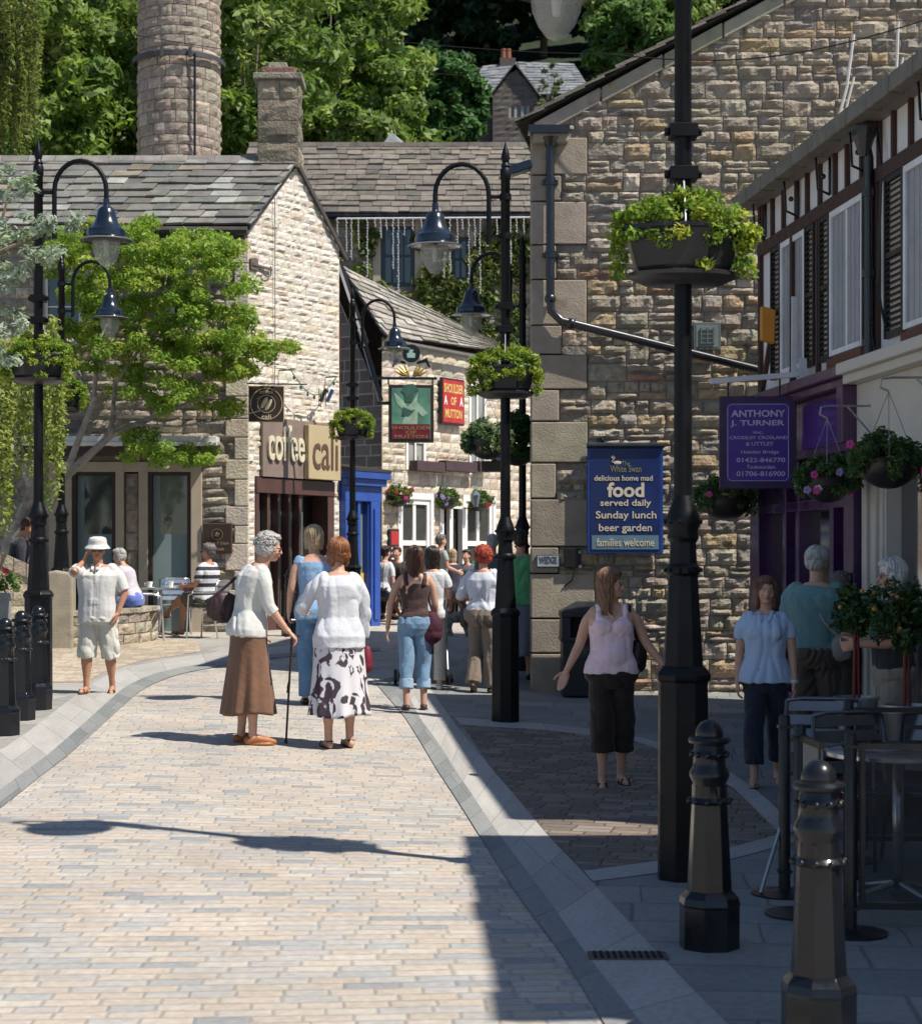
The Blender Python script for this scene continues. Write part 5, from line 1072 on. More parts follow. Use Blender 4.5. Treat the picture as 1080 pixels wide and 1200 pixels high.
mb.build('stem', BARK, g)

# ================================================================== maple and other trees at the left
r = random.Random(31); YM = 26.6
mp_ = thing('maple_tree', gx(-10, YM), 'fresh green maple spreading low branches in front of the coffee house', 'tree')
tr = [wp(8, 700, YM), wp(12, 640, YM), wp(40, 575, YM), wp(60, 545, YM), wp(130, 520, YM - .2)]; mb = MB()
mb.tube(tr[:3], [.14, .13, .10], 9); mb.tube([wp(5, 690, YM + .1), wp(40, 620, YM + .1), wp(75, 560, YM), wp(130, 510, YM), wp(200, 480, YM), wp(250, 462, YM)], [.11, .09, .07, .05, .035, .015], 8)
for pts, rr_ in (([(40, 575), (20, 520), (28, 450), (40, 380)], .09), ([(75, 560), (110, 470), (115, 400), (150, 330)], .055), ([(130, 510), (135, 450), (170, 400), (230, 350)], .04), ([(200, 480), (240, 440), (290, 420), (330, 405)], .03), ([(160, 498), (210, 500), (270, 490), (310, 480)], .025), ([(110, 470), (80, 420), (70, 350)], .04), ([(20, 530), (5, 480), (0, 420)], .05), ([(170, 400), (190, 350), (200, 300)], .025)):
    P_ = [wp(x, y, YM + r.uniform(-.3, .3)) for x, y in pts]; mb.tube(P_, [rr_ * (1 - .8 * i / (len(P_) - 1)) for i in range(len(P_))], 7)
mb.build('trunk', mat('maple_bark', (.33, .29, .25), .85, 0, .3, 6, .008, 30, dirt=((.12, .1, .08), 5, .52, .7)), mp_)
blobs = [(110, 290, 42, 30, 12), (170, 285, 45, 26, 14), (225, 290, 40, 26, 12), (262, 300, 26, 22, 8), (130, 345, 50, 34, 16), (195, 345, 45, 35, 18), (245, 350, 38, 30, 14), (285, 350, 20, 26, 6), (120, 400, 45, 30, 12), (180, 405, 50, 30, 14), (240, 400, 45, 28, 14), (280, 395, 30, 22, 8), (235, 440, 40, 22, 12), (272, 432, 24, 14, 7), (150, 445, 42, 20, 7), (205, 470, 40, 14, 6), (175, 530, 28, 14, 6), (160, 510, 20, 8, 3), (225, 532, 22, 10, 5), (270, 478, 22, 8, 4), (330, 406, 14, 5, 3), (90, 330, 25, 40, 8), (85, 400, 25, 40, 8), (215, 415, 30, 18, 6), (190, 315, 40, 22, 8), (298, 412, 20, 12, 5), (70, 300, 20, 30, 5)]
cl = []
for x, y, a_, b_, k in blobs:
    for _ in range(int(k * 1.8)):
        an = r.uniform(0, 2 * pi); q = math.sqrt(r.random()); cl.append(tuple(wp(x + a_ * q * cos(an), y + b_ * q * sin(an), YM + r.uniform(-1.0, .8) * min(1, a_ / 35))))
leaves('crown', cl, np.array([(.17, .17, .11)] * len(cl)), 150, .033, G_MAPLE, mp_, seed=31, up=.6)
# weeping tree, hanging strands
YW = 23.6; bw = thing('weeping_birch', gx(-30, YW), 'weeping pale green birch hanging down beside the front left lamp post', 'tree'); cl = []; mb = MB(); r = random.Random(12)
for k in range(64):
    x0 = r.uniform(-45, 72); y0 = r.uniform(370, 470); L = r.uniform(70, 200); yy = YW + r.uniform(-.7, .9)
    if x0 > 40: L *= .75
    n = int(L / 9); pts = [wp(x0 + 3 * sin(i * .7 + k), y0 + i * 9, yy) for i in range(n)]; mb.tube(pts, .004, 3); cl += [tuple(p) for p in pts if r.random() < .8]
mb.tube([gx(-60, YW), wp(-50, 500, YW), wp(-20, 380, YW), wp(30, 360, YW)], [.12, .1, .06, .02], 7); mb.build('trunk', BARK, bw)
leaves('crown', cl, np.array([(.085, .085, .10)] * len(cl)), 20, .036, [(.27, .34, .07), (.22, .30, .06), (.34, .38, .11), (.17, .24, .05)], bw, seed=12, droop=.05)
YW = 30.5; ww = thing('willow_tree', gx(-60, YW), 'tall feathery dark green willow hanging in the top left corner', 'tree'); cl = []; mb = MB()
for k in range(75):
    x0 = r.uniform(-40, 45); y0 = r.uniform(-60, 40); L = r.uniform(140, 260) * (1 - max(0, x0) / 90); yy = YW + r.uniform(-1, 1)
    n = int(L / 8); pts = [wp(x0 + 4 * sin(i * .25 + k), y0 + i * 8, yy) for i in range(n)]; mb.tube(pts, .006, 3); cl += [tuple(p) for p in pts if r.random() < .85]
mb.tube([gx(-70, YW), wp(-60, 200, YW), wp(-20, -40, YW)], [.3, .22, .1], 7); mb.build('trunk', BARK, ww)
leaves('crown', cl, np.array([(.09, .09, .13)] * len(cl)), 13, .05, [(.09, .14, .02), (.13, .18, .03), (.16, .20, .04)], ww, seed=13, droop=.06)
YS = 16.5; sh = thing('silver_leaf_tree', gx(-60, YS), 'silvery grey leaved branch reaching in at the left edge', 'tree'); cl = []; mb = MB()
for x, y, a_, b_, k in ((10, 215, 26, 18, 14), (25, 265, 30, 14, 12), (70, 262, 22, 10, 7), (45, 300, 28, 14, 10), (12, 320, 22, 16, 10), (5, 375, 18, 16, 7), (10, 415, 16, 10, 4), (-15, 280, 25, 60, 20), (25, 385, 12, 8, 3)):
    for _ in range(k): cl.append(tuple(wp(x + r.uniform(-a_, a_), y + r.uniform(-b_, b_), YS + r.uniform(-.4, .4))))
mb.tube([gx(-110, YS), wp(-90, 500, YS), wp(-50, 380, YS), wp(-10, 300, YS), wp(60, 268, YS)], [.09, .08, .05, .03, .01], 7); mb.tube([wp(-50, 380, YS), wp(-10, 410, YS), wp(15, 420, YS)], [.03, .02, .008], 6); mb.tube([wp(-10, 300, YS), wp(10, 230, YS), wp(15, 205, YS)], [.02, .012, .006], 6); mb.build('trunk', BARK, sh)
leaves('crown', cl, np.array([(.085, .085, .06)] * len(cl)), 30, .036, [(.30, .36, .27), (.24, .30, .2), (.38, .44, .36), (.16, .22, .1)], sh, seed=14, up=.8)

# ================================================================== lamp posts
def lamp_post(loc, label, rz, basket=None, scale=1.0, arm=True):
    t = thing('street_lamp', (0, 0, 0), label, 'street lamp', rz, 'black swan neck lamp posts')
    mb = MB(); mb.lathe([(.142, -.4), (.142, 0), (.138, 1.02), (.150, 1.03), (.155, 1.055), (.140, 1.08), (.118, 1.10)], n=8, rot=.5); mb.build('pedestal', POSTBLK, t, world=False, bevel=.004)
    mb = MB(); mb.lathe([(.112, 1.09), (.072, 1.72), (.072, 1.80)], n=8, rot=.5); mb.build('tapered_shaft', POSTBLK, t, world=False)
    mb = MB(); mb.lathe([(.075, 1.56), (.092, 1.58), (.092, 1.61), (.075, 1.63)], n=16); mb.lathe([(.074, 1.74), (.086, 1.76), (.080, 1.80), (.094, 1.83), (.092, 1.86), (.078, 1.9), (.060, 1.95), (.05, 1.98)], n=16)
    for z, rr_ in ((1.595, .094), (1.845, .094)):
        for j in range(10): a_ = 2 * pi * j / 10; mb.ball((rr_ * cos(a_), rr_ * sin(a_), z), .013, 6, 4)
    mb.build('collar', POSTBLK, t, world=False, auto=True)
    mb = MB(); mb.lathe([(.050, 1.96), (.047, 3.2), (.045, 5.25), (.052, 5.26), (.052, 5.34), (.04, 5.36)], n=16); mb.build('column', POSTBLK, t, world=False, auto=True)
    mb = MB(); mb.lathe([(.03, 5.35), (.045, 5.38), (.03, 5.41), (.045, 5.46), (.03, 5.52), (.008, 5.60), (.0, 5.63)], n=12); mb.build('finial', POSTBLK, t, world=False, auto=True)
    ax = -.68; pts = [(-.16, 0, 4.62), (-.16, 0, 5.1)] + [(-.16 + (ax + .16) / 2 * (1 - cos(pi * i / 12)), 0, 5.1 + .30 * sin(pi * i / 12)) for i in range(1, 13)] + [(ax, 0, 5.0)]
    mb = MB(); mb.tube(pts, .024, 10); mb.bar((-.16, 0, 4.70), (0, 0, 4.70), .03); mb.bar((-.16, 0, 5.08), (0, 0, 5.08), .03)
    mb.lathe([(.058, 4.67), (.058, 4.73)], n=12); mb.lathe([(.058, 5.05), (.058, 5.11)], n=12); mb.build('swan_neck', POSTBLK, t, world=False, auto=True)
    for z in (4.02, 3.80):
        mb = MB(); mb.box((0, 0, z), (.15, .13, .07)); mb.box((.0, 0, z), (.20, .03, .04)); mb.ball((.085, -.03, z), .016, 6, 5); mb.ball((-.085, -.03, z), .016, 6, 5); mb.build('clamp', POSTBLK, t, world=False, bevel=.004)
    mb = MB(); mb.lathe([(.03, .40), (.034, .33), (.05, .32), (.085, .29), (.095, .24), (.115, .17), (.155, .11), (.19, .085), (.195, .06), (.195, .02), (.24, .0), (.262, -.012), (.24, -.02), (.14, -.01)], (ax, 0, 4.62), 24); mb.build('lamp_hood', BLUEBLK, t, world=False, auto=True)
    mb = MB(); mb.lathe([(.262, -.014), (.270, -.02), (.262, -.026)], (ax, 0, 4.62), 24, caps=False); mb.build('hood_rim', GALV, t, world=False)
    mb = MB(); mb.lathe([(.14, -.02), (.142, -.06), (.13, -.14), (.10, -.21), (.055, -.27), (.012, -.29)], (ax, 0, 4.62), 20); mb.build('lamp_bowl', mat('bowl_glass', (.45, .46, .42), .08, 0, .05, alpha=.42, spec=1), t, world=False, smooth=True)
    mb = MB(); mb.tube([(ax, 0, 4.6), (ax, 0, 4.46)], [.035, .02], 8); mb.build('bulb', mat('bulb', (.6, .6, .55), .4), t, world=False)
    return t
lp0 = lamp_post((0, 0, 0), 'x', 0)
lamp_specs = [(gp(800, 1030), 'tall black lamp post nearest the camera, running out of the top of the picture', R(0), 1.0),
              (gx(592, 17.35), 'black lamp post in front of the stone gable corner with its lamp hanging left', R(0), 1.0),
              (gx(612, 22.9), 'farther black lamp post half hidden behind the middle post at the gable corner', R(-14), .99),
              (gx(413, 28.2), 'distant black lamp post in front of the blue shopfront', R(180), .97),
              (gx(45, 18.3), 'front left black lamp post rising behind three bollards', R(180), 1.02),
              (gx(72, 24.9), 'rear left black lamp post behind the stone pier', R(180), .99)]
lamps = []
for i, (p, lab, rz, s) in enumerate(lamp_specs):
    o = lp0 if i == 0 else copy_tree(lp0); o.location = p; o.rotation_euler = (0, 0, rz); o.scale = (s, s, s); o['label'] = lab; lamps.append(o)
lamps[0].scale = (1, 1, 1.04)
for ch_ in lamps[0].children:
    if ch_.name.startswith('clamp'): ch_.location.z -= .16
# ---- post baskets: eight sided tubs clasping the column
def post_basket(c, label, seed, sc=1.0, n=1.0, flowers=None):
    t = thing('post_planter', c, label, 'planter', 0, 'planter tubs round the lamp posts')
    mb = MB(); mb.lathe([(.235 * sc, 0), (.26 * sc, .03), (.31 * sc, .22), (.325 * sc, .225), (.325 * sc, .25), (.30 * sc, .25), (.28 * sc, .20)], c, 8, rot=.5, sy=.62); mb.build('tub', mat('tub_black', (.018, .018, .021), .35, 0, .2, 4), t, bevel=.004)
    mb = MB(); mb.lathe([(.2 * sc, -.06), (.285 * sc, -.02), (.29 * sc, .0), (.24 * sc, .01)], c, 20, sy=.62); mb.build('tray', mat('tray', (.035, .034, .036), .3), t, auto=True)
    r = random.Random(seed); cl = []; L = Vector(c)
    for _ in range(int(74 * n)):
        a_ = r.uniform(0, 2 * pi); q = math.sqrt(r.random()) * .32 * sc; cl.append((L.x + q * cos(a_), L.y + .62 * q * sin(a_), L.z + .27 + .13 * (1 - (q / (.32 * sc)) ** 2) + r.uniform(-.02, .05)))
    for _ in range(int(34 * n)):
        a_ = r.uniform(0, 2 * pi); q = r.uniform(.30, .36) * sc; k = r.uniform(0, 1)
        d = .26 if -2.6 < a_ - pi < -1.0 or r.random() < .3 else .12
        cl.append((L.x + q * cos(a_), L.y + .62 * q * sin(a_), L.z + .25 - k * d))
    for sgx in ((-.33, -.05), (.31, -.1)):
        for k in range(7): cl.append((L.x + sgx[0] * sc, L.y + sgx[1], L.z + .2 - k * .035))
    leaves('foliage', cl, np.array([(.055, .055, .04)] * len(cl)), 42, .018, [(.16, .27, .03), (.22, .32, .04), (.11, .20, .025), (.32, .36, .04)], t, seed=seed)
    return t
post_basket(lamps[0].location + Vector((0, 0, 3.25)), 'large dark planter tub with lime green trailing leaves on the nearest lamp post', 1, 1.06, 1.2)
post_basket(lamps[1].location + Vector((0, 0, 3.19)), 'dark planter tub of yellow green leaves on the middle lamp post by the gable corner', 2, 1.0, 1.2)
post_basket(lamps[3].location + Vector((0, 0, 3.08)), 'small planter tub spilling yellow green leaves on the lamp post by the blue shop', 3, .95)
post_basket(lamps[4].location + Vector((0, 0, 3.28)), 'planter tub on the front left lamp post among the birch strands', 4, 1.0)
post_basket(lamps[5].location + Vector((0, 0, 3.3)), 'planter tub on the rear left lamp post behind the birch strands', 5, 1.0)
for k, lp in enumerate((lamps[0], lamps[1])):
    mb = MB(); L = lp.location
    for j in range(3):
        a_ = j * 2 * pi / 3 + .5; mb.tube([L + Vector((.0, 0, 3.85)), L + Vector((.31 * cos(a_), .19 * sin(a_), 3.48))], .005, 4)
    tag(mb.build('basket_chain', GALV), ['thin chains holding the planter on the nearest lamp post', 'thin chains holding the planter on the middle lamp post'][k], 'chain')
# ---- round hanging bowls
FLK = {'pink': (.55, .05, .25), 'red': (.5, .02, .03), 'lilac': (.35, .25, .55), 'white': (.7, .7, .66)}
def bowl(c, r0, label, seed, pal, fl=(), group=None, nl=26, tall=1.0, size=.022, dens=1.0, chain=.45):
    t = thing('hanging_basket', c, label, 'hanging basket', 0, group); c = Vector(c)
    mb = MB(); mb.lathe([(r0 * sin(R(a_)), -r0 * .9 * cos(R(a_))) for a_ in range(6, 91, 12)] + [(r0 * 1.03, .01), (r0 * .97, .02)], c, 20); mb.build('bowl', mat('bowl_black', (.02, .018, .02), .4, 0, .2, 4), t, auto=True)
    mb = MB()
    for j in range(3): a_ = j * 2 * pi / 3 + .3; mb.tube([c + Vector((r0 * cos(a_), r0 * sin(a_), 0)), c + Vector((0, 0, chain))], .004, 4)
    mb.build('chain', GALV, t)
    r = random.Random(seed); cl = []
    for _ in range(int(40 * dens)):
        a_ = r.uniform(0, 2 * pi); q = math.sqrt(r.random()) * r0 * 1.15; cl.append((c.x + q * cos(a_), c.y + q * sin(a_), c.z + .03 + (r0 * .75 * tall) * (1 - (q / r0 / 1.25) ** 2) * r.uniform(.3, 1)))
    for _ in range(int(18 * dens)): a_ = r.uniform(0, 2 * pi); cl.append((c.x + r0 * 1.12 * cos(a_), c.y + r0 * 1.12 * sin(a_), c.z + .04 - r.uniform(0, r0 * .7)))
    leaves('foliage', cl, np.array([(r0 * .26, r0 * .26, r0 * .22)] * len(cl)), nl, size, pal, t, seed=seed)
    for kk, (cn, nn) in enumerate(fl):
        for _ in range(nn):
            mb = MB(); a_ = r.uniform(0, 2 * pi); q = r0 * r.uniform(.8, 1.32); p = c + Vector((q * cos(a_), q * sin(a_), r.uniform(-r0 * .5, r0 * .55)))
            for j in range(5): b_ = j * 2 * pi / 5; mb.ball(p + Vector((size * .8 * cos(b_), -.01, size * .8 * sin(b_))), (size * .7, size * .3, size * .7), 5, 4)
            mb.build('flower', mat('petal_' + cn, FLK[cn], .6), t)
    return t
G_BSK = [(.05, .10, .03), (.07, .13, .035), (.035, .07, .02), (.10, .16, .05)]
for px, py, Y, r0, lab, sd_, fl in ((850, 584, 17.9, .25, 'dark hanging bowl with pink flowers half behind the purple solicitor sign', 61, (('pink', 8),)),
                             (969, 562, 14.6, .21, 'hanging basket with pink and lilac flowers just right of the purple sign', 62, (('pink', 7), ('lilac', 5), ('white', 6))),
                             (1041, 540, 12.9, .225, 'largest hanging bowl at the right edge with magenta flowers', 63, (('pink', 8), ('white', 4)))):
    c = wp(px, py, Y); t = bowl(c, r0, lab, sd_, G_BSK, fl, 'hanging baskets on the timbered row', 34, 1.15, .024, 1.3, .5)
    fx = FO.x + (18.3 - Y) * .104; h = c + Vector((0, 0, .5)); mb = MB(); q = Vector((fx, Y, h.z + .02)); mb.tube([h, h + Vector((-.06, 0, .03)), h + Vector((-.05, 0, .09)), h + Vector((.02, 0, .1)), q + Vector((0, 0, .08))], .009, 6); mb.tube([q + Vector((0, 0, -.28)), h.lerp(q, .35) + Vector((0, 0, .09))], .008, 5); mb.tube([q + Vector((0, 0, -.35)), q + Vector((0, 0, .15))], .01, 5); mb.build('bracket', GALV, t)
for px, py, lab, sd_, fl in ((466, 581, 'leftmost of the three pub baskets, red flowers trailing down its left side', 71, (('red', 14), ('pink', 3))), (523, 585, 'middle pub basket of lilac flowers over the white door', 72, (('lilac', 12),)), (562, 587, 'right hand pub basket above the right white window', 73, (('red', 8), ('white', 2)))):
    u = PF.uv(px, py)[0]; p = PF.at(u, 0, .35); c = wp(px, py, p.y); bowl(c, .24, lab, sd_, [(.08, .15, .03), (.12, .2, .05), (.05, .1, .03)], fl, 'baskets hanging on the pub front', 24, 1.1, .03, 1.0, .7)
bowl(wp(571, 517, 20.6), .235, 'black hanging bowl of leafy plants left of the middle lamp post', 74, [(.05, .10, .04), (.09, .15, .05), (.2, .26, .13)], (), None, 40, 1.3, .03, 1.6, .5)
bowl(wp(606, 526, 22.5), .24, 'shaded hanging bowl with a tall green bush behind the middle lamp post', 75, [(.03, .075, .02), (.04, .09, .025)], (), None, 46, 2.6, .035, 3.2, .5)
p = wp(577, 547, 21.4); g = thing('small_trough', p, 'small dark trough of lilac and white flowers below the black hanging bowl', 'planter'); mb = MB(); mb.box(p, (.26, .2, .13), taper=1.05); mb.build('trough', BLACK, g, bevel=.008)
leaves('foliage', [tuple(p + Vector((r.uniform(-.13, .13), r.uniform(-.08, .08), .1))) for _ in range(10)], .05, 14, .02, [(.06, .1, .04), (.1, .14, .05)], g, seed=5); mb = MB()
for _ in range(9): mb.ball(p + Vector((r.uniform(-.14, .13), -.09, r.uniform(.07, .14))), .022, 6, 5)
mb.build('flower', mat('petal_lilac'), g)

# ================================================================== bollards
def bollard():
    t = thing('bollard', (0, 0, 0), 'x', 'bollard', 0, 'black cast iron bollards')
    mb = MB(); mb.lathe([(.134, -.3), (.134, .19), (.138, .195), (.130, .225), (.112, .245), (.105, .255)], n=8, rot=.5); mb.build('base', BLACK, t, world=False, bevel=.006)
    mb = MB(); mb.lathe([(.100, .25), (.078, .66), (.078, .72)], n=8, rot=.5); mb.build('shaft', BLACK, t, world=False, bevel=.003)
    mb = MB(); mb.lathe([(.080, .635), (.092, .65), (.080, .665)], n=20); mb.lathe([(.076, .66), (.074, .73), (.088, .755), (.088, .775), (.074, .80), (.070, .835), (.078, .855), (.070, .875), (.066, .895), (.09, .905), (.094, .917), (.088, .93), (.058, .935)], n=20)
    for z, rr_ in ((.65, .090), (.855, .078)):
        for j in range(10): a_ = 2 * pi * j / 10; mb.ball((rr_ * cos(a_), rr_ * sin(a_), z), .014, 8, 6)
    mb.build('collar', BLACK, t, world=False, auto=True)
    mb = MB(); mb.lathe([(.060, .93)] + [(.062 * cos(R(a_)), .94 + .068 * sin(R(a_))) for a_ in range(0, 90, 12)] + [(.004, 1.008)], n=20); mb.build('dome', BLACK, t, world=False, auto=True)
    return t
b0 = bollard()
for i, (p, lab, s) in enumerate(((gx(959, 6.32), 'nearest bollard at the bottom right, cut off by the frame', 1.0), (gx(831, 7.92), 'second nearest bollard standing right of the big lamp post base', 1.0), (gx(6, 15.4), 'bollard at the left edge, nearest the camera of the left group', 1.0), (gx(25, 16.5), 'middle one of the three bollards on the left pavement', 1.0), (gx(45, 17.35), 'bollard at the foot of the front left lamp post', 1.0), (gx(340, 27.0), 'distant bollard standing before the coffee house shopfront', 1.0))):
    o = b0 if i == 0 else copy_tree(b0); o.location = p; o['label'] = lab; o.rotation_euler = (0, 0, .1 * i)

# ================================================================== left walls, planter
WP = palf((.33, .29, .22), .18, .05, ((.2, (.27, .24, .19)),))
a_, b_ = wp(-60, 640, 24.0), wp(60, 690, 24.6); WF = Frame((a_.x, a_.y, 0), (b_.x - a_.x, b_.y - a_.y)); Lw = (Vector((b_.x, b_.y, 0)) - Vector((a_.x, a_.y, 0))).length
tz0, tz1 = frel(24, 622), frel(24.6, 676); wt = lambda u: tz0 + (tz1 - tz0) * u / Lw
g = thing('parapet_wall', WF.at(Lw / 2, .4, 0), 'sloping gritstone parapet wall at the left with dressed blocks', 'wall'); mb = MB(); stone_wall(mb, WF.at, 0, Lw, .3, wt, WP, rng, ch=(.22, .3), bw=(.35, .6), gap=.008, depth=.01, bulge=.015, mort=(.22, .2, .16), rough=.006)
for i in range(8):
    u0_, u1_ = Lw * i / 8, Lw * (i + 1) / 8 - .01; mb.prism(WF, [(u0_, wt(u0_) - .16), (u1_, wt(u1_) - .16), (u1_, wt(u1_) + .03), (u0_, wt(u0_) + .03)], -.4, .04, WP(rng))
mb.add([WF.at(0, .3, -.38), WF.at(Lw, .3, -.38), WF.at(Lw, wt(Lw) - .1, -.38), WF.at(0, wt(0) - .1, -.38)], [(0, 1, 2, 3)], (.3, .26, .2)); mb.build('wall', STONE, g)
p = gx(71, 24.5); g = thing('stone_pier', p, 'tall rounded stone slab ending the parapet wall below the rear left lamp post', 'pier'); FR = Frame((p.x - .17, 24.45, 0), (1, .1)); zt = frel(24.5, 671); mb = MB(); mb.prism(FR, [(0, p.z - .1), (.34, p.z - .1), (.34, zt - .05), (.28, zt), (.1, zt + .03), (0, zt + .01)], -.4, 0, (.30, .26, .20)); mb.build('slab', SMO, g, bevel=.03)
r = random.Random(2); LWp = [gp(-40, 762), gp(60, 760), gp(120, 758), gp(165, 754), gp(185, 750)]
g = thing('low_wall', LWp[2], 'low curved stone seating wall behind the man in the sun hat', 'wall'); mb = MB(); pl_ = resample(smoothpl([Vector((q.x, q.y, 0)) for q in LWp]), 30); Ls = [0]
for A_, B_ in zip(pl_, pl_[1:]): Ls.append(Ls[-1] + (B_ - A_).length)
def lw_at(u, v, w_):
    i = max(0, min(28, next((k for k in range(29) if Ls[k + 1] >= u), 28))); f = (u - Ls[i]) / (Ls[i + 1] - Ls[i]); q = pl_[i].lerp(pl_[i + 1], f); d = (pl_[i + 1] - pl_[i]).normalized(); n_ = Vector((d.y, -d.x, 0)); return Vector((q.x, q.y, gz(q.x, q.y) + v)) + n_ * w_
stone_wall(mb, lw_at, 0, Ls[-1], 0, lambda u: .46, WP, rng, ch=(.14, .17), bw=(.2, .4), gap=.008, depth=.01, bulge=.02, mort=(.24, .21, .17), nx=4, ny=4)
for i in range(24):
    u0_, u1_ = Ls[-1] * i / 24, Ls[-1] * (i + 1) / 24 - .006; mb.hexa([lw_at(u0_, .44, .04), lw_at(u1_, .44, .04), lw_at(u1_, .44, -.4), lw_at(u0_, .44, -.4), lw_at(u0_, .5, .04), lw_at(u1_, .5, .04), lw_at(u1_, .5, -.4), lw_at(u0_, .5, -.4)], WP(rng))
e1_, e2_ = lw_at(Ls[-1], 0, 0), lw_at(Ls[-1], 0, -.4); mb.add([e1_, e2_, e2_ + Vector((0, 0, .45)), e1_ + Vector((0, 0, .45))], [(0, 1, 2, 3)], (.3, .26, .2)); mb.build('wall', STONE, g)
p = gx(-8, 18.6); g = thing('flower_planter', p, 'grey planter with red flowers at the far left edge', 'planter'); mb = MB(); mb.lathe([(.13, 0), (.19, 1.02), (.21, 1.03), (.21, 1.08), (.18, 1.08)], p, 8, rot=.5); mb.build('pot', mat('zinc_grey', (.3, .32, .33), .5, .2), g)
leaves('foliage', [tuple(p + Vector((r.uniform(-.2, .22), r.uniform(-.15, .15), 1.12 + r.uniform(0, .14)))) for _ in range(28)], .06, 22, .028, [(.08, .15, .03), (.12, .2, .05)], g, seed=6); mb = MB()
for _ in range(9): mb.ball(p + Vector((r.uniform(-.18, .2), r.uniform(-.2, 0), 1.2 + r.uniform(0, .15))), .03, 7, 5)
mb.build('flower', mat('petal_red', FLK['red']), g)
# ================================================================== people
def bake(mb, voxel, smooth=3, fold=0, fscale=14, fdir=(1, 1, .35), seed=0, sfac=.5, curl=0):
    me = mb.mesh('b'); o = bpy.data.objects.new('b', me); COL.objects.link(o)
    m = o.modifiers.new('r', 'REMESH'); m.mode = 'VOXEL'; m.voxel_size = voxel; m.use_smooth_shade = True
    if smooth: s = o.modifiers.new('s', 'SMOOTH'); s.factor = sfac; s.iterations = smooth
    bpy.context.view_layer.update(); out = bpy.data.meshes.new_from_object(o.evaluated_get(bpy.context.evaluated_depsgraph_get()))
    bpy.data.objects.remove(o); bpy.data.meshes.remove(me); out.materials.clear()
    if fold or curl:
        n = len(out.vertices); co = np.zeros(n * 3, np.float32); out.vertices.foreach_get('co', co); co = co.reshape(-1, 3).astype(float)
        no = np.zeros(n * 3, np.float32); out.vertices.foreach_get('normal', no); no = no.reshape(-1, 3)
        r = np.random.RandomState(seed); d = np.zeros(n); q = co * np.array(fdir)
        wv = np.stack([np.sin(q @ r.normal(size=3) * fscale * .5 + r.uniform(0, 6)) for _ in range(3)], 1) * .09
        for k in range(7):
            kv = r.normal(size=3); kv /= np.linalg.norm(kv); f = fscale * r.uniform(.8, 3.2); d += np.sin((q + wv) @ kv * f + r.uniform(0, 6)) / (1 + k * .25)
        if curl:
            e = np.zeros(n)
            for k in range(6): kv = r.normal(size=3); kv /= np.linalg.norm(kv); e += np.sin((co + wv * .4) @ kv * r.uniform(110, 260) + r.uniform(0, 6))
            co += no * (e / 6 * curl)[:, None]
        co += no * (np.clip(np.abs(d) - .6, -.6, 2.2) / 3 * fold * 1.7)[:, None]
        out.vertices.foreach_set('co', co.astype(np.float32).ravel()); out.update()
    out.polygons.foreach_set('use_smooth', [True] * len(out.polygons)); return out
def rotv(v, ax, deg): return Matrix.Rotation(R(deg), 3, ax) @ Vector(v)
SKIN = mat('skin', (.53, .30, .21), .5, 0, .08, 18, .0008, 90, sss=.12); SKIN2 = mat('skin_tanned', (.43, .21, .13), .5, 0, .08, 18, .0008, 90, sss=.12)
def cloth(name, col, var=.1, **k): return mat(name, col, .85, 0, var, k.pop('scale', 9), k.pop('bump', .006), k.pop('bscale', 24), sheen=.15, **k)
s_hcol = {'hair_brown': (.10, .045, .028), 'hair_auburn': (.24, .095, .035), 'hair_red': (.40, .055, .02), 'hair_grey': (.42, .41, .39), 'hair_white': (.6, .59, .57), 'hair_blonde': (.42, .32, .19), 'hair_dark': (.03, .02, .017), 'hair_dark_grey': (.16, .15, .145), 'hair_light_brown': (.18, .09, .05), 'hair_chestnut': (.15, .07, .04)}
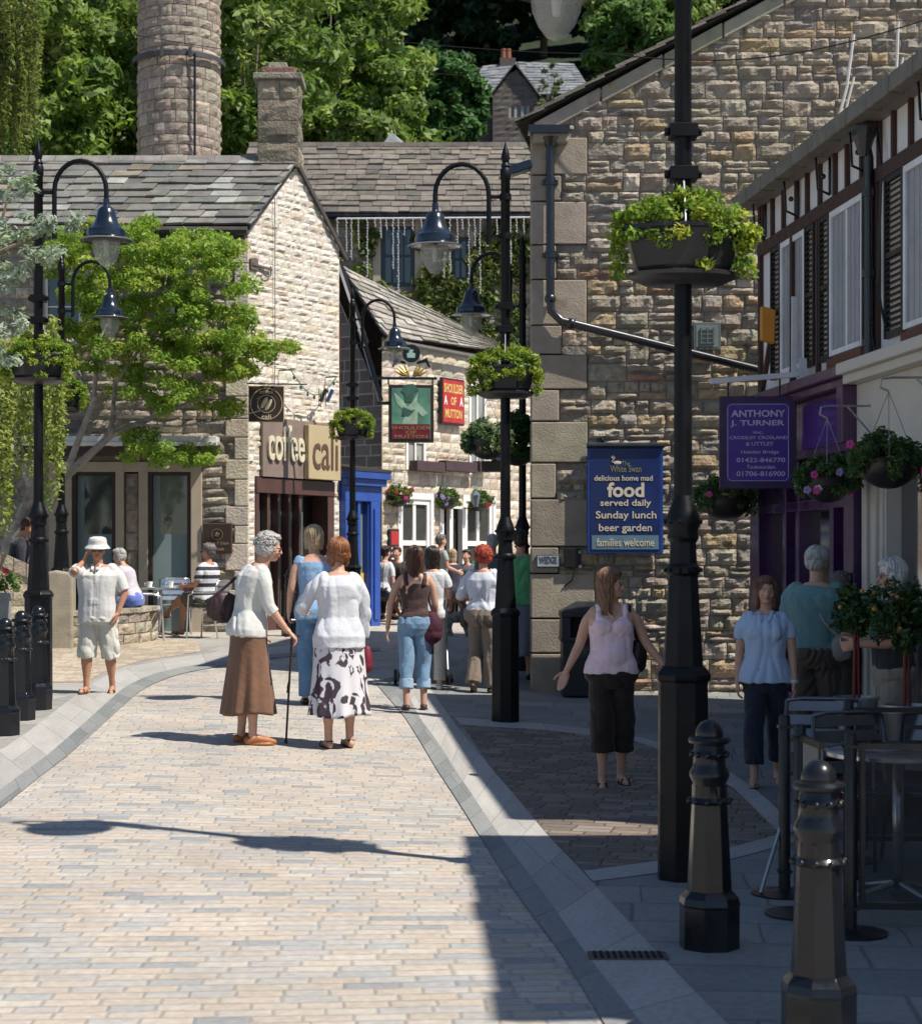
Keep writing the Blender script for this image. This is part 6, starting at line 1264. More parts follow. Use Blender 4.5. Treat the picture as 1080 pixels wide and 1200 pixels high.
class Person:
    """local frame: +Y is forward, +X the person's right hand side"""
    def __init__(s, loc, yaw, H, label, build=1.0, lean=0, legs=None, arms=None, head=(0, 0), fem=True, skin=SKIN, sit=None, voxel=.007, bust=0, hips=1.0, group=None, drop=0, curlf=(30, 30), feet=None, hunch=0):
        s.H = H; s.b = build; s.root = thing('person', loc, label, 'person', yaw, group); s.vox = voxel; s.fem = fem; s.skin = skin; s.seed = int(abs(loc[0] * 991 + loc[1] * 37)) % 1000
        h = H; s.lean = lean; s.hips_z = .52 * h - drop
        def T(x, y, z):                     # torso point, bent at the hips, with an optional hunch of the upper back
            p = Vector((x * h, y * h, z * h)) - Vector((0, 0, .52 * h)); p = rotv(p, 'X', -lean)
            if hunch and z > .7: q = Vector((0, 0, .18 * h)); q = rotv(q, 'X', -lean); p = q + rotv(p - q, 'X', -hunch * min(1, (z - .7) / .12))
            return p + Vector((0, 0, s.hips_z))
        s.T = T; sw = .098 if fem else .112; s.sh = {1: T(sw, -.004, .812), -1: T(-sw, -.004, .812)}
        s.hp = {1: Vector((.047 * h, 0, s.hips_z - .005 * h)), -1: Vector((-.047 * h, 0, s.hips_z - .005 * h))}
        legs = legs or {1: ((.03, .02, -1), (0, -.03, -1)), -1: ((.03, .02, -1), (0, -.03, -1))}
        arms = arms or {1: ((.12, 0, -1), (.08, .12, -1)), -1: ((.12, 0, -1), (.08, .12, -1))}
        s.kn, s.an, s.el, s.wr, s.fd = {}, {}, {}, {}, {}
        for k in (1, -1):
            t, c = legs[k]; t = Vector((t[0] * k, t[1], t[2])).normalized(); c = Vector((c[0] * k, c[1], c[2])).normalized()
            s.kn[k] = s.hp[k] + t * .237 * h; s.an[k] = s.kn[k] + c * .24 * h
            if len(arms[k]) > 2 and 'to' in arms[k][2]:
                o_ = arms[k][2]; tg = Vector((o_['to'][0] * k * h, o_['to'][1] * h, o_['to'][2] * h)) + Vector((0, 0, s.hips_z - .52 * h)); hn = Vector((o_['hint'][0] * k, o_['hint'][1], o_['hint'][2])); dv = tg - s.sh[k]; D_ = max(.04 * h, min(dv.length, .305 * h)); dv.normalize()
                x_ = (D_ * D_ + (.168 * h) ** 2 - (.142 * h) ** 2) / (2 * D_); y_ = math.sqrt(max(0, (.168 * h) ** 2 - x_ * x_)); hn = (hn - dv * hn.dot(dv)).normalized(); el_ = s.sh[k] + dv * x_ + hn * y_; wr_ = s.sh[k] + dv * D_; uu_ = el_ - s.sh[k]; ff_ = wr_ - el_
                arms[k] = ((uu_.x * k, uu_.y, uu_.z), (ff_.x * k, ff_.y, ff_.z), o_)
            u, f = arms[k][:2]; u = Vector((u[0] * k, u[1], u[2])).normalized(); f = Vector((f[0] * k, f[1], f[2])).normalized()
            s.el[k] = s.sh[k] + u * .168 * h; s.wr[k] = s.el[k] + f * .142 * h; s.fd[k] = f
        if sit is None:
            lo = min(s.an[1].z, s.an[-1].z) - .042 * h; dz = Vector((0, 0, -lo))
        else: dz = Vector((0, 0, sit - s.hips_z + .06 * h))
        for dct in (s.sh, s.hp, s.kn, s.an, s.el, s.wr):
            for k in dct: dct[k] = dct[k] + dz
        s.dz = dz; s.T = lambda x, y, z: T(x, y, z) + dz; s.arms = arms
        s.feet = feet or {1: 0, -1: 0}; s.hy, s.hpi = head; s.curlf = curlf
        s.body(bust, hips)
    def sec(s, z, a, b_, y=0, n=18):        # torso ring
        pts = []
        for j in range(n):
            t = 2 * pi * j / n; x = cos(t); yy = sin(t); x = math.copysign(abs(x) ** .85, x); yy = math.copysign(abs(yy) ** .85, yy)
            pts.append(s.T(x * a, yy * b_ + y, z))
        return pts
    def loft(s, mb, rings):
        n = len(rings[0]); vs = [p for r_ in rings for p in r_]; k = len(rings)
        fs = [(i * n + j, i * n + (j + 1) % n, (i + 1) * n + (j + 1) % n, (i + 1) * n + j) for i in range(k - 1) for j in range(n)] + [tuple(range(n - 1, -1, -1)), tuple(range((k - 1) * n, k * n))]
        mb.add(vs, fs)
    def torso_prof(s, hips=1.0):
        B = s.b
        if s.fem: P = [(.455, .070, .055, 0), (.50, .099 * hips, .070, -.004), (.53, .102 * hips, .073, -.006), (.57, .094 * hips, .068, -.002), (.62, .079, .057, .002), (.67, .082, .058, .002), (.72, .090, .064, .002), (.77, .097, .062, 0), (.80, .096, .052, -.004), (.822, .068, .040, -.006), (.842, .040, .036, -.004)]
        else: P = [(.455, .070, .055, 0), (.50, .094, .068, -.002), (.54, .095, .070, 0), (.58, .092, .068, .004), (.63, .090, .068, .006), (.68, .096, .070, .004), (.73, .105, .072, .002), (.77, .112, .068, 0), (.80, .109, .056, -.004), (.822, .076, .043, -.006), (.842, .042, .038, -.004)]
        return [(z, a * (B if z < .8 else (1 + B) / 2), b_ * (B ** 1.2 if z < .8 else 1), y) for z, a, b_, y in P]
    def limb(s, mb, pts, rs, n=12):
        P, Q = [], []
        for i in range(len(pts) - 1):
            for k in range(6): t = k / 6; P.append(pts[i].lerp(pts[i + 1], t)); Q.append(rs[i] + (rs[i + 1] - rs[i]) * t)
        P.append(pts[-1]); Q.append(rs[-1])
        for _ in range(2): P = [P[0]] + [(P[i - 1] + P[i] * 2 + P[i + 1]) / 4 for i in range(1, len(P) - 1)] + [P[-1]]
        mb.tube(P, Q, n); mb.ball(P[0], Q[0] * .98, 10, 7); return P
    def armpath(s, k, ex=0, frac=2.0, B=None):
        h = s.H; B = B or (.6 + .4 * s.b)
        pts = [s.sh[k] - Vector((.024 * h * k, 0, .008 * h)), s.sh[k].lerp(s.el[k], .35), s.el[k], s.el[k].lerp(s.wr[k], .3), s.wr[k]]
        rs = [(.0285 * B) * h, .0265 * B * h, .0215 * B * h, .0205 * B * h, .0140 * h]; cuts = [0, .35, 1, 1.3, 2.0]
        P, Q = [], []
        for i in range(5):
            if cuts[i] <= frac: P.append(pts[i]); Q.append(rs[i] + ex)
            else:
                t = (frac - cuts[i - 1]) / (cuts[i] - cuts[i - 1]); P.append(pts[i - 1].lerp(pts[i], t)); Q.append(rs[i - 1] + (rs[i] - rs[i - 1]) * t + ex); break
        return P, Q
    def legpath(s, k, ex=0, frac=2.0, B=None):
        h = s.H; B = B or (.5 + .5 * s.b); hk = s.hp[k]; kn = s.kn[k]; an = s.an[k]; back = rotv((0, -.006 * h, 0), 'X', 0)
        pts = [hk, hk.lerp(kn, .4), kn, kn.lerp(an, .32) + back, kn.lerp(an, .75), an]
        rs = [.050 * B * h, .046 * B * h, .032 * B * h, .0335 * B * h, .021 * h, .0195 * h]; cuts = [0, .4, 1, 1.32, 1.75, 2.0]; P, Q = [], []
        for i in range(6):
            if cuts[i] <= frac: P.append(pts[i]); Q.append(rs[i] + ex)
            else:
                t = (frac - cuts[i - 1]) / (cuts[i] - cuts[i - 1]); P.append(pts[i - 1].lerp(pts[i], t)); Q.append(rs[i - 1] + (rs[i] - rs[i - 1]) * t + ex); break
        return P, Q
    def hand(s, mb, k):
        h = s.H; w_ = s.wr[k]; d = s.fd[k]; opt = s.arms[k][2] if len(s.arms[k]) > 2 else None
        hd = d if not opt or 'dir' not in opt else Vector((opt['dir'][0] * k, opt['dir'][1], opt['dir'][2])).normalized()
        pn = Vector((-k, 0, 0)) if not opt or 'palm' not in opt else Vector((opt['palm'][0] * k, opt['palm'][1], opt['palm'][2]))   # palm faces the thigh
        pn = (pn - hd * pn.dot(hd)); pn = pn.normalized() if pn.length > .05 else hd.orthogonal().normalized()
        sd = pn.cross(hd) ;  fw = Vector((0, 1, 0)) if abs(sd.dot(Vector((0, 1, 0)))) > .25 else Vector((0, 0, 1))
        if sd.dot(fw) < 0: sd = -sd                      # thumb side
        c = w_ + hd * .026 * h; M = Matrix((hd, sd, pn)).transposed()
        mb.ball(c, (.032 * h, .0235 * h, .0095 * h), 12, 8, M=M); mb.tube([w_ - d * .01 * h, w_ + hd * .014 * h], [.0145 * h, .015 * h], 10)
        cv = (opt or {}).get('curl', s.curlf[0 if k > 0 else 1]); sp = (opt or {}).get('spread', 3)
        for i, (off, L, a_) in enumerate(((.017, .042, 1), (.006, .047, .3), (-.006, .044, -.4), (-.017, .035, -1.2))):
            p = c + hd * .026 * h + sd * off * h * .98; q = (Matrix.Rotation(R(sp * a_), 3, pn) @ hd); pts = [p - hd * .012 * h, p]
            for j, f in enumerate((.45, .32, .23)):
                q = (q * cos(R(cv * (.7 + .4 * j))) + pn * sin(R(cv * (.7 + .4 * j)))).normalized() if j or cv else q; p = p + q * L * h * f; pts.append(p)
            mb.tube(pts, [.0062 * h, .006 * h, .0056 * h, .005 * h, .0038 * h], 8); mb.ball(pts[-1], .0039 * h, 6, 5)
        p = w_ + hd * .012 * h + sd * .016 * h; q = (hd * .75 + sd * .62 + pn * .25).normalized(); mb.tube([p, p + q * .018 * h, p + q * .032 * h + hd * .005 * h, p + q * .040 * h + hd * .014 * h], [.0085 * h, .0072 * h, .0064 * h, .0045 * h], 8); mb.ball(p + q * .040 * h + hd * .014 * h, .0046 * h, 6, 5)
    def body(s, bust, hips):
        h = s.H; mb = MB(); tp = s.torso_prof(hips); s.tp = tp
        s.loft(mb, [s.sec(z, a, b_, y) for z, a, b_, y in tp])
        if bust:
            for k in (1, -1): mb.ball(s.T(.042 * k, .045, .735), (.040 * h * bust, .034 * h * bust, .038 * h * bust), 12, 8)
        if s.b > 1.12: mb.ball(s.T(0, .03, .60), (.075 * h * s.b, .055 * h * s.b, .07 * h), 14, 9)
        for k in (1, -1):
            P, Q = s.armpath(k); s.limb(mb, P, Q); s.hand(mb, k); P, Q = s.legpath(k); s.limb(mb, P, Q, 14); mb.ball(s.hp[k] + Vector((-.004 * h * k, -.020 * h, .004 * h)), .048 * h * (.4 + .6 * s.b), 12, 8)
            # foot
            a = s.an[k]; fo = rotv((0, 1, 0), 'Z', -s.feet[k] * k); sh = (s.kn[k] - s.an[k]).normalized(); pitch = 0
            fo2 = Vector((fo.x, fo.y, 0)); tilt = s.feet.get('tilt%d' % k, 0); fo2 = (fo2 * cos(R(tilt)) - Vector((0, 0, 1)) * sin(R(tilt))).normalized(); up = fo2.cross(fo.cross(Vector((0, 0, 1)))).normalized(); up = -up if up.z < 0 else up
            s.__dict__.setdefault('ff', {})[k] = (a, fo2, up)
            heel = a - fo2 * .02 * h - up * .026 * h; toe = a + fo2 * .098 * h - up * .033 * h
            mb.tube([a + up * .005 * h, a - up * .014 * h], [.0195 * h, .021 * h], 10); mb.tube([heel, a + fo2 * .02 * h - up * .02 * h, a + fo2 * .065 * h - up * .028 * h, toe], [.017 * h, .021 * h, .0185 * h, .010 * h], 10); mb.ball(heel, .0175 * h, 8, 6); mb.ball(toe - fo2 * .006 * h, (.013 * h, .013 * h, .010 * h), 8, 6)
        nb, hc = s.T(0, -.004, .825), s.T(0, .014, .918 - .0); s.hc = hc; tu = (hc - nb).normalized()
        Rm = Matrix.Rotation(R(s.hy), 3, 'Z') @ Matrix.Rotation(R(-s.hpi), 3, 'X'); s.Rm = Rm
        mb.tube([nb - tu * .012 * h, nb + tu * .03 * h, hc], [.036 * h, .031 * h, .032 * h], 12)
        E = lambda o, r_, M=None: mb.ball(hc + Rm @ (Vector(o) * h), tuple(x * h for x in r_), 14, 10, M=Rm)
        s.HP = lambda x, y, z: hc + Rm @ (Vector((x, y, z)) * h)
        E((0, -.008, .030), (.0435, .053, .050)); E((0, .010, .004), (.037, .041, .050)); E((0, .030, -.032), (.018, .016, .014)); E((0, .012, -.022), (.030, .030, .026))
        E((0, .049, .004), (.0075, .010, .015)); E((0, .055, -.002), (.0085, .0085, .0065)); E((0, .040, .022), (.028, .009, .006)); E((0, .046, -.0175), (.012, .006, .006))
        for k in (1, -1): E((.0425 * k, -.006, .006), (.006, .012, .0165)); E((.022 * k, .034, -.004), (.012, .010, .012)); E((.0175 * k, .037, .012), (.009, .008, .007))
        me = bake(mb, s.vox * .82, 2, sfac=.45); s.body_o = link('body', me, s.root, False, s.skin)
    def face(s, eyes=True, mouth=(.42, .12, .11), glasses=None, brow=(.10, .06, .04)):
        h = s.H
        if eyes:
            for k in (1, -1):
                mb = MB(); mb.ball(s.HP(.0175 * k, .0415, .0135), (.0062 * h, .004 * h, .0034 * h), 8, 6, M=s.Rm); e = mb.build('eye', mat('eye_white', (.6, .57, .54), .2), s.root, world=False, smooth=True); mb = MB(); mb.ball(s.HP(.0175 * k, .0445, .0135), (.0026 * h, .0015 * h, .0027 * h), 8, 6, M=s.Rm); mb.build('iris', mat('iris', (.03, .02, .015), .2), e, world=False)
                mb = MB(); mb.tube([s.HP(.010 * k, .0475, .0235), s.HP(.018 * k, .0465, .0262), s.HP(.028 * k, .040, .0235)], [.0012 * h, .0018 * h, .0008 * h], 6); mb.build('eyebrow', mat('brow%d' % int(brow[0] * 100), brow, .8), s.root, world=False)
        mb = MB(); mb.tube([s.HP(-.014, .0475, -.018), s.HP(-.006, .052, -.0165), s.HP(0, .0528, -.0175), s.HP(.006, .052, -.0165), s.HP(.014, .0475, -.018)], [.001 * h, .0028 * h, .0027 * h, .0028 * h, .001 * h], 6); mb.tube([s.HP(-.010, .0485, -.0205), s.HP(0, .0522, -.022), s.HP(.010, .0485, -.0205)], [.001 * h, .003 * h, .001 * h], 6); mb.build('lips', mat('lips', mouth, .5), s.root, world=False, smooth=True)
        if glasses:
            mb = MB()
            for k in (1, -1): mb.ball(s.HP(.0185 * k, .0505, .0125), (.0145 * h, .0028 * h, .010 * h), 12, 7, M=s.Rm)
            mb.tube([s.HP(-.032, .046, .018), s.HP(0, .055, .0185), s.HP(.032, .046, .018)], .0013 * h, 5)
            for k in (1, -1): mb.tube([s.HP(.032 * k, .045, .017), s.HP(.044 * k, .02, .016), s.HP(.044 * k, -.008, .014)], .0013 * h, 5)
            mb.build('sunglasses' if glasses == 'dark' else 'spectacles', mat('lens_dark', (.008, .008, .01), .1, coat=.5) if glasses == 'dark' else mat('lens_clear', (.1, .1, .11), .1, alpha=.35), s.root, world=False, smooth=True)
    def part(s, name, mb, m, fold=.004, smooth=2, fscale=16, fdir=(1, 1, .35), vox=None, seed=0, curl=0, parent=None):
        me = bake(mb, vox or s.vox, smooth, fold * s.H / 1.65, fscale, fdir, s.seed + seed, curl=curl); return link(name, me, parent or s.root, False, m)
    def top(s, m, name='shirt', hem=.50, ex=.010, sleeve=.8, sex=.010, strap=False, flare=.0, neck=.838, low=0.0, fold=.006, extra=None, sl={}):
        h = s.H; mb = MB(); rings = []; e = ex / 1.0
        for z, a, b_, y in s.tp:
            if z < hem - .02 or (strap and z > .79): continue
            k = max(0, (.60 - z) / .12); rings.append(s.sec(z, a + e / h + flare * k / h, b_ + e / h + flare * k / h, y))
        zs = [t for t in s.tp if t[0] >= hem]; t0 = zs[0]; rings = [s.sec(hem, t0[1] + (e + flare) / h, t0[2] + (e + flare) / h, t0[3])] + [r_ for r_, t in zip([s.sec(z, a + (e + flare * max(0, (.60 - z) / .12)) / h, b_ + (e + flare * max(0, (.60 - z) / .12)) / h, y) for z, a, b_, y in s.tp], s.tp) if t[0] > hem + .01 and t[0] <= (.772 if strap else neck)]
        if strap:
            rings = rings[:-2]
            for z_, A_, B_, f_ in ((.735, .092, .064, .0), (.765, .094, .062, .018), (.793, .084, .053, .036)):
                A_ *= (1 + s.b) / 2; A_ += ex / h; B_ += ex / h * .6; B_ *= (1 + s.b) / 2 if z_ < .78 else 1
                rings.append([s.T(A_ * cos(2 * pi * j / 18), B_ * sin(2 * pi * j / 18) + .002, z_ - f_ * max(0, sin(2 * pi * j / 18)) ** 2) for j in range(18)])
        s.loft(mb, rings)
        if extra: extra(mb)
        if s.b > 1.12: mb.ball(s.T(0, .03, .60), (.075 * h * s.b + e, .055 * h * s.b + e, .07 * h + e), 14, 9)
        if strap:
            for k in (1, -1): mb.tube([s.T(.058 * k, .054, .745), s.T(.060 * k, .050, .785), s.T(.060 * k, .020, .829), s.T(.060 * k, -.02, .830), s.T(.058 * k, -.046, .80), s.T(.052 * k, -.052, .765)], .0135 * h, 8)
        elif sleeve > 0:
            for k in (1, -1):
                P, Q = s.armpath(k, sex, sl.get(k, sleeve)); s.limb(mb, P, Q); mb.ball(s.sh[k] - Vector((.026 * h * k, 0, .008 * h)), .032 * h + sex * .35, 12, 8)
        return s.part(name, mb, m, fold, seed=3, fdir=(1, 1, .5))
    def bustx(s, r): return lambda mb: [mb.ball(s.T(.042 * k, .045, .735), (.041 * s.H * r + .008, .035 * s.H * r + .008, .038 * s.H * r + .008), 12, 8) for k in (1, -1)]
    def trousers(s, m, name='trousers', hem=1.95, ex=.012, waist=.60, flare=0.0, hemw=None, fold=.007):
        h = s.H; mb = MB(); rings = [s.sec(z, a + ex / h, b_ + ex / h, y) for z, a, b_, y in s.tp if .45 < z <= waist]; s.loft(mb, rings)
        for k in (1, -1):
            P, Q = s.legpath(k, ex, hem); Q = [q + flare * (i / (len(Q) - 1)) ** 2 for i, q in enumerate(Q)]
            if hemw: 
                for i in range(len(Q)):
                    if i >= 2: Q[i] = max(Q[i], hemw)
            s.limb(mb, P, Q, 14); mb.ball(s.hp[k] + Vector((-.004 * h * k, -.020 * h, .004 * h)), .048 * h * (.4 + .6 * s.b) + ex, 12, 8)
        return s.part(name, mb, m, fold, seed=5, fdir=(1, 1, .6))
    def skirt(s, m, z1, rx, ry, waist=.60, pleats=9, amp=.10, name='skirt', n=96, off=(0, 0)):
        h = s.H; w0 = s.T(0, 0, waist); ph = s.seed; rows = 26; vs = []; r = random.Random(s.seed)
        t0 = [t for t in s.tp if t[0] <= waist][-1]; ax, ay = t0[1] * h + .012, t0[2] * h + .012; hipz = s.T(0, 0, .51).z; fr_ = [(r.uniform(.6, 1.4), r.uniform(0, 6)) for _ in range(4)]
        def ring(i, inset):
            t = i / rows; z = w0.z + (z1 - w0.z) * t; k = min(1, t / .28); hx_ = ax + (s.tp[2][1] * h + .016 - ax) * sst(k); hy_ = ay + (s.tp[2][2] * h + .018 - ay) * sst(k)
            kk = max(0, (t - .22) / .78); rrx = hx_ + (rx - hx_) * kk ** 1.1; rry = hy_ + (ry - hy_) * kk ** 1.1; cx_ = w0.x * (1 - min(1, t * 2)) + off[0] * kk; cy_ = w0.y * (1 - min(1, t * 2)) + off[1] * kk; out = []
            for j in range(n):
                a = 2 * pi * j / n; g = 1 + amp * kk * (.6 * sin(a * pleats + ph + .8 * sin(a * 2 + fr_[0][1])) + .4 * sin(a * (pleats + 4) + fr_[1][1] + t * 2)) - inset / rrx
                out.append(Vector((cx_ + rrx * g * cos(a), cy_ + rry * g * sin(a), z + (.012 * sin(a * 3 + ph) * kk))))
            return out
        R1 = [ring(i, 0) for i in range(rows + 1)]; R2 = [ring(i, .004) for i in range(rows, -1, -1)]; mb = MB(); mb_r = R1 + R2; nn = n; vs = [p for q in mb_r for p in q]; k = len(mb_r)
        mb.add(vs, [(i * nn + j, i * nn + (j + 1) % nn, (i + 1) * nn + (j + 1) % nn, (i + 1) * nn + j) for i in range(k) if i < k - 1 for j in range(nn)] + [((k - 1) * nn + j, (k - 1) * nn + (j + 1) % nn, (j + 1) % nn, j) for j in range(nn)])
        return mb.build(name, m, s.root, smooth=True, world=False)
    def hair(s, m, style='short', L=.05, vol=1.0, curl=0, name='hair', back_only=False):
        h = s.H; mb = MB(); E = lambda o, r_: mb.ball(s.HP(*o), tuple(x * h for x in r_), 14, 9, M=s.Rm); v = vol
        E((0, -.016, .038), (.048 * v, .054 * v, .050 * v)); E((0, -.030, .012), (.044 * v, .040 * v, .042 * v)); E((0, .018, .066), (.034 * v, .028, .018 * v))
        if style in ('bob', 'long', 'curly', 'wavy'):
            for k in (1, -1): E((.036 * k * v, -.016, .006), (.018 * v, .034 * v, .040)); 
            if style == 'bob': E((0, -.036, -.012 - L * .3), (.044 * v, .028 * v, .036 + L * .4)); 
            for k in (1, -1) if style != 'curly' else (): E((.037 * k * v, -.012, -.012 - L * .4), (.014 * v, .026, .03 + L * .5))
        if style == 'long':
            rings = []
            for i in range(7):
                t = i / 6; c = s.HP(0, -.024 - .012 * t, .01 - t * L); n = 16; rings.append([c + s.Rm @ (Vector((cos(2 * pi * j / n) * (.048 + .008 * sin(t * 3)) * (1 - .35 * t * t) * v, sin(2 * pi * j / n) * .030 * (1 - .45 * t) * v, 0)) * h) for j in range(n)])
            s.loft(mb, rings)
        if style == 'curly':
            r = random.Random(s.seed)
            for _ in range(90):
                d = Vector((r.gauss(0, 1), r.gauss(0, 1) - .35, r.gauss(0, 1) + .35)).normalized()
                if d.y > .55 and d.z < .5: continue
                q = s.HP(d.x * .046 * v, -.014 + d.y * .052 * v, .030 + d.z * .050 * v); mb.ball(q, .0125 * h, 7, 5)
        r = random.Random(s.seed + 5); sb = MB(); cm = s_hcol.get(m.name, (.2, .12, .08)); nst = 300 if s.vox < .009 else 90
        for q in range(nst):
            az = r.uniform(0, 2 * pi); fr = max(0, sin(az)); p0 = r.uniform(0.02, 1.0); hang = {'short': 0, 'bob': .045 + L * .8, 'long': .06 + L, 'wavy': .015 + L, 'curly': .0}[style]
            pe = 1.02 if fr > .55 else (1.45 if fr > .1 else (1.9 if style == 'short' else 1.75)); off = r.uniform(.98, 1.07); pts = []
            if style == 'curly':
                ph = math.acos(r.uniform(-.25, 1)); 
                if fr > .5 and ph > 1.0: continue
                c0 = Vector((.050 * v * sin(ph) * cos(az), -.014 + .056 * v * sin(ph) * sin(az), .030 + .054 * v * cos(ph))); rr_ = r.uniform(.005, .010); d0 = r.uniform(0, 6); ax_ = Vector((r.gauss(0, 1), r.gauss(0, 1), r.gauss(0, 1))).normalized(); e1 = ax_.orthogonal().normalized(); e2 = ax_.cross(e1)
                pts = [s.HP(*(c0 + (e1 * cos(t * 1.1 + d0) + e2 * sin(t * 1.1 + d0)) * rr_ + ax_ * t * .0012)) for t in range(7)]
            else:
                if p0 > pe: p0 = pe * .4
                swirl = r.uniform(-.25, .25); nn = 6
                for t in range(nn + 1):
                    ph = p0 + (pe - p0) * t / nn; a2 = az + swirl * t / nn; pts.append(s.HP(.0485 * v * off * sin(ph) * cos(a2), -.014 + .056 * v * off * sin(ph) * sin(a2), .034 + .053 * v * off * cos(ph)))
                if hang and fr < .5:
                    ll = hang * h * r.uniform(.75, 1.1); l0 = pts[-1]
                    for t in range(1, 6): pts.append(l0 + Vector((0, 0, -ll * t / 5)) + (s.HP(0, -.014, 0) - l0).normalized() * (.004 * t * h * (.5 if style == 'long' else .8)) + Vector((r.uniform(-1, 1), r.uniform(-1, 1), 0)) * .003)
            k_ = r.uniform(.55, 1.5); n_ = len(pts); sb.tube(pts, [.0024 * h * (1 - .7 * (i_ / (n_ - 1)) ** 2) for i_ in range(n_)], 4, col=tuple(x * k_ for x in cm))
        sb.build('hair_strands', mat('strand', (1, 1, 1), .42, attr=True, spec=.6), s.root, smooth=True, world=False, fix=False)
        o = s.part(name, mb, m, .0055 if style not in ('curly',) else .002, 1 if style == 'curly' else 2, 42, (1.2, 1.2, .22 if style in ('long', 'bob', 'short') else 1), vox=.005, seed=9, curl=curl); return o
    def shoes(s, m, name='shoe', kind='shoe', th=.004, heel=0):
        h = s.H
        for k in (1, -1):
            a, f, up = s.ff[k]; mb = MB(); sd = f.cross(up)
            if kind == 'shoe':
                mb.tube([a - f * .022 * h - up * .024 * h, a + f * .02 * h - up * .019 * h, a + f * .065 * h - up * .027 * h, a + f * .10 * h - up * .034 * h], [.0205 * h, .0235 * h, .0215 * h, .0135 * h], 10); mb.ball(a - f * .022 * h - up * .024 * h, .0205 * h, 9, 7); mb.ball(a + f * .10 * h - up * .034 * h, .0135 * h, 9, 7)
            else:
                for q in (.03, .072): mb.tube([a + f * q * h + sd * x * h + up * z * h for x, z in ((-.021, -.038), (-.017, -.012), (0, -.002 - q * .25), (.017, -.012), (.021, -.038))], .0042 * h, 6)
                if kind == 'sandal': mb.tube([a - f * .02 * h + sd * x * h - up * .008 * h for x in (-.021, 0, .021)], .0035 * h, 6)
            n = 20; rg = [[a + f * ((.038 + .064 * cos(2 * pi * j / n)) * h) + sd * (.0225 * sin(2 * pi * j / n) * (1.08 + .25 * cos(2 * pi * j / n)) * h) + up * z * h for j in range(n)] for z in (-.0455 - heel * .0, -.038)]
            s.loft(mb, rg)
            s.part(name, mb, m, 0, 1, vox=.005)
def bag(P, name, label, c, size, m, strap, rz=0, flap=True, droop=.9, cat='bag'):
    """a soft bag: rounded body with a strap along world points"""
    t = thing(name, c, label, cat); mb = MB(); M = Matrix.Rotation(rz, 3, 'Z'); X = Vector(c)
    mb.ball(X, (size[0], size[1], size[2]), 14, 10, M=M); mb.ball(X + Vector((0, 0, size[2] * .45)), (size[0] * .75, size[1] * .8, size[2] * .6), 14, 10, M=M); mb.ball(X - Vector((0, 0, size[2] * .35)), (size[0] * 1.0, size[1] * 1.0, size[2] * .6), 14, 10, M=M)
    me = bake(mb, .008, 3, .006, 22, (1, 1, .5), 4); link('pouch', me, t, True, m)
    mb = MB(); pts = smoothpl([Vector(p) for p in strap], 2); mb.tube(pts, [.013] * len(pts), 6); mb.build('strap', m, t, smooth=True); return t
def W(P, v): return P.root.matrix_basis @ Vector(v) if False else Matrix.Translation(P.root.location) @ Euler((0, 0, P.root.rotation_euler.z)).to_matrix().to_4x4() @ Vector(v)
# ---------------- materials for the cast
def pattern_mat(name, base, dark, scale, thr, rough=.8, kind='noise', stretch=(1, 1, 1), wave=None):
    m = bpy.data.materials.new(name); m.use_nodes = True; t = m.node_tree; N = t.nodes; L = t.links; b = N['Principled BSDF']; b.inputs['Roughness'].default_value = rough
    tc = N.new('ShaderNodeTexCoord'); mp = N.new('ShaderNodeMapping'); mp.inputs['Scale'].default_value = stretch; L.new(tc.outputs['Object'], mp.inputs[0])
    if kind == 'noise':
        n = N.new('ShaderNodeTexNoise'); n.inputs['Scale'].default_value = scale; n.inputs['Detail'].default_value = 3; n.inputs['Distortion'].default_value = 1.6; L.new(mp.outputs[0], n.inputs['Vector']); o = n.outputs[0]
    else:
        n = N.new('ShaderNodeTexWave'); n.bands_direction = kind; n.inputs['Scale'].default_value = scale; n.inputs['Distortion'].default_value = .3; L.new(mp.outputs[0], n.inputs['Vector']); o = n.outputs[1]
    cr = N.new('ShaderNodeValToRGB'); e = cr.color_ramp.elements; e[0].position = thr - .015; e[0].color = (*base, 1); e[1].position = thr + .015; e[1].color = (*dark, 1); L.new(o, cr.inputs[0]); L.new(cr.outputs[0], b.inputs['Base Color'])
    nz = N.new('ShaderNodeTexNoise'); nz.inputs['Scale'].default_value = 120; bp = N.new('ShaderNodeBump'); bp.inputs['Distance'].default_value = .001; L.new(nz.outputs[0], bp.inputs['Height']); L.new(bp.outputs[0], b.inputs['Normal']); return m
C_WHITE = cloth('cloth_white', (.58, .58, .585), .04); C_OFF = cloth('cloth_offwhite', (.62, .615, .59), .05); C_PALEG = cloth('cloth_pale_grey', (.54, .535, .51), .05)
JEAN = cloth('denim', (.16, .27, .40), .22, scale=7); JEAN2 = cloth('denim_mid', (.09, .19, .32), .2, scale=7); NAVYT = cloth('navy_cloth', (.012, .016, .032), .15); KHAKI = cloth('khaki', (.20, .155, .115), .1); OLIVE = cloth('olive_brown', (.085, .065, .048), .12)
HBR = mat('hair_brown', (.075, .033, .020), .42, 0, .45, 60, .003, 160, stretch=(1, 1, .12)); HAUB = mat('hair_auburn', (.20, .075, .028), .42, 0, .4, 60, .003, 160, stretch=(1, 1, .25)); HRED = mat('hair_red', (.33, .045, .018), .45, 0, .4, 60, .003, 160)
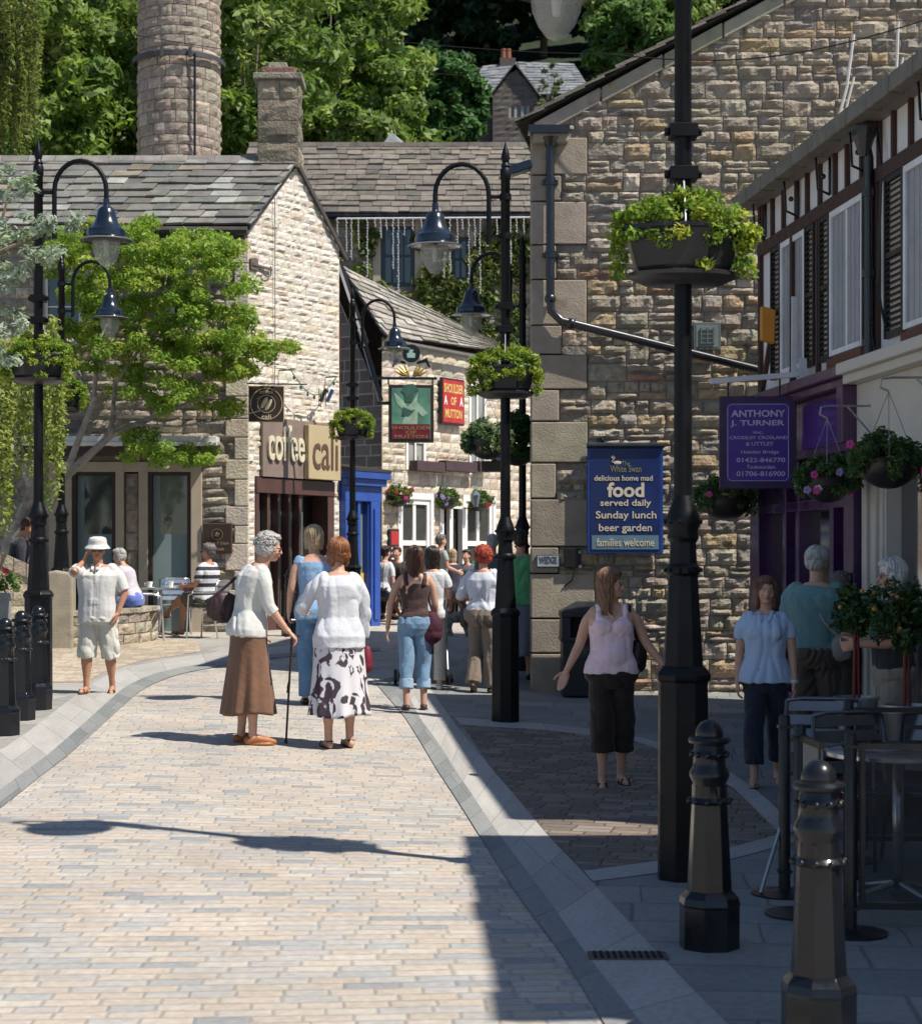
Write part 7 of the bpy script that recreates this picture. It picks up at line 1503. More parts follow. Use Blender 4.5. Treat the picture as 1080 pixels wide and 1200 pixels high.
HGREY = mat('hair_grey', (.36, .35, .335), .5, 0, .35, 60, .003, 160, stretch=(1, 1, .25)); HWHITE = mat('hair_white', (.56, .55, .53), .5, 0, .25, 60, .003, 160, stretch=(1, 1, .25)); HBLN = mat('hair_blonde', (.34, .25, .155), .45, 0, .4, 60, .003, 160, stretch=(1, 1, .12)); HDARK = mat('hair_dark', (.022, .014, .012), .4, 0, .4, 60, .003, 160, stretch=(1, 1, .2)); HDKGR = mat('hair_dark_grey', (.11, .10, .095), .5, 0, .5, 50, .003, 160)
BLKSH = mat('shoe_black', (.012, .010, .010), .4); TANSH = mat('shoe_tan', (.34, .12, .04), .45); BRNSH = mat('shoe_brown', (.055, .028, .018), .5)
def fit(px, yf, yt):                 # feet on the ground at (px,yf), top of head at yt
    p = gp(px, yf); return p, (yf - yt) * p.y / FPX
def yaw(d): return R(d)              # 0: facing away from the camera, 180: facing it, -90: facing picture right
# 1 man in sun hat, walking to the camera, right hand at his ear
p, H = fit(115, 813, 633)
P = Person(p, yaw(176), H, 'man in pale sun hat, polo shirt and shorts walking with a hand to his ear', 1.20, 0, {1: ((.10, .10, -1), (.02, -.06, -1)), -1: ((.10, -.08, -1), (.02, -.22, -1))}, {1: (0, 0, {'to': (.082, .045, .862), 'hint': (.55, .3, -1), 'dir': (-.30, -.25, .9), 'curl': 30, 'palm': (-1, 0, 0)}), -1: ((.42, .0, -1), (-.28, .30, -1), {'curl': 22})}, (12, -2), fem=False, skin=SKIN2, voxel=.008, feet={1: 8, -1: 8, 'tilt-1': 8, 'tilt1': -4})
POLO = cloth('polo', (.53, .525, .51), .04)
P.top(POLO, 'polo_shirt', hem=.465, ex=.018, sleeve=.92, sex=.024, flare=.014, fold=.012)
P.trousers(cloth('shorts_pale', (.54, .53, .47), .05), 'shorts', hem=1.18, ex=.026, waist=.5, hemw=.095, fold=.014)
P.face(glasses='dark', eyes=False); P.hair(HDARK, 'short', vol=.88); P.shoes(BRNSH, 'sandal', 'sandal')
mb = MB(); h = P.H; c = P.HP(0, -.008, .064); mb.X = Matrix.Translation(c) @ (P.Rm @ Matrix.Rotation(R(-6), 3, 'X')).to_4x4(); mb.lathe([(.076 * h, -.055), (.082 * h, -.062), (.060 * h, -.018), (.056 * h, .030), (.050 * h, .052), (.03 * h, .064), (.0, .060)], n=32, sy=1.15); mb.lathe([(.078 * h, -.062), (.052 * h, -.02), (.02 * h, -.012)], n=32, sy=1.15); mb.X = None
HATM = cloth('hat_cloth', (.56, .55, .52), .06); P.part('sun_hat', mb, HATM, .006, 2, vox=.005)
mb = MB()
for k in (1, -1): mb.bar(P.T(.030 * k, .030, .842), P.T(.016 * k, .080, .806), .028, .010)
mb.build('collar', POLO, P.root, world=False, bevel=.004)
mb = MB(); mb.bar(P.T(0, .075, .825), P.T(0, .088, .775), .018, .006); mb.build('button_placket', mat('placket', (.12, .11, .1), .8), P.root, world=False)
# 2 elderly woman with a stick
p, H = fit(291, 871, 631)
H *= 1.04; WHJ = cloth('linen_white', (.56, .56, .535), .05)
P = Person(p, yaw(-72), H, 'grey haired woman in white jacket and long brown skirt leaning on a walking stick', 1.06, 5, {1: ((.03, .06, -1), (0, -.02, -1)), -1: ((.03, -.02, -1), (0, -.08, -1))}, {1: ((.10, .16, -1), (-.02, .62, -.82), {'dir': (0, .75, -.65), 'curl': 58, 'palm': (0, -.3, -1)}), -1: ((.12, -.10, -1), (-.05, .30, -1))}, (-8, 10), bust=.9, hips=1.05, hunch=14, feet={1: 6, -1: 8})
P.top(WHJ, 'jacket', hem=.50, ex=.021, sleeve=1.28, sex=.014, flare=.007, fold=.010, extra=P.bustx(.95))
g = p.z; P.skirt(cloth('brown_linen', (.155, .078, .045), .22, scale=5), .25, .245, .225, waist=.55, pleats=8, amp=.10)
P.hair(HGREY, 'curly', vol=1.05, curl=.006); P.face(glasses='dark', eyes=False); P.shoes(TANSH, 'loafer', 'shoe')
hnd = W(P, P.wr[1] + P.fd[1] * .04 * H + Vector((0, 0, -.01))); ft = gp(335, 871)
st = thing('walking_stick', ft, 'slim dark walking stick gripped by the grey haired woman', 'walking stick'); mb = MB(); dirv = (Vector((.9, 0, 0))); mb.tube([ft, hnd + Vector((0, 0, .01))], .0095, 8); mb.build('shaft', mat('stick_dark', (.03, .018, .014), .4), st); mb = MB(); mb.tube([hnd + Vector((-.06, 0, .02)), hnd + Vector((0, 0, .03)), hnd + Vector((.07, .0, .015))], [.012, .013, .010], 8); mb.build('handle', mat('stick_dark'), st); mb = MB(); mb.lathe([(.016, 0), (.014, .03)], ft, 10); mb.build('rubber_tip', BLKSH, st)
mb = MB(); q = ft.lerp(hnd, .62); mb.tube([q, q + Vector((-.015, -.01, -.06)), q + Vector((-.02, -.01, -.12))], .006, 5); mb.build('wrist_loop', mat('stick_dark'), st)
bc = wp(262, 712, p.y + .06); bag(P, 'handbag', 'dark brown handbag tucked under the arm of the grey haired woman', bc, (.15, .06, .13), mat('bag_darkbrown', (.03, .014, .014), .4), [bc + Vector((-.08, 0, .09)), W(P, P.sh[-1] + Vector((0, -.05, .03))), W(P, P.sh[-1] + Vector((0, .02, .03))), bc + Vector((.09, 0, .08))], rz=.3)
# 3 woman in floral skirt, seen from behind
p, H = fit(397, 876, 632)
P = Person(p, yaw(22), H, 'auburn haired woman in white cardigan and black and white print skirt', 1.10, 2, {1: ((.04, .06, -1), (0, -.04, -1)), -1: ((.04, .0, -1), (0, -.06, -1))}, {1: ((.22, .02, -1), (.02, .25, -1)), -1: ((.42, .30, -.95), (-.30, .95, -.10), {'curl': 40})}, (8, 0), bust=.9, hips=1.04)
P.top(cloth('cardigan_white', (.55, .565, .61), .05), 'cardigan', hem=.475, ex=.016, sleeve=1.9, sex=.014, flare=.008, fold=.010, extra=P.bustx(.95))
P.skirt(pattern_mat('print_skirt', (.60, .59, .62), (.05, .03, .045), 9.5, .52, stretch=(1, 1, .55)), .27, .25, .235, waist=.53, pleats=9, amp=.10)
P.hair(HAUB, 'wavy', L=.012, vol=1.05, curl=.004); P.shoes(BLKSH, 'mule', 'sandal')
mb = MB(); q = W(P, P.wr[1] + Vector((.02, -.05, -.17))); bag(P, 'shopping_bag', 'dark red bag hanging beside the print skirt', q, (.05, .05, .12), mat('bag_darkred', (.16, .012, .03), .6), [q + Vector((0, 0, .08)), W(P, P.wr[1] + P.fd[1] * .05)])
# 4 blonde woman in blue top behind her
p, H = fit(368, 825, 614); H = min(H, 1.8)
P = Person(p, yaw(12), H, 'blonde woman in sky blue top and jeans behind the print skirt woman', 1.0, 0, {1: ((.02, .05, -1), (0, -.04, -1)), -1: ((.02, -.02, -1), (0, -.06, -1))}, {1: ((.12, .04, -1), (.05, .3, -1)), -1: ((.2, -.02, -1), (.02, .55, -.9))}, (-6, 0))
P.top(cloth('blue_top', (.22, .36, .55), .08), 'vest_top', hem=.48, ex=.012, sleeve=.18, sex=.006, flare=.012, fold=.010, neck=.80); P.trousers(JEAN2, 'jeans', hem=1.97, ex=.014, hemw=.068); P.hair(HBLN, 'bob', L=.01, vol=1.06); P.shoes(BLKSH)
# 5 brown vest woman
p, H = fit(486, 832, 641)
P = Person(p, yaw(4), H, 'brown haired woman in dark brown vest and rolled up light jeans walking away', .96, 0, {1: ((.03, .10, -1), (0, -.10, -1)), -1: ((.03, -.10, -1), (0, -.16, -1))}, {1: ((.16, .06, -1), (0, .5, -1)), -1: ((.32, -.06, -1), (.12, -.06, -1), {'curl': 15})}, (-6, 0), feet={1: 4, -1: 4})
P.top(cloth('brown_vest', (.058, .030, .028), .1), 'vest', hem=.545, ex=.006, strap=True, fold=.006); P.trousers(JEAN, 'rolled_jeans', hem=1.60, ex=.011, waist=.57, hemw=.066, fold=.012)
mb = MB()
for k in (1, -1): Pp_, Q = P.legpath(k, .02, 1.62); e = Pp_[-1]; mb.tube([e + (P.kn[k] - e).normalized() * .10, e], [.072, .074], 16)
P.part('turn_up', mb, cloth('denim_pale', (.27, .38, .5), .15), .004, 2)
P.hair(HBR, 'long', L=.10, vol=1.05); P.shoes(BRNSH, 'slipper')
q = W(P, Vector((.16, -.02, .50 * H))); bag(P, 'shoulder_bag', 'big dark maroon slouchy bag hanging on the brown vest woman', q, (.12, .08, .17), mat('bag_maroon', (.05, .008, .02), .8), [q + Vector((.04, 0, .12)), W(P, Vector((.13, -.03, .68 * H))), W(P, P.sh[1] + Vector((-.02, -.01, .045))), W(P, Vector((.10, .09, .70 * H))), q + Vector((-.05, .03, .12))])
# 6 woman in white t-shirt with pushchair, ahead of her
p, H = fit(506, 808, 641)
P = Person(p, yaw(-6), H, 'dark haired woman in white t-shirt and pale trousers pushing a pushchair', .98, 0, {1: ((.03, .05, -1), (0, -.12, -1)), -1: ((.03, -.04, -1), (0, -.10, -1))}, {1: ((.14, .1, -1), (-.05, .9, -.45)), -1: ((.14, .1, -1), (-.05, .9, -.45))}, (14, 0))
P.top(C_WHITE, 't_shirt', hem=.50, ex=.012, sleeve=.6, sex=.015, fold=.010); P.trousers(cloth('beige_trousers', (.44, .41, .37), .06), hem=1.9, ex=.013, hemw=.066); P.hair(HDARK, 'bob', L=.05, vol=1.0); P.shoes(mat('trainer', (.5, .5, .5), .6), 'trainer')
q = p + Vector((-.10, .55, 0)); q.z = gz(q.x, q.y); t = thing('pushchair', q, 'dark pushchair with small double wheels in front of the white t-shirt woman', 'pushchair')
for x, y in ((-.30, -.25), (.30, -.25), (-.24, .35), (.24, .35)):
    for dx in (-.025, .025):
        mb = MB(); mb.X = Matrix.Translation(q + Vector((x + dx, y, .095))) @ Matrix.Rotation(pi / 2, 4, 'Y'); mb.lathe([(.05, -.012), (.09, -.018), (.092, 0), (.09, .018), (.05, .012)], n=20); wo = mb.build('wheel', BLKSH, t, auto=True); mb.v = []; mb.f = []; mb.c = []; mb.m = []; mb.lathe([(.02, -.02), (.045, -.014), (.045, .014), (.02, .02)], n=16); mb.build('rim', GALV, wo, world=False)
mb = MB()
for sx in (-1, 1): mb.tube([q + Vector((.28 * sx, .35, .1)), q + Vector((.26 * sx, 0, .5)), q + Vector((.24 * sx, -.35, 1.0))], .013, 8); mb.tube([q + Vector((.28 * sx, -.25, .1)), q + Vector((.26 * sx, .0, .5)), q + Vector((.22 * sx, .2, .75))], .013, 8)
mb.tube([q + Vector((-.24, -.35, 1.0)), q + Vector((.24, -.35, 1.0))], .017, 8); mb.tube([q + Vector((-.26, 0, .5)), q + Vector((.26, 0, .5))], .012, 8); mb.build('frame', GALV, t)
mb = MB(); mb.hexa([q + Vector(v) for v in ((-.22, .3, .35), (.22, .3, .35), (.22, -.15, .35), (-.22, -.15, .35), (-.2, .3, .45), (.2, .3, .45), (.22, -.28, .85), (-.22, -.28, .85))]); mb.build('seat', cloth('pram_cloth', (.02, .022, .03)), t, bevel=.03)
# 7 woman in grey green top far away
Yp = 31.5; p = gx(516, Yp); H = (p.z * -1 + frel(Yp, 627))
P = Person(p, yaw(-60), H, 'short dark haired woman in grey green t-shirt far off outside the pub door', 1.0, 0, None, {1: ((.1, .15, -1), (-.05, 1, -.35)), -1: ((.1, 0, -1), (0, .2, -1))}, (0, 0), voxel=.010)
P.top(cloth('sage', (.30, .33, .29)), 't_shirt', hem=.5, ex=.012, sleeve=.6, sex=.014); P.trousers(OLIVE, hem=1.95); P.hair(HDKGR, 'short', vol=1.0); P.shoes(BLKSH)
q = W(P, Vector((-.02, -.16, .72 * H))); bag(P, 'small_rucksack', 'small black rucksack on the back of the far woman in the grey green top', q, (.09, .07, .12), BLKSH, [q + Vector((0, 0, .1)), W(P, P.sh[1] + Vector((0, 0, .04)))])
# 8 woman with curly red hair
p, H = fit(566, 812, 641)
P = Person(p, yaw(-14), H, 'woman with curly bright red hair in white blouse and khaki trousers walking away', 1.12, 0, {1: ((.03, .02, -1), (0, -.04, -1)), -1: ((.03, .12, -1), (0, -.42, -1))}, {1: ((.15, .1, -1), (-.1, .6, -.7)), -1: ((.38, -.02, -1), (.25, .85, .15), {'curl': 45})}, (0, 0), hips=1.08, feet={1: 4, -1: 4, 'tilt-1': 30})
P.top(cloth('blouse_white', (.55, .565, .63), .05), 'blouse', hem=.555, ex=.014, sleeve=1.85, sex=.018, fold=.012); P.trousers(KHAKI, hem=1.96, ex=.018, waist=.58, hemw=.085, fold=.012); P.hair(HRED, 'curly', vol=1.15, curl=.008); P.shoes(BRNSH)
q = W(P, Vector((-.20, .0, .52 * H))); bag(P, 'crossbody_bag', 'dark grey bag on a long diagonal strap worn by the red haired woman', q, (.075, .06, .14), mat('bag_darkgrey', (.03, .03, .03), .6), [q + Vector((.02, -.03, .1)), W(P, Vector((-.09, -.10, .66 * H))), W(P, Vector((.02, -.105, .76 * H))), W(P, P.sh[1] + Vector((-.03, 0, .04))), W(P, Vector((.06, .10, .76 * H))), q + Vector((0, .05, .1))])
# 9 grey haired man ahead of her
Yp = 24.5; p = gx(577, Yp); H = frel(Yp, 627) - p.z
P = Person(p, yaw(5), H, 'grey haired man almost hidden behind the woman with red hair', 1.05, fem=False, voxel=.010); P.top(cloth('slate_shirt', (.12, .13, .16)), hem=.5, sleeve=.8); P.trousers(OLIVE); P.hair(HGREY, 'short', vol=1.0); P.shoes(BLKSH)
# 10 woman in green at the gable corner
p = gx(610, 21.8); H = frel(21.8, 622) - p.z
P = Person(p, yaw(-4), H, 'person in bright green shirt and long grey skirt at the gable corner', 1.08, voxel=.009); P.top(cloth('green_shirt', (.10, .36, .15), .08), 'tunic', hem=.50, ex=.02, sleeve=.5, sex=.02, flare=.02, fold=.012); P.skirt(cloth('grey_blue_skirt', (.16, .20, .24)), .16 * H, .21, .2, waist=.55, pleats=7, amp=.08); P.hair(HDARK, 'short', vol=1.0); P.shoes(BLKSH)
# 11 woman in pink vest
p, H = fit(716, 921, 668)
PINK = cloth('pink_vest', (.70, .53, .59), .04)
P = Person(p, yaw(180), H, 'woman in pale pink vest and black cropped trousers holding her hands out', 1.13, 0, {1: ((-.02, .12, -1), (.0, -.08, -1)), -1: ((.03, -.06, -1), (-.02, -.22, -1))}, {1: ((.30, -.04, -1), (.52, .28, -1), {'dir': (.35, .3, -.95), 'palm': (.1, 1, .3), 'curl': 6, 'spread': 9}), -1: ((.42, -.05, -1), (.62, .15, -.8), {'curl': 25})}, (68, 2), bust=1.15, hips=1.05, feet={1: 4, -1: 12, 'tilt1': 6})
P.top(PINK, 'vest', hem=.520, ex=.012, flare=.003, strap=True, fold=.006, extra=P.bustx(1.16)); P.trousers(cloth('black_capri', (.014, .008, .007), .1), 'cropped_trousers', hem=1.50, ex=.012, waist=.54, hemw=.092, fold=.008)
P.hair(mat('hair_light_brown', (.15, .075, .04), .42, 0, .4, 60, .003, 160, stretch=(1, 1, .12)), 'long', L=.12, vol=1.08); P.face(glasses='clear'); P.shoes(BLKSH, 'sandal', 'sandal')
mb = MB(); mb.tube([P.T(-.03, .03, .832), P.T(-.02, .062, .80), P.T(0, .072, .78), P.T(.02, .062, .80), P.T(.03, .03, .832)], .0022, 5); mb.ball(P.T(0, .074, .772), .008, 6, 5); mb.build('necklace', mat('silver', (.7, .7, .68), .25, 1), P.root, world=False)
q = W(P, Vector((-.20, -.06, .60 * H))); bag(P, 'shoulder_bag', 'black shoulder bag behind the arm of the pink vest woman', q, (.07, .10, .13), BLKSH, [q + Vector((0, -.04, .1)), W(P, P.sh[-1] + Vector((.03, .05, .0))), W(P, P.sh[-1] + Vector((.02, 0, .05))), q + Vector((0, .08, .1))])
# 12 woman in pale blue blouse
p, H = fit(897, 921, 676)
CHK = pattern_mat('blue_check', (.42, .53, .70), (.33, .44, .62), 22, .62, kind='X')
P = Person(p, yaw(168), H, 'woman in pale blue blouse and navy cropped trousers walking along the shops', 1.10, 0, {1: ((.02, .26, -1), (0, -.02, -1)), -1: ((.02, -.22, -1), (0, -.42, -1))}, {1: ((.16, -.08, -1), (.05, .16, -1)), -1: ((.16, .06, -1), (.08, .2, -1))}, (12, -4), bust=1.05, hips=1.05, feet={1: 2, -1: 4, 'tilt1': -6, 'tilt-1': 14})
P.top(CHK, 'blouse', hem=.50, ex=.014, sleeve=.62, sex=.014, flare=.014, fold=.009, extra=P.bustx(1.08)); P.trousers(NAVYT, 'cropped_trousers', hem=1.72, ex=.008, waist=.57, hemw=.072, fold=.008)
P.hair(mat('hair_chestnut', (.12, .055, .032), .42, 0, .4, 60, .003, 160, stretch=(1, 1, .15)), 'bob', L=.03, vol=1.08); P.face(); P.shoes(mat('shoe_beige', (.35, .27, .2), .5), 'sandal', 'sandal')
mb = MB()
for k in (1, -1): mb.bar(P.T(.032 * k, .026, .842), P.T(.016 * k, .074, .796), .026, .008)
mb.build('collar', CHK, P.root, world=False, bevel=.004)
mb = MB(); q = P.wr[-1]; mb.X = Matrix.Translation(q); mb.lathe([(.027, -.012), (.03, 0), (.027, .012)], n=16); mb.build('watch', mat('watch_white', (.6, .6, .6), .3), P.root, world=False)
q = W(P, Vector((-.17, -.10, .56 * H))); bag(P, 'shoulder_bag', 'dark navy shoulder bag of the woman in the pale blue blouse', q, (.06, .10, .12), NAVYT, [q + Vector((0, .05, .1)), W(P, Vector((-.11, .07, .70 * H))), W(P, P.sh[-1] + Vector((.02, .02, .045))), W(P, P.sh[-1] + Vector((.02, -.06, .0))), q + Vector((0, -.05, .1))])
# 13 man in teal shirt, back turned
Yp = 14.2; p = gx(956, Yp); H = frel(Yp, 642) - p.z
P = Person(p, yaw(-18), H, 'white haired man in teal shirt with a pale bag across his back, facing the shops', 1.16, 2, {1: ((.05, .03, -1), (0, -.04, -1)), -1: ((.05, 0, -1), (0, -.04, -1))}, {1: ((.12, .15, -1), (-.05, 1, -.3)), -1: ((.14, .1, -1), (-.05, .8, -.4))}, (-10, 8), fem=False)
P.top(cloth('teal_shirt', (.13, .25, .25), .06), hem=.545, ex=.018, sleeve=.95, sex=.02, fold=.012); P.trousers(OLIVE, hem=1.97, ex=.018, waist=.56, hemw=.08, fold=.012); P.hair(HGREY, 'short', vol=1.02); P.shoes(BLKSH)
q = W(P, Vector((.20, -.08, .555 * H))); bag(P, 'crossbody_bag', 'pale canvas bag slung across the back of the teal shirt man', q, (.085, .06, .11), mat('bag_canvas', (.34, .31, .26), .8), [q + Vector((-.01, -.03, .08)), W(P, Vector((.08, -.14, .66 * H))), W(P, Vector((0, -.13, .78 * H))), W(P, P.sh[-1] + Vector((.05, -.02, .05)))])
# 14 dark haired person beyond him
Yp = 15.0; p = gx(982, Yp); p.x = 3.14; H = frel(Yp, 671) - p.z
P = Person(p, yaw(-60), H, 'short person in dark coat half hidden beyond the teal shirt man', 1.08, 4, None, {1: ((.12, .25, -1), (0, 1, -.5)), -1: ((.1, .1, -1), (0, .4, -1))}, (0, 8), voxel=.009); P.top(cloth('dark_coat', (.035, .03, .032)), 'coat', hem=.5, ex=.02, sleeve=1.8, sex=.02); P.trousers(OLIVE); P.hair(HDKGR, 'curly', vol=1.0, curl=.006); P.shoes(BLKSH)
# 15 white haired man at right
Yp = 12.9; p = gx(1047, Yp); H = frel(Yp, 657) - p.z
P = Person(p, yaw(82), H, 'white haired man in dark shirt and beige trousers behind the orange trees', 1.12, 0, {1: ((.05, .04, -1), (0, -.04, -1)), -1: ((.05, 0, -1), (0, -.04, -1))}, {1: ((.10, .10, -1), (-.10, .95, .05), {'curl': 45, 'dir': (-.3, .9, -.2)}), -1: ((.10, .14, -1), (-.14, .95, -.02), {'curl': 45, 'dir': (-.3, .9, -.2)})}, (14, 4), fem=False)
P.top(cloth('bottle_shirt', (.030, .036, .034)), hem=.535, ex=.018, sleeve=.9, sex=.02, fold=.012); P.trousers(cloth('stone_chino', (.30, .26, .21), .06), hem=1.97, ex=.02, waist=.57, hemw=.08, fold=.014); P.hair(HWHITE, 'wavy', L=.004, vol=1.1, curl=.004); P.face(glasses='clear'); P.shoes(BLKSH)
mb = MB(); q = P.wr[-1]; mb.ball(q, (.034, .02, .026), 10, 6); mb.build('watch', mat('watch_white'), P.root, world=False)
# 16 seated man in striped shirt
Yp = 28.5 * .93; cp = gx(240, Yp); STR = pattern_mat('stripes', (.66, .65, .66), (.03, .03, .06), 2.6, .55, kind='Z')
P = Person(cp, yaw(72), 1.74, 'man in striped shirt and shorts sitting cross legged at the cafe table', 1.12, -6, {1: ((.10, 1, -.06), (0, .10, -1)), -1: ((-.28, 1, .10), (-.35, .75, -.55))}, {1: ((.1, .35, -1), (-.3, 1, -.25)), -1: ((.1, .35, -1), (-.35, 1, -.1))}, (0, 0), fem=False, skin=SKIN2, sit=.46, voxel=.008, feet={1: 6, -1: 6})
P.top(STR, hem=.49, ex=.016, sleeve=.75, sex=.018, fold=.010); P.trousers(cloth('shorts_olive', (.09, .085, .05)), 'shorts', hem=.9, ex=.018, waist=.55, hemw=.088); P.hair(HDKGR, 'short', vol=1.0); P.face(glasses='dark', eyes=False); P.shoes(BRNSH, 'sandal', 'sandal')
# 17 seated person in blue behind the hat man
p17 = gx(156, 25.6); P = Person(p17, yaw(75), 1.62, 'grey haired person in blue trousers sitting on the low stone wall', 1.12, 18, {1: ((.1, 1, -.1), (0, .1, -1)), -1: ((.1, 1, -.05), (0, .1, -1))}, {1: ((.1, .4, -1), (-.2, 1, -.3)), -1: ((.1, .3, -1), (-.2, 1, -.3))}, (0, 10), sit=.50, voxel=.009)
P.top(cloth('lilac_shirt', (.5, .45, .5)), hem=.5, sleeve=.7); P.trousers(cloth('royal_blue', (.10, .16, .45)), hem=1.9); P.hair(HGREY, 'wavy', L=.003); P.shoes(BLKSH)
# 18 man bending at far left
p18 = gx(16, 25.2); P = Person(p18, yaw(-80), 1.66, 'man in dark jacket bending his head behind the sloping parapet wall', 1.05, 14, None, None, (0, 24), fem=False, skin=SKIN2, voxel=.009, drop=0); P.root.location.z += frel(25.2, 612) - (P.root.location.z + 1.60)
P.top(cloth('dark_jacket', (.018, .018, .03)), 'jacket', hem=.48, ex=.02, sleeve=1.9, sex=.02); P.trousers(NAVYT); P.hair(HBR, 'short', vol=1.0); P.shoes(BLKSH)
# ================================================================== cafe furniture
def chair(c, rz, label, group='aluminium cafe chairs', ALU=ALU):
    t = thing('cafe_chair', c, label, 'chair', rz, group)    # local +Y is where the sitter faces
    for sx in (-1, 1):
        mb = MB(); mb.tube([(.24 * sx, .24, 0), (.25 * sx, .22, .44), (.26 * sx, .20, .64), (.26 * sx, .1, .675), (.26 * sx, -.15, .675), (.23 * sx, -.22, .68), (.22 * sx, -.24, .84)], .012, 8); mb.build('arm_frame', ALU, t, world=False, smooth=True)
        mb = MB(); mb.tube([(.22 * sx, -.24, .66), (.22 * sx, -.18, .44), (.24 * sx, -.26, 0)], .012, 8); mb.build('leg', ALU, t, world=False, smooth=True)
    mb = MB(); mb.tube([(-.22, -.24, .84), (-.12, -.26, .85), (.12, -.26, .85), (.22, -.24, .84)], .012, 8); mb.tube([(-.25, .2, .43), (.25, .2, .43)], .01, 8); mb.build('top_rail', ALU, t, world=False, smooth=True)
    mb = MB()
    for i in range(5): y = -.2 + i * .1; mb.box((0, y, .448), (.46, .075, .012))
    mb.build('seat', ALU, t, world=False, bevel=.003)
    mb = MB()
    for i in range(4): z = .52 + i * .085; mb.hexa([(-.21, -.20 - (z - .44) * .12, z), (.21, -.20 - (z - .44) * .12, z), (.21, -.215 - (z - .44) * .12, z), (-.21, -.215 - (z - .44) * .12, z)] + [(-.21, -.21 - (z - .44) * .12, z + .06), (.21, -.21 - (z - .44) * .12, z + .06), (.21, -.225 - (z - .44) * .12, z + .06), (-.21, -.225 - (z - .44) * .12, z + .06)])
    mb.build('backrest', ALU, t, world=False); return t
def table(c, label, r0=.33):
    t = thing('cafe_table', c, label, 'table', 0, 'round aluminium cafe tables'); c = Vector(c)
    mb = MB(); mb.lathe([(r0 - .01, .715), (r0, .72), (r0, .738), (r0 - .01, .742)], c, 32); mb.build('table_top', ALU, t, auto=True)
    mb = MB(); mb.lathe([(.028, .04), (.028, .715)], c, 14); mb.build('pole', ALU, t, smooth=True)
    for k in range(4): a_ = k * pi / 2 + .4; mb = MB(); mb.tube([c + Vector((.03 * cos(a_), .03 * sin(a_), .07)), c + Vector((.29 * cos(a_), .29 * sin(a_), .015))], [.018, .012], 8); mb.build('foot', ALU, t)
    return t
ALD = mat('aluminium_shaded', (.15, .155, .17), .35, .8, .1); YT = 26.6; tc = gx(188, YT); table(tc, 'round aluminium cafe table with white cups beside the striped shirt man', .34)  # ALD: aluminium with the right side's shade put into its colour
for k, (dx, lab) in enumerate(((-.14, 'white coffee cup left on the cafe table'), (.17, 'white coffee cup right on the cafe table on its saucer'))):
    c = tc + Vector((dx, -.1, .744)); g = thing('coffee_cup', c, lab, 'cup'); mb = MB(); mb.lathe([(.07, 0), (.075, .008), (.03, .008)], c, 16); mb.build('saucer', WHITE, g); mb = MB(); mb.lathe([(.03, .008), (.045, .09), (.041, .09), (.026, .015)], c, 16); mb.tube([c + Vector((-.043, 0, .07)), c + Vector((-.075, 0, .06)), c + Vector((-.07, 0, .03)), c + Vector((-.035, 0, .03))], .007, 6); mb.build('cup', WHITE, g)
cp2 = gx(243, 28.5 * .93); chair(cp2 + Vector((.02, 0, 0)), R(72), 'aluminium chair under the man in the striped shirt')
chair(gx(172, 25.9), R(-80), 'empty aluminium chair left of the cafe table'); chair(gx(205, 27.4), R(190), 'empty aluminium chair behind the cafe table against the tall window')
# right side cafe
table(gx(1052, 9.1), 'round aluminium table behind the black barrier at the right edge', .36)
chair(gx(1020, 9.9), R(200), 'aluminium chair just behind the black barrier, left of the table', ALU=ALD); chair(gx(1090, 9.9), R(150), 'aluminium chair cut off by the right edge behind the table', ALU=ALD); chair(gx(965, 10.9), R(170), 'aluminium chair half hidden behind the first barrier post', ALU=ALD)
BARR = mat('barrier_black', (.012, .012, .013), .35, 0, .2, 8)
def bpost(p, label, h=.92):
    t = thing('barrier_post', p, label, 'barrier post', 0, 'black cafe barrier posts'); mb = MB(); mb.lathe([(.030, .02), (.030, h - .012), (.024, h)], p, 16); mb.build('post', BARR, t, auto=True); mb = MB(); mb.lathe([(.17, 0), (.17, .012), (.05, .028), (.032, .03)], p, 28); mb.build('foot_disc', BARR, t, auto=True)
    mb = MB()
    for z in (.12, .86): mb.box((p.x, p.y, p.z + z), (.068, .068, .014))
    mb.build('clip', BARR, t); return t
b1, b2, b3, b4 = gx(919, 9.17), gx(937, 8.64), gx(996, 8.2), gx(994, 10.2)
bpost(b1, 'leftmost black cafe barrier post'); bpost(b2, 'black barrier post at the near end of the beige panel'); bpost(b3, 'thick black barrier post nearest the camera, right of the front bollard'); bpost(b4, 'farther black barrier post beside the zinc bucket')
def panel(p, q, label, m, z0=.13, z1=.86, alpha=None):
    t = thing('cafe_barrier', (p + q) / 2, label, 'barrier', 0); d = (q - p).normalized(); a_, b_ = p + d * .035, q - d * .035
    mb = MB()
    for z in (z0, z1): mb.bar(a_ + Vector((0, 0, z)), b_ + Vector((0, 0, z)), .028)
    for e in (a_ + d * .02, b_ - d * .02): mb.bar(e + Vector((0, 0, z0)), e + Vector((0, 0, z1)), .022)
    mb.build('rail', BARR, t); mb = MB(); n_ = Vector((d.y, -d.x, 0)) * .003; z0 += .02; z1 -= .02
    mb.hexa([a_ + n_ + Vector((0, 0, z0)), b_ + n_ + Vector((0, 0, z0)), b_ - n_ + Vector((0, 0, z0)), a_ - n_ + Vector((0, 0, z0)), a_ + n_ + Vector((0, 0, z1)), b_ + n_ + Vector((0, 0, z1)), b_ - n_ + Vector((0, 0, z1)), a_ - n_ + Vector((0, 0, z1))]); mb.build('banner', m, t); return t
panel(b2, b3 + Vector((-.12, 0, 0)), 'short beige fabric barrier panel between two black posts', mat('banner_beige', (.24, .22, .19), .8))
MESHM = mat('mesh_screen', (.014, .015, .018), .6, alpha=.42)
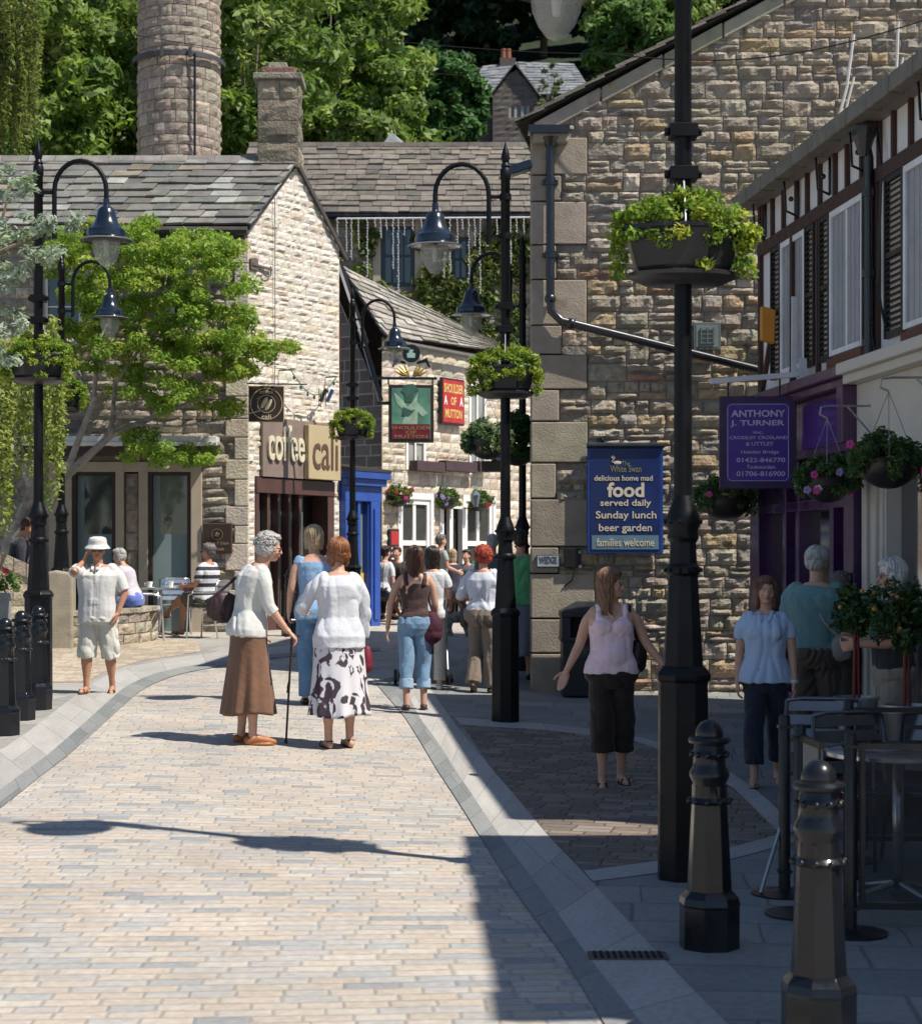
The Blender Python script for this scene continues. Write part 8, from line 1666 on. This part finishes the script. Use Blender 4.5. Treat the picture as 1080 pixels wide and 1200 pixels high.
panel(b3, Vector((b3.x + 1.2, b3.y - .1, b3.z)), 'dark see-through mesh barrier panel at the lower right', MESHM); panel(b4, Vector((b4.x + 1.4, b4.y - .05, b4.z)), 'dark see-through mesh barrier panel behind the first one', MESHM)
mb = MB(); p = b1 + Vector((-.02, 0, 0)); mb.tube([p + Vector((0, 0, .35)), p + Vector((-.11, -.05, .02))], .010, 8); tag(mb.build('barrier_strut', GALV), 'thin grey strut leaning from the leftmost barrier post', 'strut')
# orange trees in zinc buckets
def otree(c, label, seed, zc, r0, bucket=True):
    t = thing('orange_tree', c, label, 'potted tree', 0, 'little orange trees outside the shop'); c = Vector(c)
    mb = MB(); mb.lathe([(.11, 0), (.15, .30), (.158, .30), (.158, .315), (.145, .315), (.14, .26)], c, 20); b_ = mb.build('bucket', mat('zinc', (.33, .34, .34), .4, .6, .2, 9), t, auto=True)
    mb = MB(); mb.tube([c + Vector((-.015, 0, .25)), c + Vector((-.01, 0, .7)), c + Vector((0, 0, zc))], [.013, .012, .009], 8); mb.tube([c + Vector((.02, 0, .25)), c + Vector((.012, 0, .7)), c + Vector((0, 0, zc))], [.011, .01, .008], 8); mb.build('stem', mat('stem_red', (.16, .02, .02), .6), t)
    r = random.Random(seed); cl = shell((c.x, c.y, c.z + zc), (r0, r0, r0 * .9), 90, r, .2); leaves('crown', cl, .05, 26, .026, [(.02, .05, .012), (.03, .07, .018), (.05, .10, .025)], t, seed=seed, m=leafmat('citrus_leaf', .15, .3))
    for _ in range(8): d = Vector((r.gauss(0, 1), r.gauss(0, 1) - .3, r.gauss(0, 1) * .8)).normalized(); mb = MB(); mb.ball(c + Vector((0, 0, zc)) + d * r0 * .88, .016, 8, 6); mb.build('orange', mat('orange_fruit', (.45, .20, .02), .5), t)
    return t
st_y = 12.4
s1 = gx(1003, st_y); s2 = gx(1062, 11.8)
z1_, z2_ = frel(st_y, 714) - s1.z, frel(11.8, 722) - s2.z
for c_, w_, lab in ((s1, .5, 'low red wooden crate stand under the left orange tree'), (s2, .5, 'low red wooden crate stand under the right orange tree')):
    g = thing('crate_stand', c_, lab, 'crate'); mb = MB(); zt = .42
    for k in range(4):
        z = .05 + k * .1
        mb.box((c_.x, c_.y - .2, c_.z + z + .03), (w_, .02, .07)); mb.box((c_.x, c_.y + .2, c_.z + z + .03), (w_, .02, .07)); mb.box((c_.x - w_ / 2, c_.y, c_.z + z + .03), (.02, .38, .07)); mb.box((c_.x + w_ / 2, c_.y, c_.z + z + .03), (.02, .38, .07))
    for k in range(5): mb.box((c_.x, c_.y - .16 + k * .08, c_.z + .425), (w_ + .02, .07, .02))
    mb.build('slats', mat('crate_red', (.12, .018, .02), .6, 0, .2, 9), g)
otree(s1 + Vector((0, 0, .435)), 'little orange tree in a zinc bucket, the left one of the pair', 81, z1_ - .435, .20); otree(s2 + Vector((0, 0, .435)), 'fuller orange tree at the right edge, nearer than its neighbour', 82, z2_ - .435, .26)
# litter bin by the gable
bx = (wp(655, 0, 20.0).x + wp(722, 0, 20.0).x) / 2; bp = Vector((bx, 20.05, gz(bx, 20.05))); g = thing('litter_bin', bp, 'black litter bin with pyramid lid standing behind the pink vest woman', 'bin'); w_ = .62; BIN = mat('bin_black', (.014, .018, .02), .45, 0, .2, 6)
ht = frel(20.0, 713) - bp.z
mb = MB(); mb.box((bp.x, bp.y, bp.z + .02 + (ht * .62) / 2), (w_ - .04, .5, ht * .62)); mb.box((bp.x, bp.y, bp.z + ht * .655), (w_, .54, .05))
for sx in (-1, 1): mb.box((bp.x + sx * (w_ / 2 - .06), bp.y, bp.z + ht * .8), (.1, .5, ht * .26))
mb.box((bp.x, bp.y + .2, bp.z + ht * .8), (w_ - .2, .06, ht * .26)); mb.box((bp.x, bp.y, bp.z + ht * .935), (w_, .54, .06)); mb.build('casing', BIN, g, bevel=.008)
mb = MB(); z = bp.z + ht * .965; mb.hexa([(bp.x - w_ / 2, bp.y - .27, z), (bp.x + w_ / 2, bp.y - .27, z), (bp.x + w_ / 2, bp.y + .27, z), (bp.x - w_ / 2, bp.y + .27, z), (bp.x - .12, bp.y - .08, z + .11), (bp.x + .12, bp.y - .08, z + .11), (bp.x + .12, bp.y + .08, z + .11), (bp.x - .12, bp.y + .08, z + .11)]); mb.build('lid', BIN, g, bevel=.006)
mb = MB(); mb.box((bp.x, bp.y - .255, bp.z + ht * .52), (w_ - .2, .012, .12)); mb.build('front_plate', mat('bin_plate', (.03, .035, .04), .4), g)
BFm = Frame((bp.x, bp.y - .262, 0), (1, 0)); text('LITTER', BFm, -.15, .15, bp.z + ht * .52 - .03, bp.z + ht * .52 + .03, 0, mat('bin_letter', (.10, .11, .12), .5), g)
# pub benches and their sitters
BEN = mat('bench_wood', (.17, .08, .045), .7, 0, .25, 8)
def bench(c, rz, label):
    t = thing('picnic_bench', c, label, 'bench', rz, 'wooden benches outside the pub'); mb = MB()
    for i in range(5): mb.box((0, -.28 + i * .14, .74), (1.5, .125, .035))
    mb.build('table_top', BEN, t, world=False); 
    for sy in (-1, 1): mb = MB(); mb.box((0, sy * .62, .45), (1.5, .24, .035)); mb.build('seat', BEN, t, world=False)
    for sx in (-1, 1): mb = MB(); mb.bar((.6 * sx, -.6, 0), (.6 * sx, -.2, .72), .05); mb.bar((.6 * sx, .6, 0), (.6 * sx, .2, .72), .05); mb.bar((.6 * sx, -.62, .42), (.6 * sx, .62, .42), .05); mb.build('trestle', BEN, t, world=False)
    return t
bench(gx(452, 32.2), R(70), 'wooden picnic bench below the menu board at the blue shop corner'); bench(gx(535, 34.4), R(60), 'wooden picnic bench below the right pub window behind the red haired woman'); 
def sitter(px, Y, yw, label, shirt, hairm, **k):
    p = gx(px, Y); P = Person(p, yaw(yw), 1.68, label, 1.05, 4, {1: ((.1, 1, -.1), (0, .05, -1)), -1: ((.1, 1, -.05), (0, .05, -1))}, k.get('arms'), (0, 0), sit=.47, voxel=.012, skin=k.get('skin', SKIN)); P.top(shirt, hem=.5, sleeve=.8); P.trousers(NAVYT, hem=1.9); P.hair(hairm, k.get('hs', 'short')); P.shoes(BLKSH); return P
sitter(449, 31.4, -40, 'person in white top sitting at the bench beside the blue shop', C_WHITE, HDARK)
sitter(466, 32.9, 160, 'dark haired person sitting behind the brown vest woman', cloth('dark_coat', (.03, .03, .03)), HBR)
sitter(531, 33.6, 30, 'blonde person in dark top sitting at the right pub bench', cloth('dark_navy', (.02, .02, .04)), HBLN, hs='bob')
sitter(548, 34.2, 150, 'person in grey shirt at the right pub bench facing the camera', cloth('mid_grey', (.12, .12, .13)), HDARK)
# shaggy dog by the bench
p = gx(538, 28.6); t = thing('dog', p, 'small shaggy grey dog standing on the street near the right pub bench', 'dog'); mb = MB(); q = p; 
V3 = lambda x, y, z: q + Vector((x, y, z))
mb.tube([V3(-.16, .1, .27), V3(-.05, .05, .30), V3(.07, 0, .31), V3(.15, -.04, .30)], [.075, .085, .10, .085], 12); mb.ball(V3(-.16, .1, .28), .078, 10, 7); mb.ball(V3(.15, -.04, .31), .09, 10, 7)
for x, y in ((-.15, .13), (-.13, .04), (.12, .03), (.15, -.08)): mb.tube([V3(x, y, .26), V3(x - .02, y, .14), V3(x, y, .02)], [.045, .03, .028], 8); mb.ball(V3(x, y - .01, .02), (.03, .04, .02), 8, 6)
mb.tube([V3(.14, -.05, .34), V3(.19, -.09, .44)], [.06, .055], 10); mb.ball(V3(.20, -.10, .46), (.07, .075, .065), 12, 8); mb.tube([V3(.20, -.14, .45), V3(.22, -.21, .43)], [.04, .028], 9); mb.ball(V3(.15, -.09, .47), (.02, .035, .05), 8, 6); mb.ball(V3(.26, -.09, .47), (.02, .035, .05), 8, 6); mb.tube([V3(-.2, .12, .3), V3(-.27, .16, .40), V3(-.25, .18, .48)], [.03, .025, .015], 8)
me = bake(mb, .008, 1, .012, 34, (1, 1, 1), 3, curl=.008); link('body', me, t, True, mat('dog_fur', (.20, .19, .18), .9, 0, .6, 14, .004, 120)); mb = MB(); mb.ball(V3(.222, -.24, .435), .014, 8, 6); mb.build('nose', BLKSH, t)
mb = MB(); mb.ball(V3(.18, -.155, .475), .009, 6, 5); mb.build('eye', BLKSH, t)
# small green bin by the door, potted bits
u = PF.uv(552, 664); c = PF.at(u[0], u[1], .3); g = thing('sign_board', c, 'small green notice fixed low between the pub windows', 'sign'); mb = MB(); mb.fbox(PF, u[0] - .07, u[0] + .07, u[1] - .12, u[1] + .12, .02, .06); mb.build('board', mat('notice_green', (.02, .12, .06), .5), g); mb = MB(); mb.fbox(PF, u[0] - .035, u[0] + .035, u[1] - .02, u[1] + .04, .06, .064); mb.build('emblem', WHITE, g)
